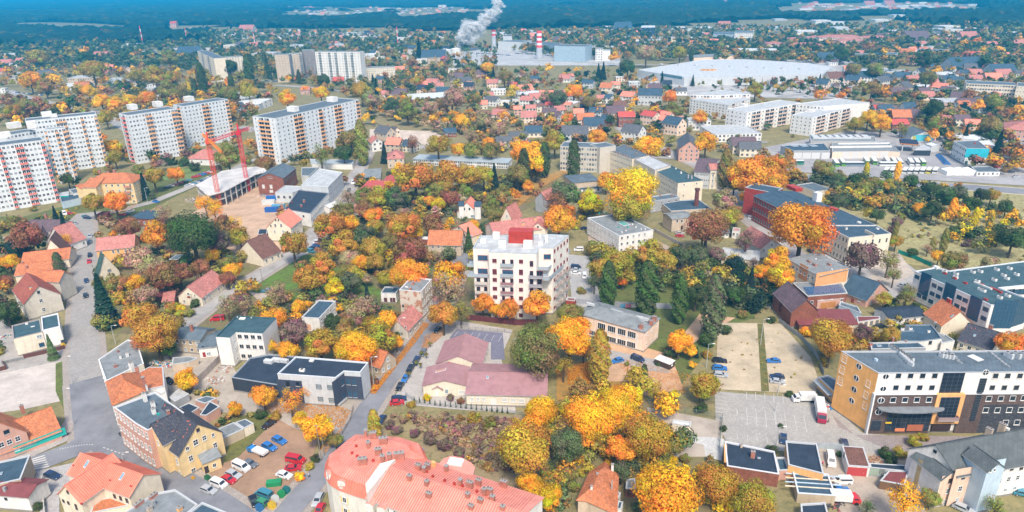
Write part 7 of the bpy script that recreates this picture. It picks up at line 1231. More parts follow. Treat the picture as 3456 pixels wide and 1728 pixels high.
TT('11','90,160,95,rA 1290,60,45,cE 490,150,52,rV 650,60,110,sA 880,50,95,rG 890,310,42,rR 920,490,85,sT 1600,300,185,rA 1900,270,150,rA 2110,280,130,rA 2290,270,110,rA 2400,310,60,cE 1400,250,55,bB 1100,490,100,rL 1250,490,120,rV 1400,500,120,rM 1520,500,60,rL 1335,380,48,rO 1740,530,65,rO 1830,560,82,rB 1930,510,105,rR 2020,400,45,rB 2100,440,80,rL 2290,470,42,rB 2360,560,90,rA 2480,440,80,rA 1660,610,55,rV 840,600,75,sL 740,780,155,rA 920,760,115,rY 920,620,75,rL 1190,680,95,rO 1100,620,100,rR 1270,660,50,rY 370,970,155,rV 880,970,155,rA 900,890,70,rY 1090,880,115,rM 1200,790,90,rV 1180,1010,120,rV 1330,950,100,rL 1500,780,165,rA 1600,850,80,rY 1790,760,110,rR 1540,1040,170,rR 940,1120,105,rT 1060,1150,95,rY 1200,1150,95,rV 1790,1090,65,bT 2200,770,60,rY 2220,890,45,rY 2370,810,65,rY 2140,940,55,cG 2390,670,90,rA 1980,660,32,bY 660,1180,130,rA 480,1200,90,bL 1350,690,60,rA 1480,880,90,rY 1960,1080,60,bL 1700,1180,60,bT 1080,640,40,cG 1880,400,100,rV 1800,420,100,rL 2560,600,80,bL 2500,640,60,bL 2330,800,70,rM 1480,660,80,rT 2150,1190,50,bA')
TT('10','1930,850,252,rG 1560,870,142,rO 1290,790,125,rR 1190,810,55,rR 1140,860,45,bY 930,550,115,rV 1155,545,125,rO 1540,280,110,rV 1770,260,82,rO 1450,400,58,cE 1520,490,50,bM 2060,550,95,sY 2250,800,130,rR 2190,930,135,rP 2350,760,100,sY 2410,890,100,rA 2130,1080,80,rY 2280,1160,80,rL 2390,1200,60,bY 1430,1130,150,rT 1650,640,100,sT 1880,1150,90,bM 2010,1210,100,rR 1580,1240,120,rT 240,900,160,rR 150,1010,105,rE 430,900,50,rG 650,800,55,cE 90,1140,90,rY 590,1180,48,pM 680,310,72,rA 770,330,50,rG 1150,90,80,rA 1710,85,50,rP 1880,50,60,rP 1640,150,50,rP 140,750,75,rL 2290,80,130,rL 2150,600,100,sY 650,930,75,sY 330,610,38,bL 2180,200,60,rP 560,690,40,cE 1960,190,60,bG 1850,140,60,bG 1720,130,60,bG 1740,1180,70,bR 2480,120,60,bL 1100,210,50,bL 970,240,40,bA 20,1210,60,rG 400,960,60,rG 1380,930,50,bG 1400,220,60,bL 2440,1090,90,bL 30,990,50,rG')
TT('00','300,510,90,rY 540,490,70,rY 930,400,118,rV 1040,490,60,rY 1200,410,58,rY 1360,460,80,rA 1560,470,110,rV 890,620,72,rY 1020,720,82,rY 1155,745,75,rY 1310,710,72,rY 1480,690,82,rO 1680,610,95,rL 1810,640,80,rL 2030,500,48,pG 2330,560,34,pG 1955,580,28,pG 2285,560,20,pO 2500,400,45,pG 1910,600,22,pB 620,780,62,rY 190,910,62,rY 370,270,90,rA 470,270,70,rA 850,210,48,rY 870,280,80,rG 700,220,60,rA 1230,560,60,rG 710,720,72,rG 640,600,60,rA 790,600,65,rA 1700,290,82,rA 2310,370,82,rG 2420,470,62,rA 2500,600,100,rA 1065,880,80,rV 1130,1180,90,rY 1190,1230,60,rG 1040,1080,42,rO 1460,440,70,rL 1740,480,80,rV 450,570,80,rA 350,530,70,rY 1290,560,50,rG 2180,560,60,rA 60,720,70,rR 250,760,80,rL 130,820,80,rA 330,810,70,rR 440,770,60,rR 800,810,60,rA 2300,640,90,rA 2150,620,60,rA')
TT('01','310,690,92,rY 650,630,80,rY 490,590,35,rO 320,490,36,rY 430,470,20,pG 680,510,65,rG 110,390,48,cG 170,410,50,rG 1060,620,100,rA 1150,700,90,rT 1325,290,22,rO 1570,330,60,rR 1640,210,42,cE 1640,510,65,rV 1540,700,50,sA 1520,810,100,rA 1740,780,85,rT 1850,750,80,rA 1970,700,120,rT 2070,920,80,rY 1640,900,50,rA 1360,760,80,rM 1440,800,65,rM 2190,700,72,rL 2020,540,60,rA 2330,380,68,rY 2500,470,80,rL 2390,470,35,cE 1830,1160,130,rV 2040,1200,82,rY 2180,1210,90,rL 2330,1150,70,rY 2370,1220,90,rL 1100,880,50,rY 1180,890,45,rG 1190,930,30,rY 950,1100,110,rL 870,1140,80,rA 1570,1130,70,sR 2330,660,50,rA 2560,630,60,rA 2490,860,60,rO 1060,1130,68,pL 1290,560,30,rA 1360,590,60,rM 900,620,60,rA 1290,240,50,rA 1400,240,50,rA 1180,550,35,cE 1210,590,35,cE 2000,900,70,rA 1570,590,50,rG 1750,570,50,rG 2300,900,90,rT 2440,1000,90,rT 2150,1050,70,sT')
TT('02','460,690,92,rM 620,620,85,rY 760,730,82,rL 850,810,46,rO 560,890,62,rO 1250,640,36,rO 1335,520,56,rA 1510,510,30,cE 1165,375,82,rG 870,440,35,cE 920,430,35,cE 1820,520,24,cE 1580,680,70,rO 1610,810,80,rL 1320,840,58,rA 1895,880,82,rO 1790,1000,48,sA 870,1080,98,rO 160,1230,150,rY 430,1130,110,rA 590,1210,26,pL 640,1210,26,pL 1370,1180,140,rY 1950,1140,110,rY 1890,1075,52,rA 1030,270,60,rY 1350,230,95,rT 1690,230,75,rA 1805,250,22,pG 370,380,48,rY 220,430,45,rR 390,540,45,rA 130,580,48,rG 1060,690,38,rA 2450,600,80,rV 1450,850,50,rG 340,680,70,rT 660,440,40,rG 750,440,40,rE 20,600,60,rY 1700,830,60,rL 290,390,40,rA')
TT('03','890,940,75,rV 1010,890,80,rB 1150,930,98,rY 1330,860,50,rV 1680,970,78,rL 1710,890,42,rR 1870,850,60,rL 1360,1010,50,sL 1050,590,90,rA 1175,610,68,rO 520,650,58,rO 740,670,48,rO 250,1070,22,bL 2240,970,98,rA 2030,650,72,rR 2120,760,70,rO 2280,720,82,rL 2510,810,68,rO 1660,790,100,rG 1530,780,60,rA 1700,400,46,rY 1600,490,88,rL 1165,215,48,rY 740,240,72,rG 830,210,52,rL 960,340,52,rG 850,400,80,rL 1080,400,80,rL 1250,370,50,rG 1570,310,88,rG 1810,350,28,rY 2100,110,42,rO 2330,200,48,rY 2000,260,62,rR 1900,330,50,rG 2190,310,68,rG 520,510,22,cE 1000,180,55,rR 1950,140,50,rY 2170,190,40,rY 2440,290,60,rG 1430,110,60,rG 130,190,40,rG 480,190,40,rG 2420,150,70,rG 2320,1180,60,cE 1990,1060,40,cE 1840,1140,30,rR 2270,1060,70,rG 2520,1180,70,rR')
MASS=[]
def fill(t,poly,n,R=(2.5,5),cols='AAYLMTR',kinds='r',seed=1,tol=5.0):
 random.seed(seed);xs=[p[0]for p in poly];ys=[p[1]for p in poly];k=0;tr=0
 cents=[(sum(a[0]for a in q)/len(q),sum(a[1]for a in q)/len(q),max(math.dist(q[0],a)for a in q),offset(q,-tol*.5)if len(q)<12 else q)for q in BUILT]
 while k<n and tr<n*14:
  tr+=1;u,v=random.uniform(min(xs),max(xs)),random.uniform(min(ys),max(ys))
  if not inpoly((u,v),poly):continue
  p=G(t,u,v)
  if any(inpoly((p.x,p.y),q)for q in PAVED):continue
  if any(abs(p.x-c[0])<c[2]+5 and abs(p.y-c[1])<c[2]+5 and inpoly((p.x,p.y),c[3])for c in cents):continue
  r=random.uniform(*R);kd=random.choice(kinds);kk=KD[kd];z=r*{'round':1.35,'bush':.6,'poplar':3.1,'conifer':1.8,'sparse':1.5}[kk]
  if kk in('poplar','conifer'):r*=.5;z*=.5
  cl=random.choice(cols);cl='N' if cl=='A' and random.random()<.65 else cl;MASS.append((p.x,p.y,z,r,kk,cl));k+=1
HAND=len(TREES)
fill('O',[(250,560),(420,560),(600,640),(590,680),(440,720),(460,800),(300,790),(250,700)],85,(1.4,3.6),'ALLTLMYMVR','rbb',1)
fill('O',[(700,560),(880,500),(1260,520),(1240,620),(1180,700),(980,720),(900,680),(740,640)],140,(1.6,4.2),'ALRTLMYVVM','rrb',2)
fill('O',[(600,740),(760,750),(960,760),(1000,800),(960,880),(700,880),(640,850),(560,810)],75,(1.4,3.8),'ALTLMYPV','rb',3)
fill('O',[(900,440),(1280,440),(1380,470),(1280,540),(900,540)],100,(2,4.2),'ALLMYVVR','rrb',4)
fill('O',[(0,560),(150,560),(165,640),(30,700),(0,860)],45,(1.5,4),'GGRLEAP','rbc',5)
fill('O',[(1330,1050),(1640,1050),(1700,1120),(1820,1180),(1830,1288),(1380,1288)],120,(1.0,3.6),'LLMVAAY','bbr',6)
fill('O',[(1340,1040),(1640,960),(1700,1080),(1640,1140),(1400,1150)],30,(2.6,4.2),'YAYOV','r',60)
fill('O',[(980,1050),(1310,1060),(1400,1120),(1300,1180),(1230,1190),(1070,1090)],260,(.6,1.7),'PPTTPTA','b',7)
fill('O',[(1840,660),(1950,640),(1960,760),(1850,800),(1800,760)],50,(1.6,4),'GGMLEA','rbb',8)
fill('O',[(1480,650),(1840,650),(1860,780),(1700,770),(1480,700)],60,(2.5,4.5),'MVVLG','rrb',9)
fill('O',[(1930,440),(2100,450),(2420,490),(2330,560),(2100,520),(2110,600),(2060,560),(2050,500),(1950,470)],170,(2,4.4),'MMLLGMAV','rrb',10)
fill('O',[(2100,560),(2576,520),(2576,660),(2240,650)],60,(.5,1.3),'PTLLMVA','b',11)
fill('O',[(2300,560),(2576,530),(2576,640),(2430,640)],40,(2,3.8),'MGYBL','rrp',12)
fill('O',[(900,220),(1130,240),(1290,330),(1120,345),(930,290)],150,(2.5,5),'AATTLMY','rrs',13)
fill('O',[(1130,300),(1420,320),(1400,390),(1180,395)],90,(2.2,4.5),'AATLLY','rb',14)
fill('O',[(1000,180),(1600,180),(1700,240),(1700,400),(1400,380),(1240,290),(900,240)],560,(2,4.8),'GGLMAARELY','rrrbc',15)
fill('O',[(1700,200),(2576,170),(2576,330),(2400,330),(2200,260),(1960,240)],560,(2,5),'GGMLAARE','rrrc',16)
fill('O',[(2190,255),(2576,320),(2576,440),(2480,440),(2330,370),(2180,330),(2120,290)],150,(2.4,5),'ALGYRO','rr',17)
fill('O',[(0,180),(640,170),(700,240),(620,330),(300,300),(240,240),(0,240)],560,(3,6.5),'AAALVVGRYM','rrrp',18)
fill('O',[(0,240),(240,250),(330,310),(60,330),(0,320)],160,(2.5,5),'RRALGMA','rrb',19)
fill('O',[(0,90),(700,80),(1180,90),(1180,130),(640,170),(0,180)],2600,(3.5,7),'GGGGMMAL','rr',20)
fill('O',[(560,140),(1000,130),(1250,110),(1250,190),(900,250),(600,190)],800,(2.5,6),'GGMLAAR','rrp',21)
fill('O',[(1250,80),(2576,60),(2576,175),(2000,160),(1400,150),(1250,120)],3000,(3.5,7),'GGGMMALA','rrr',22)
fill('O',[(300,390),(700,360),(930,360),(900,420),(640,420),(300,430)],70,(2,4.5),'AALGMR','rrb',23)
fill('O',[(1560,330),(1740,350),(1850,400),(1960,330),(2190,340),(2190,300),(1730,200),(1560,260)],90,(2,4),'AALGM','rrb',24)
fill('O',[(1780,430),(1990,400),(2000,470),(1850,480)],35,(2.5,5),'OAAL','rr',25)
fill('O',[(1950,760),(2300,740),(2500,900),(2100,880),(2000,830)],50,(1,2.4),'GLVA','bb',26)
fill('O',[(0,860),(30,850),(0,900)],4,(1,2),'GL','b',27)
fill('O',[(430,930),(560,1000),(640,1050),(560,1110),(440,1010)],22,(.8,1.8),'GLVA','b',28)
fill('O',[(0,560),(60,555),(200,520),(190,560),(10,585)],60,(.6,1.2),'GLVA','b',29)
fill('O',[(1810,815),(1965,815),(2062,965),(1800,980)],30,(.3,.6),'LVTT','b',30)
fill('O',[(870,200),(1240,60),(1180,60),(860,80)],60,(4,6),'AALG','r',31)
extra=sorted(MASS,key=lambda t:-t[3]/math.hypot(t[0],t[1]))
rest=place_trees()
tree_mass('garden_trees','mixed green, brown and yellow trees and bushes between the houses','trees',[t for t in rest+MASS if math.hypot(t[0],t[1])<900])
tree_mass('distant_trees','hazy dark green and brown woodland between the far suburbs','trees',[t for t in rest+MASS if math.hypot(t[0],t[1])>=900])
def forest():
 town=np.array([int(math.floor(q[0][0]/70)+i)*1000+int(math.floor(q[0][1]/70)+j)for q in BUILT if q[0][1]>1600 for i in(-1,0,1)for j in(-1,0,1)])
 rs=np.random.RandomState(3);pts=[];VV,FF,CCc=[],[],[];base=0
 for(y0,y1,st)in((1650,3200,13),(3200,5000,22),(5000,9000,40),(9000,15000,80)):
  ys=np.arange(y0,y1,st);w=y1*.86;xs=np.arange(-w,w,st);X,Y=np.meshgrid(xs,ys);X=X+rs.uniform(-.4,.4,X.shape)*st;Y=Y+rs.uniform(-.4,.4,Y.shape)*st
  big=np.sin(X/310+np.sin(Y/400))+np.sin(Y/260+X/700)*.8+np.sin((X+Y)/120)*.35;d=np.hypot(X,Y);cell=np.floor(X/70).astype(int)*1000+np.floor(Y/70).astype(int);gap=(big>1.62)|(d<1680)|np.isin(cell,town)
  Z=rs.uniform(4,19,X.shape)*(1+.4*np.sin(X/90)*np.sin(Y/70));Z[gap]=-2;ny,nx=X.shape;v=np.stack([X,Y,Z],-1).reshape(-1,3);i=np.arange((ny-1)*(nx-1));a=(i//(nx-1))*nx+i%(nx-1)
  f=np.stack([a,a+1,a+nx+1,a+nx],1);keep=(np.abs(v[f[:,0],0])<v[f[:,0],1]*.85+60)&(v[f[:,0],2]>0);f=f[keep]
  c=np.array([.020,.050,.032])*(1+rs.normal(size=(len(v),1))*.28)*(1+np.stack([np.sin(v[:,0]/420)*.25,np.sin(v[:,0]/420)*.08,0*v[:,0]],1));au=rs.rand(len(v))<.05;c[au]=[.12,.09,.03];VV.append(v);FF.append(f+base);CCc.append(np.clip(c,.008,1));base+=len(v)
 v,f,c=np.vstack(VV),np.vstack(FF),np.vstack(CCc);me=bpy.data.meshes.new('forest');me.vertices.add(len(v));me.vertices.foreach_set('co',v.astype(np.float32).ravel());me.loops.add(f.size);me.loops.foreach_set('vertex_index',f.astype(np.int32).ravel());me.polygons.add(len(f));me.polygons.foreach_set('loop_start',np.arange(0,f.size,4,dtype=np.int32))
 at=me.color_attributes.new('tint','FLOAT_COLOR','POINT');at.data.foreach_set('color',np.hstack([c,np.ones((len(c),1))]).astype(np.float32).ravel());me.materials.append(LEAF);me.update(calc_edges=True);o=ob('forest',me,kind='stuff');o['label']='dark blue green forest stretching to the horizon';o['category']='forest';print('forest',len(f))
forest()
for a in[('30',2100,1062,100,38,'silver','estate','silver estate car at the head of the dirt car park row'),('30',2205,1000,100,40,'white','minivan','white small van second in the dirt car park row'),('30',2300,955,100,40,'red','car','red car between the white van and silver estate'),('30',2350,905,100,42,'silver','estate','silver estate car between the red car and white minibus'),('30',2430,830,100,45,'white','van','white minibus with dark windows on the dirt car park'),('30',2520,795,90,40,'grey','car','grey car behind the white minibus'),('30',530,915,100,35,'navy','estate','dark blue estate car parked by the zebra crossing'),('30',2095,80,-100,10,'yellow','car','yellow hatchback in the builders yard'),
          ('31',235,560,80,38,'blue','estate','blue estate car highest on the dirt car park'),('31',135,625,80,38,'blue','estate','dark blue estate car beside the blue one'),('31',130,400,-60,40,'black','car','black car half under the bushes behind the car park'),('31',400,760,90,18,'red','van','red panel van at the edge of the dirt car park'),('31',375,840,90,-8,'red','car','dark red saloon car in front of the red van'),('31',285,910,80,25,'white','car','white hatchback beside the green container'),('31',80,1100,-80,-30,'teal','minivan','teal small van beside the recycling bins'),('31',40,1180,-80,-30,'green','estate','dark green estate car behind the recycling bins'),('30',2555,1170,30,60,'black','car','black car at the left end beside the teal van'),
          ('31',625,1160,-40,80,'silver','estate','silver car parked against the salmon roofed building'),('31',640,1260,-30,60,'red','car','red car cut by the frame beside the white balconies'),('31',1262,355,-40,60,'navy','car','dark blue car parked where the scrub field begins'),('31',1420,180,100,-12,'red','car','bright red hatchback parked beside the hedge row'),('31',1440,140,100,-8,'navy','estate','dark blue estate car behind the red hatchback'),('21',1450,1210,-35,60,'black','car','black car lowest in the kerbside line'),('21',1503,1130,-35,60,'blue','car','blue car second lowest in the kerbside line'),('21',1553,1035,-35,60,'black','estate','black estate car in the middle of the kerbside line'),('21',1615,950,-35,60,'navy','estate','dark estate car fourth in the kerbside line'),('21',1678,870,-35,60,'grey','estate','grey estate car highest in the kerbside line'),('21',1825,640,-40,45,'black','car','black car parked alone at the street trees'),('20',2190,530,-100,8,'red','van','red van with roof rack beside the diagonal street'),('20',868,145,5,60,'navy','car','dark car driving on the setts street, upper one'),('20',862,295,5,60,'black','car','dark car driving on the setts street, lower one'),('20',1700,1155,60,35,'black','car','black car in the shade beside the white side wall'),
          ('10',905,1080,0,70,'black','estate','black estate car parked on the kerb opposite the orange brick house'),('10',898,1142,0,60,'red','car','small red car behind the black estate car'),('10',905,890,0,60,'silver','estate','silver car first of a roadside pair below the junction'),('10',905,945,0,60,'grey','estate','grey car second of the roadside pair below the junction'),('10',740,762,-50,0,'silver','car','silver car leaving the junction'),('10',650,662,20,30,'white','van','white van parked below the tower lawn'),('10',700,660,50,0,'red','car','red car beside the white van'),('10',880,705,80,10,'navy','estate','dark blue estate car before the kiosk'),('10',860,690,80,10,'teal','car','teal car behind the dark estate car before the kiosk'),('10',1062,715,30,30,'white','car','white car beside the kiosk'),('10',1235,672,80,0,'red','car','red car in the row near the golden tree'),('10',1265,662,80,-10,'teal','car','teal car in the row near the golden tree'),('10',1315,635,80,-10,'silver','car','silver car in the row near the golden tree'),('10',1568,540,60,10,'blue','car','blue car behind the yellow apartment house'),
          ('22',1060,950,-90,25,'blue','car','bright blue hatchback on the bare earth yard'),('22',1265,935,90,35,'navy','minivan','dark small van beside the site cabin'),('22',2090,950,110,8,'black','estate','black estate car on the overgrown car park'),('22',2090,1025,110,8,'blue','estate','blue estate car below the black one'),('22',2100,1095,110,12,'silver','estate','silver estate car lowest of the three'),('22',905,1085,60,-40,'black','car','black car behind the columnar tree'),('23',55,952,-100,0,'blue','car','blue hatchback alone on the right part of the car park'),('23',90,1110,-100,-4,'navy','car','dark blue car of the pair under the lamp'),('23',95,1160,100,12,'silver','car','silver car of the pair under the lamp'),('22',645,70,80,4,'white','car','white car beside the blue disabled bay'),('22',650,35,80,8,'silver','car','silver car next to the white one'),('22',645,10,80,8,'navy','minivan','dark minivan next to the silver car'),('22',730,100,0,60,'white','minivan','white van at the lawn edge'),('21',105,245,-80,10,'teal','car','teal blue car on the lawn path'),
          ('33',630,760,20,110,'white','van','white delivery van beside the dark sheds'),('33',745,970,-110,0,'white','minivan','white small van in the workshop yard'),('33',728,1058,110,0,'blue','car','blue hatchback below the white small van'),('33',770,600,20,60,'navy','car','dark car half hidden by the rusty garage roof'),('33',155,545,0,60,'navy','car','dark blue car behind the orange shed wall'),('33',1970,1250,90,40,'silver','estate','silver car before the peach facade'),('33',2560,1090,60,10,'teal','car','teal car at the right edge'),('23',1120,605,-60,5,'black','car','black car beside the derelict workshop'),('23',1360,190,80,-20,'silver','car','silver car under the birch'),
          ('12',730,808,50,-10,'navy','car','dark blue car beside the white office block'),('12',670,1025,-80,0,'white','minivan','white pickup on the lane behind the cream block'),('12',1690,860,60,0,'silver','car','silver car below the brown brick workshop'),('12',1690,885,60,0,'red','car','red car in front of the silver one'),('12',2425,720,60,20,'white','van','white van before the red mill'),('12',2370,600,50,20,'black','van','black van before the mill gate'),('12',1940,390,5,40,'silver','car','silver car outside the narrow townhouses'),('12',1570,82,40,15,'white','car','white car turning at the road fork'),('13',440,1045,50,25,'black','estate','black car in the mill court, first'),('13',502,1078,60,20,'black','car','black car in the mill court, second'),('13',570,1112,70,10,'white','car','white car in the mill court, third'),('13',645,1150,70,20,'white','car','white car in the mill court, fourth'),('13',730,1195,70,25,'navy','minivan','blue minivan in the mill court, fifth'),
          ('11',975,350,0,60,'white','van','white delivery van at the zebra crossing'),('11',935,425,-30,50,'navy','estate','dark car parked on the street below the van'),('11',912,458,-30,50,'silver','car','silver car behind the dark one'),('11',550,1040,60,15,'teal','minivan','green jeep at the lower end of the parked row'),('11',580,1005,60,10,'navy','car','dark blue car second in the parked row'),('11',610,980,60,10,'blue','car','blue car third in the parked row'),('11',625,955,60,10,'white','minivan','white van at the upper end of the parked row')]:
 car(a[0],a[1],a[2],a[3],a[4],a[5],a[6],a[7])
rowcars('10',(1680,395),(1900,325),6,60,-6,'black silver red red black teal');rowcars('10',(1960,290),(2110,245),6,60,-6,'red red blue blue red white');rowcars('10',(1890,380),(2130,290),9,60,-6,'silver white teal silver navy teal')
rowcars('13',(1720,75),(1800,160),7,60,0,'blue blue silver white blue white red');rowcars('13',(2220,130),(2300,190),5,60,0,'navy white silver red blue');rowcars('13',(2350,120),(2440,158),4,60,5,'navy blue white red');rowcars('13',(2440,240),(2500,290),2,60,0,'navy silver')
rowcars('03',(1720,1090),(1850,1095),3,0,30,'silver navy teal');rowcars('02',(2440,1130),(2540,1135),3,40,0,'blue navy silver');rowcars('01',(80,515),(200,520),7,30,0,'white silver blue grey');rowcars('01',(480,485),(590,490),7,30,0,'white silver navy grey');rowcars('00',(140,630),(420,660),12,30,6,'white silver blue grey black')
rowcars('00',(1130,575),(1560,600),16,30,0,'white silver blue teal grey');rowcars('02',(20,240),(400,262),20,20,4,'white silver blue grey black');rowcars('01',(2100,230),(2560,260),24,20,4,'white silver blue grey black');rowcars('T1',(1350,285),(1600,300),22,14,3,'white silver blue red grey black');rowcars('T1',(1640,300),(1700,345),8,14,3,'white silver blue')
def bus(t,u,v,du,dv,c,L_=11.5,lab=''):
 p,q=G(t,u,v),G(t,u+du,v+dv);rz=math.atan2(q.y-p.y,q.x-p.x);key=('bus',c,L_)
 if key not in CM:
  m=M();bm_=mat('car',c);m.box((0,0,.35),(L_,2.5,2.4),bm_,0,False);m.box((0,0,2.76),(L_*.98,2.3,.2),mat('plain',(.72,.73,.72)));g_=M();g_.box((0,0,1.5),(L_+.04,2.54,.95),mat('glass',(.03,.045,.06)),0,False);w=M();w.cyl((0,0),.48,.48,0,.3,mat('plain',(.02,.02,.02)),10);CM[key]=(m.mesh('body'),g_.mesh('windows'),w.mesh('wheel'))
 b_=CM[key];o=thing('bus',lab,'bus',(p.x,p.y,0),rz,'buses parked in the depot');ob('body',b_[0],o);ob('windows',b_[1],o)
 for sx in(-.3,.3):
  for sy in(-1.27,.97):w=ob('wheel',b_[2],o,(sx*L_,sy+.3,.5));w.rotation_euler=(math.pi/2,0,0)
GN,WH,YE=(.12,.38,.05),(.66,.68,.66),(.62,.55,.10)
for i,(u,v,c)in enumerate([(680,170,GN),(745,165,GN),(985,150,GN),(1060,150,GN),(1190,145,WH),(1260,150,GN),(1320,160,WH),(1430,160,WH),(1490,160,WH),(1550,160,GN)]):bus('13',u,v,40,55,c,lab=('white' if c is WH else 'green')+' city bus in the rear slanted row of the depot')
for i,(u,c)in enumerate([(1190,GN),(1250,WH),(1310,WH),(1375,WH),(1435,WH),(1495,WH),(1555,WH),(1615,YE),(1680,WH)]):bus('13',u,248,-40,52,c,8.5,('yellow' if c is YE else 'green' if c is GN else 'white')+' bus in the front row by the main road')
bus('13',260,165,-100,0,(.02,.25,.15),12,'dark green and white bus standing alone at the depot corner');bus('13',860,182,-100,0,(.18,.25,.32),12,'grey covered lorry with blue cab in the depot');bus('13',1210,182,-100,0,WH,12,'white coach parked across the front row of buses')
def lorry(t,u,v,du,dv,cab,L_,lab,w=2.4,h=3.4):
 p,q=G(t,u,v),G(t,u+du,v+dv);rz=math.atan2(q.y-p.y,q.x-p.x);o=thing('lorry',lab,'lorry',(p.x,p.y,.02),rz,'box lorries by the office complex');m=M();m.box((-.9,0,.95),(L_-2.2,w,h-.95),mat('metal',(.74,.74,.73)),0,False);m.build('box_body',o)
 m=M();cm=mat('car',cab);x0=L_/2-1.9;pr=[(x0,.5),(x0,h*.78),(x0+1.1,h*.78),(x0+1.6,1.6),(x0+1.9,1.5),(x0+1.9,.5)];A=[(x,-w*.47,z)for x,z in pr];Bq=[(x,w*.47,z)for x,z in pr];m.face(A[::-1],cm);m.face(Bq,cm)
 for i in range(6):j=(i+1)%6;m.face([A[i],A[j],Bq[j],Bq[i]],cm)
 c=m.build('cab',o);g_=M();gm_=mat('glass',GLASS['dark']);g_.face([(x0+1.62,-w*.42,1.65),(x0+1.62,w*.42,1.65),(x0+1.16,w*.42,h*.76),(x0+1.16,-w*.42,h*.76)],gm_)
 for s in(-1,1):g_.face([(x0+.3,s*w*.475,1.6),(x0+1.4,s*w*.475,1.6),(x0+1.05,s*w*.475,h*.72),(x0+.3,s*w*.475,h*.72)],gm_)
 g_.build('windscreen',c);wm_=M();wm_.cyl((0,0),.48,.48,0,.35,mat('plain',(.02,.02,.02)),12);wme=wm_.mesh('wheel')
 for x in(-L_*.32,L_*.36):
  for s in(-1,1):ww=ob('wheel',wme,o,(x,s*w*.42+.17,.48));ww.rotation_euler=(math.pi/2,0,0)
 m=M();m.box((0,0,.7),(L_-.6,.9,.28),mat('plain',(.05,.05,.05)),0,False);m.build('chassis',o)
lorry('33',360,165,-110,0,(.72,.73,.74),6.8,'white box van standing behind the red lorry',2.1,2.9);lorry('33',520,300,22,120,(.35,.01,.05),9.5,'box lorry with dark red cab in front of the office complex')
lorry('33',760,1175,90,6,(.65,.03,.04),7,'white covered lorry with red cab at the bottom of the yard',2.3,2.8);lorry('30',2600,690,-100,-40,(.03,.22,.55),6.5,'blue flatbed lorry on the dirt car park',2.0,1.6)
def bin_(t,u,v,w,d,h,c,nm,lab,yaw=-.5,lid=True):
 p=G(t,u,v);o=thing(nm,lab,nm.replace('_',' '),(p.x,p.y,.02),yaw);m=M();m.box((0,0,0),(w,d,h),mat('metal',c),0,False);m.build('body',o)
 if lid:m=M();m.box((0,0,h),(w*.92,d*.92,.12),mat('metal',mul(c,.7)),0,False);m.build('lid',o)
 else:
  m=M()
  for i in range(6):m.box((-w/2+w*(i+.5)/6,0,.1),(.1,d+.08,h-.15),mat('metal',mul(c,.8)),0,False)
  m.build('rib',o,kind='stuff')
bin_('31',185,1005,3.6,1.6,1.3,(.03,.30,.12),'skip_container','long green steel container at the edge of the dirt car park',.15,False)
for u,v,c,n in((310,1080,(.03,.20,.2),'dark green recycling bin with white top, highest of four'),(260,1120,(.03,.30,.10),'bright green recycling bin below the dark green one'),(198,1170,(.65,.66,.62),'white recycling bin between green and yellow ones'),(165,1235,(.75,.50,.04),'yellow recycling bin closest to the street'),(40,1260,(.04,.18,.4),'blue recycling bin beside the parked green car')):bin_('31',u,v,1.5,1.2,1.5,c,'recycling_bin',n)
bin_('30',2090,950,1.2,.9,1.1,(.03,.16,.06),'wheelie_bin','green bin beside the steps of the yellow house');bin_('30',1945,945,.8,.6,.6,(.75,.38,.02),'grit_bin','yellow box at the corner of the yellow house');bin_('20',640,800,1.3,.8,1.0,(.8,.50,.02),'grit_bin','yellow box at the end of the brown fence')
for u,v,w,c,n in((160,610,7,(.03,.12,.4),'dark blue site container below the black roofed wing'),(230,580,7,(.15,.4,.55),'pale blue site container behind the dark blue one'),(130,535,7,(.6,.62,.6),'white site container before the grey wing'),(170,492,7,(.03,.15,.45),'blue covered container beside the brick hall')):bin_('11',u,v+30,w,2.6,2.6,c,'site_container',n,.05,False)
def pole(t,u,v,ut,vt,nm,lab,kind='lamp'):
 p=G(t,u,v);H=max(3,min(14,zat(t,ut,vt,p)));o=thing(nm,lab,nm.replace('_',' '),(p.x,p.y,0),0,'poles along the streets');c=mat('plain',(.42,.43,.44),.5)if kind=='lamp' else mat('plaster',(.28,.24,.2));m=M();m.cyl((0,0),.13,.08,0,H,c,7);m.build('post',o)
 if kind=='lamp':m=M();m.bar((0,0,H),(1.3,0,H+.2),.09,c);m.build('arm',o);m=M();m.box((1.6,0,H+.12),(.8,.28,.14),mat('plain',(.75,.75,.72)),0,False);m.build('lamp_head',o)
 else:m=M();m.bar((-.6,0,H-.4),(.6,0,H-.4),.12,c);m.build('cross_arm',o)
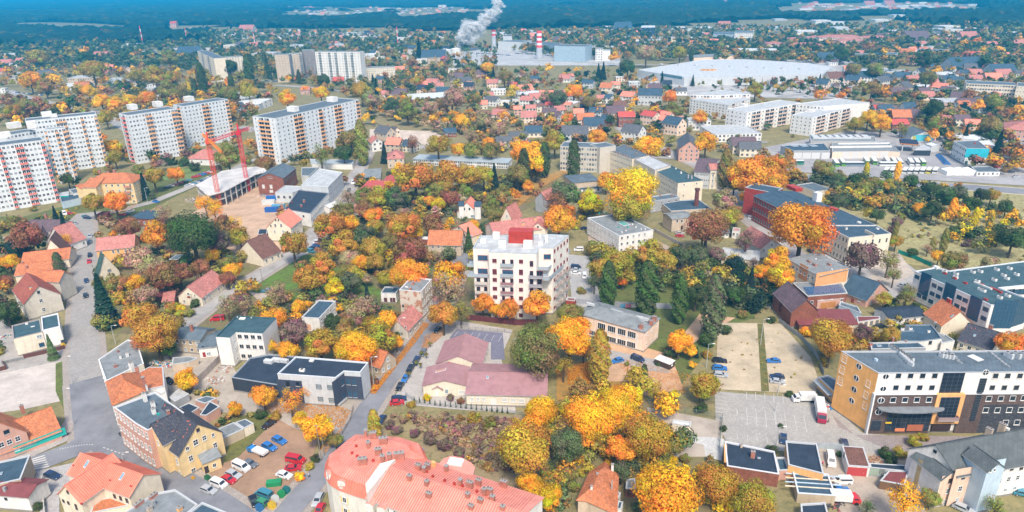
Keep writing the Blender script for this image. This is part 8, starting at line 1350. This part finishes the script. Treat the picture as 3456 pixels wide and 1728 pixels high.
for i,a in enumerate([('31',660,768,640,385,'utility_pole','tall weathered wooden pole beside the yellow bush','w'),('31',690,710,672,450,'utility_pole','shorter wooden pole leaning next to the tall one','w'),('33',80,610,112,425,'street_lamp','slim lamp post at the lower edge of the paved car park'),('33',72,265,95,0,'street_lamp','lamp post between the two car parks'),('22',2500,790,2530,530,'street_lamp','double lamp post in the weedy strip of the car park'),('21',1470,810,1448,520,'street_lamp','lamp post beside the red roofed house'),('21',1190,1225,1170,910,'street_lamp','lamp post in front of the dark blue modern block'),('30',1245,775,1300,730,'street_lamp','lamp post reaching over the junction'),('20',730,1180,670,900,'street_lamp','lamp post on the verge of the gravel yard'),('30',745,405,690,20,'street_lamp','lamp post beside the pink house lawn'),('20',1165,780,1140,590,'street_lamp','lamp post below the clipped hedge'),('20',1950,415,1935,270,'utility_pole','pole beside the pink roofed cottage','w'),('20',2228,570,2222,450,'utility_pole','pole in front of the red van','w'),('11',670,1105,658,940,'utility_pole','pole beside the row of parked cars','w'),('21',65,150,45,20,'utility_pole','pole at the top of the lawn','w'),('10',1485,545,1465,400,'street_lamp','lamp post behind the yellow apartment house'),('10',715,830,680,680,'utility_pole','pole beside the dark purple roof','w'),('12',128,480,120,380,'street_lamp','lamp post on the leaf covered avenue'),('23',100,1260,112,1150,'street_lamp','lamp post beside the pair of cars'),('22',1955,1020,1975,780,'street_lamp','lamp post at the hedge of the overgrown car park'),('13',1850,1230,1860,1150,'street_lamp','lamp post behind the blue glass office'),('11',2310,870,2305,740,'street_lamp','lamp post behind the cream block')]):pole(*a)
def fence(t,pts,h,c,nm,lab,gap=2.5,thick=.06,solid=True,cat='fence'):
 q=[Vector(G2(t,*p))for p in pts];b0=(*q[0],0);o=thing(nm,lab,cat,b0);mt=mat('plaster',c);m=M();pm=M();pm.box((0,0,0),(.12+thick,.12+thick,h+.08),mt);pme=pm.mesh('post');k=0
 for a,b_ in zip(q,q[1:]):
  L=(b_-a).length;n=max(1,int(L/gap));yaw=math.atan2((b_-a).y,(b_-a).x)
  for i in range(n):
   if k<90:p=a+(b_-a)*i/n;ob('post',pme,o,(p.x-b0[0],p.y-b0[1],0),yaw);k+=1
   s,e=a+(b_-a)*(i+.08)/n,a+(b_-a)*(i+.92)/n;c_=(s+e)/2;pl=M()
   if solid:
    pl.box((0,0,.05),((e-s).length+.3,thick,h-.08),mt)
   else:
    for z in(.2,h-.2):pl.box((0,0,z),((e-s).length+.3,.04,.05),mt)
    for j in range(9):pl.box((-(e-s).length/2+(e-s).length*(j+.5)/9,0,.1),(.04,.04,h-.15),mt)
   if k<90:ob('panel',pl.mesh('panel'),o,(c_.x-b0[0],c_.y-b0[1],0),yaw)
fence('20',[(245,925),(450,880),(665,825)],1.6,(.14,.06,.05),'board_fence','dark brown board fence below the white house with teal roof');fence('20',[(25,985),(240,935)],1.2,(.25,.25,.25),'yard_gate','grey sliding gate across the yard entrance',cat='gate');fence('20',[(-20,1060),(70,1035),(30,975)],1.6,(.14,.06,.05),'board_fence','short brown fence left of the gate')
fence('20',[(2215,960),(2000,1175)],2.6,(.45,.38,.33),'concrete_wall','pale concrete wall between the yellow tree and builders yard',thick=.2,cat='wall');fence('22',[(660,375),(1280,420),(1640,425)],2.2,(.36,.37,.42),'graffiti_wall','grey wall with painted graffiti behind the sports ground',thick=.2,cat='wall')
for i,(u,c)in enumerate([(1130,(.1,.3,.5)),(1180,(.55,.2,.25)),(1240,(.6,.55,.5)),(1450,(.15,.35,.6)),(1500,(.6,.25,.2)),(1560,(.2,.4,.5))]):
 p=G('22',u,415);th=thing('graffiti_panel',['blue','red','white','deep blue','orange red','teal'][i]+' painted graffiti on the grey wall','graffiti',(p.x,p.y-.3,.3));m=M();m.box((0,0,0),(3.2,.05,1.4),mat('plain',c));m.build('paint',th)
fence('K',[(70,1110),(560,1165),(800,1165)],2.3,(.13,.035,.04),'slat_fence','dark red fence in front of the cream block');fence('21',[(1935,610),(2140,640),(2576,670)],1.5,(.30,.29,.28),'railing','light metal railing behind the marked parking bays',solid=False);fence('31',[(1510,110),(1640,195),(2100,240),(2700,300)],1.3,(.35,.36,.37),'wire_fence','grey metal fence along the row of small thujas',solid=False)
fence('31',[(870,500),(950,370),(985,230)],1.5,(.25,.22,.2),'railing','dark fence posts at the leafy yard',solid=False);fence('23',[(110,565),(330,730),(480,900),(560,1100)],1.8,(.30,.31,.30),'board_fence','grey fence along the right edge of the overgrown car park');fence('13',[(1310,1060),(1480,1120),(1640,1195)],1.9,(.03,.30,.24),'site_fence','turquoise panel fence beside the playground');fence('32',[(1375,190),(1550,260),(1850,300),(2115,345),(2080,690)],1.9,(.18,.24,.22),'wire_fence','green wire fence round the concrete lot',solid=False)
fence('12',[(1430,840),(1760,1020)],1.8,(.42,.38,.35),'concrete_wall','long grey wall beside the mill lane',thick=.25,cat='wall');fence('30',[(470,1400),(440,1100),(430,950)],1.5,(.55,.54,.50),'concrete_wall','pale wall beside the cream house courtyard',thick=.2,cat='wall');fence('33',[(500,640),(760,650)],1.8,(.40,.45,.48),'concrete_wall','blue grey wall behind the white delivery van',thick=.2,cat='wall')
cr,tr=proto('conifer',0)
for i in range(19):
 u=1595+i*52;v=150+i*5.5+(i>3)*12;p=G('31',u,v+20);o=thing('thuja','small dark thuja in the row before the purple roofed hall','shrub',(p.x,p.y,0),0,'thujas in a row');c=ob('crown',cr,o,(0,0,.75),i,scale=(.38,.38,.5));c.color=(.05,.09,.04,1)
for i,(u,v)in enumerate([(1755,820),(1670,915),(1612,1012),(1540,1128),(1718,935),(1660,1035)]):
 p=G('21',u,v);o=thing('ball_tree','round clipped tree, %s along the parked cars'%('first second third fourth fifth sixth'.split()[i]),'tree',(p.x,p.y,0),0,'clipped trees along the forecourt');c=ob('crown',proto('bush',0)[0],o,(0,0,1.9),i,scale=(.8,.8,.75));c.color=(.24,.27,.05,1);m=M();m.cyl((0,0),.05,.04,0,1.6,mat('plaster',(.1,.075,.055)),6);m.build('trunk',o)
def person(t,u,v,shirt,trousers,lab,yaw=0,swing=.18):
 p=G(t,u,v);o=thing('person',lab,'person',(p.x,p.y,.02),yaw);J=[(0,0,.95),(0,0,1.2),(0,0,1.42),(0,0,1.52),(0,.02,1.66),(-.1,0,.9),(-.11,swing,.5),(-.11,swing*.6,.06),(.1,0,.9),(.11,-swing*.4,.5),(.11,-swing,.08),(-.2,0,1.4),(-.26,-.05,1.12),(-.25,.1,.9),(.2,0,1.4),(.26,.05,1.12),(.25,-.05,.88),(-.11,swing*.6+.16,.04),(.11,-swing+.16,.04)]
 E=[(0,1),(1,2),(2,3),(3,4),(0,5),(5,6),(6,7),(0,8),(8,9),(9,10),(2,11),(11,12),(12,13),(2,14),(14,15),(15,16),(7,17),(10,18)];R=[.15,.13,.13,.06,.115,.09,.07,.05,.09,.07,.05,.07,.05,.04,.07,.05,.04,.045,.045]
 me=bpy.data.meshes.new('body');me.from_pydata(J,E,[]);b_=ob('body',me,o);sk=b_.modifiers.new('skin','SKIN');
 for i,sv_ in enumerate(me.skin_vertices[0].data if me.skin_vertices else[]):sv_.radius=(R[i],R[i])
 if not me.skin_vertices:bpy.context.view_layer.objects.active=b_
 b_.modifiers.new('sub','SUBSURF').levels=1;pm,nt,bb=newmat('clothes');tc=N(nt,'ShaderNodeTexCoord');sp=N(nt,'ShaderNodeSeparateXYZ');nt.links.new(tc.outputs['Object'],sp.inputs[0]);r=ramp(nt,sp.outputs[2],[(0,(.03,.03,.03)),(.07,trousers),(.92,shirt)]);
 mr=N(nt,'ShaderNodeMapRange',ins={2:1.8});nt.links.new(sp.outputs[2],mr.inputs[0]);cr_=r.node;nt.links.new(mr.outputs[0],cr_.inputs[0]);e=cr_.color_ramp;e.interpolation='CONSTANT';e.elements[1].position=.05;e.elements[2].position=.53;q=e.elements.new(.84);q.color=(.5,.3,.22,1);q=e.elements.new(.945);q.color=(.08,.05,.03,1);nt.links.new(r,bb.inputs[0]);me.materials.append(pm)
for a in[('33',545,815,(.55,.03,.12),(.03,.03,.04),'person in a red top beside the white delivery van',.4),('33',605,380,(.35,.04,.06),(.03,.03,.05),'person in dark red beside the red lorry cab',1),('33',590,835,(.03,.03,.04),(.03,.03,.04),'person in black at the door of the white delivery van',-1),('30',692,505,(.45,.35,.4),(.05,.05,.08),'person walking on the pavement by the pink house lawn',2),('31',538,935,(.45,.45,.5),(.05,.06,.1),'person walking by the yellow bush along the street',1.2),('10',738,1085,(.03,.03,.05),(.03,.03,.05),'person in black on the pavement near the farmhouse',.3),('30',1212,520,(.03,.03,.05),(.05,.03,.03),'person in dark clothes under the pink tenement',.6)]:person(*a)
def heap(t,u,v,r,n,cols,nm,lab):
 p=G(t,u,v);m=M();random.seed(int(u))
 for _ in range(n):
  a=random.uniform(0,6.28);q=r*random.random()**.6;s=random.uniform(.15,.7);m.box((p.x+q*math.cos(a),p.y+q*math.sin(a)*.8,max(0,(1-q/r))*.5*random.random()),(s,s*random.uniform(.4,1.2),s*random.uniform(.3,.8)),mat('plain',random.choice(cols)),a,False)
 o=m.build(nm,kind='stuff');o['label']=lab;o['category']=nm
PL=[(.5,.48,.45),(.35,.3,.27),(.6,.58,.55),(.4,.22,.15)];MX=PL+[(.05,.3,.25),(.6,.1,.1),(.05,.2,.5),(.7,.7,.7)]
heap('20',2165,1150,3.5,90,PL,'rubble','pile of pale rubble beside the builders yard wall');heap('20',2250,1040,3,60,PL,'rubble','scattered rubble below the white modern block');heap('20',1560,975,3,70,MX,'scrap','heap of coloured scrap by the old row house');heap('20',1690,990,3,60,MX,'scrap','white sacks and scrap under the large tree');heap('33',1060,760,2.5,50,[(.3,.16,.1),(.4,.25,.15)],'timber_pile','pile of old timber behind the garages');heap('33',620,220,2,40,MX,'scrap','heap of sacks beside the orange office wall');heap('33',660,1195,3,60,[(.05,.05,.06),(.1,.1,.1),(.3,.1,.1)],'scrap','black scrap on the low shed roof side');heap('11',60,480,4,80,MX,'scrap','building material before the brick hall');heap('10',2000,520,8,200,PL+[(.25,.2,.17)],'formwork','timber formwork and rubble before the concrete deck');heap('22',1960,200,2,20,PL,'scrap','odd items in the garden behind the car park');heap('32',1480,700,2.5,40,MX,'scrap','odds and ends in the garden by the fenced lot');heap('32',720,770,2,30,MX,'scrap','pink and white scrap above the orchard cottage');heap('20',60,700,3,40,MX,'scrap','colourful scrap in the yard left of the white house');heap('23',20,400,3,40,MX,'scrap','odds and ends beside the brick barn')
rs=np.random.RandomState(9);LC=[]
def leaves(t,poly,n):
 xs=[p[0]for p in poly];ys=[p[1]for p in poly];k=0
 while k<n:
  u,v=rs.uniform(min(xs),max(xs)),rs.uniform(min(ys),max(ys))
  if inpoly((u,v),poly):p=G(t,u,v);LC.append((p.x,p.y,.3+rs.rand()*.05));k+=1
leaves('21',[(1690,560),(1750,580),(1200,1288),(1150,1280)],3500);leaves('31',[(100,120),(840,220),(960,260),(860,470),(700,700),(640,640),(860,440),(500,300),(100,280)],2600);leaves('22',[(560,1020),(790,960),(790,1190),(560,1190)],2200);leaves('22',[(1000,900),(1820,1100),(1750,1288),(1300,1250)],1500);leaves('12',[(30,560),(300,360),(480,270),(400,400),(150,570)],1500);leaves('21',[(1700,700),(1900,620),(1880,700),(1640,900)],900);leaves('10',[(1050,650),(1400,560),(1300,640),(1100,690)],900)
LC=np.array(LC);nn=len(LC);Nn=np.tile([0,0,1.],(nn,1))+rs.normal(size=(nn,3))*.15;me=quads_mesh('fallen_leaves',LC,Nn/np.linalg.norm(Nn,axis=1)[:,None],rs.uniform(.06,.17,nn),np.array([.78,.32,.03])*rs.uniform(.5,1.2,(nn,1)),[LEAF]);o=ob('fallen_leaves',me,kind='stuff');o['label']='orange fallen leaves along kerbs and yards';o['category']='leaves'
def steam():
 p0=G('T0',2330,222,12);d=math.hypot(p0.x,p0.y);rs=np.random.RandomState(2);C=[];S=[]
 path=[(2335,215,42),(2345,190,50),(2375,150,52),(2420,115,42),(2465,85,34),(2500,50,28),(2490,10,20),(2540,30,16)];pts=[]
 for u,v,r in path:dr=ray('T0',u,v);k=d/math.hypot(dr.x,dr.y);pts.append((Vector((dr.x*k,dr.y*k,CAM_H+dr.z*k)),r*d/FPX/1.49*1.25))
 for _ in range(150):
  f=rs.rand()**.8*(len(pts)-1.001);a=int(f);c=pts[a][0].lerp(pts[a+1][0],f-a);r=pts[a][1]*(1-f+a)+pts[a+1][1]*(f-a);q=dirs(1)[0]*r*rs.uniform(.2,.85);b_=np.array(c)+q*[1,1,.8];br=r*rs.uniform(.22,.5);n=int(34*(1-.5*f/len(pts)))
  C.append(b_+dirs(n)*br*rs.rand(n,1)**.5);S.append(rs.uniform(.3,.6,n)*br)
 C=np.vstack(C);S=np.hstack(S);m,nt,b=newmat('steam');L=nt.links;b.inputs['Base Color'].default_value=(.93,.94,.95,1);b.inputs['Roughness'].default_value=1;tl=N(nt,'ShaderNodeBsdfTranslucent',ins={'Color':(.93,.94,.95,1)});tp=nt.nodes.new('ShaderNodeBsdfTransparent');m1=nt.nodes.new('ShaderNodeMixShader');m1.inputs[0].default_value=.5;L.new(b.outputs[0],m1.inputs[1]);L.new(tl.outputs[0],m1.inputs[2]);m2=nt.nodes.new('ShaderNodeMixShader');m2.inputs[0].default_value=.2;L.new(tp.outputs[0],m2.inputs[1]);L.new(m1.outputs[0],m2.inputs[2]);L.new(m2.outputs[0],nt.nodes['Material Output'].inputs[0])
 nd=dirs(len(C))*.8+[0,-.3,1.0];nd/=np.linalg.norm(nd,axis=1)[:,None];me=quads_mesh('steam',C,nd,S,np.ones((len(C),3)),[m]);o=ob('steam_plume',me,kind='stuff');o['label']='white steam plume rising from the works';o['category']='steam'
steam()
hz=M();hm,nt,b=newmat('haze');nt.nodes.remove(b);v=N(nt,'ShaderNodeVolumePrincipled',ins={'Density':HAZE_DENSITY});v.inputs['Color'].default_value=(*HAZE_COLOR,1);v.inputs['Anisotropy'].default_value=0.0;nt.links.new(v.outputs[0],nt.nodes['Material Output'].inputs[1])
hz.box((0,7800,-4),(19000,17000,134),hm,0,False);hz.build('haze',kind='stuff')
print('windows',NWIN[0],'cars',NC[0],'trees',len(TREES),'objects',len(bpy.data.objects))
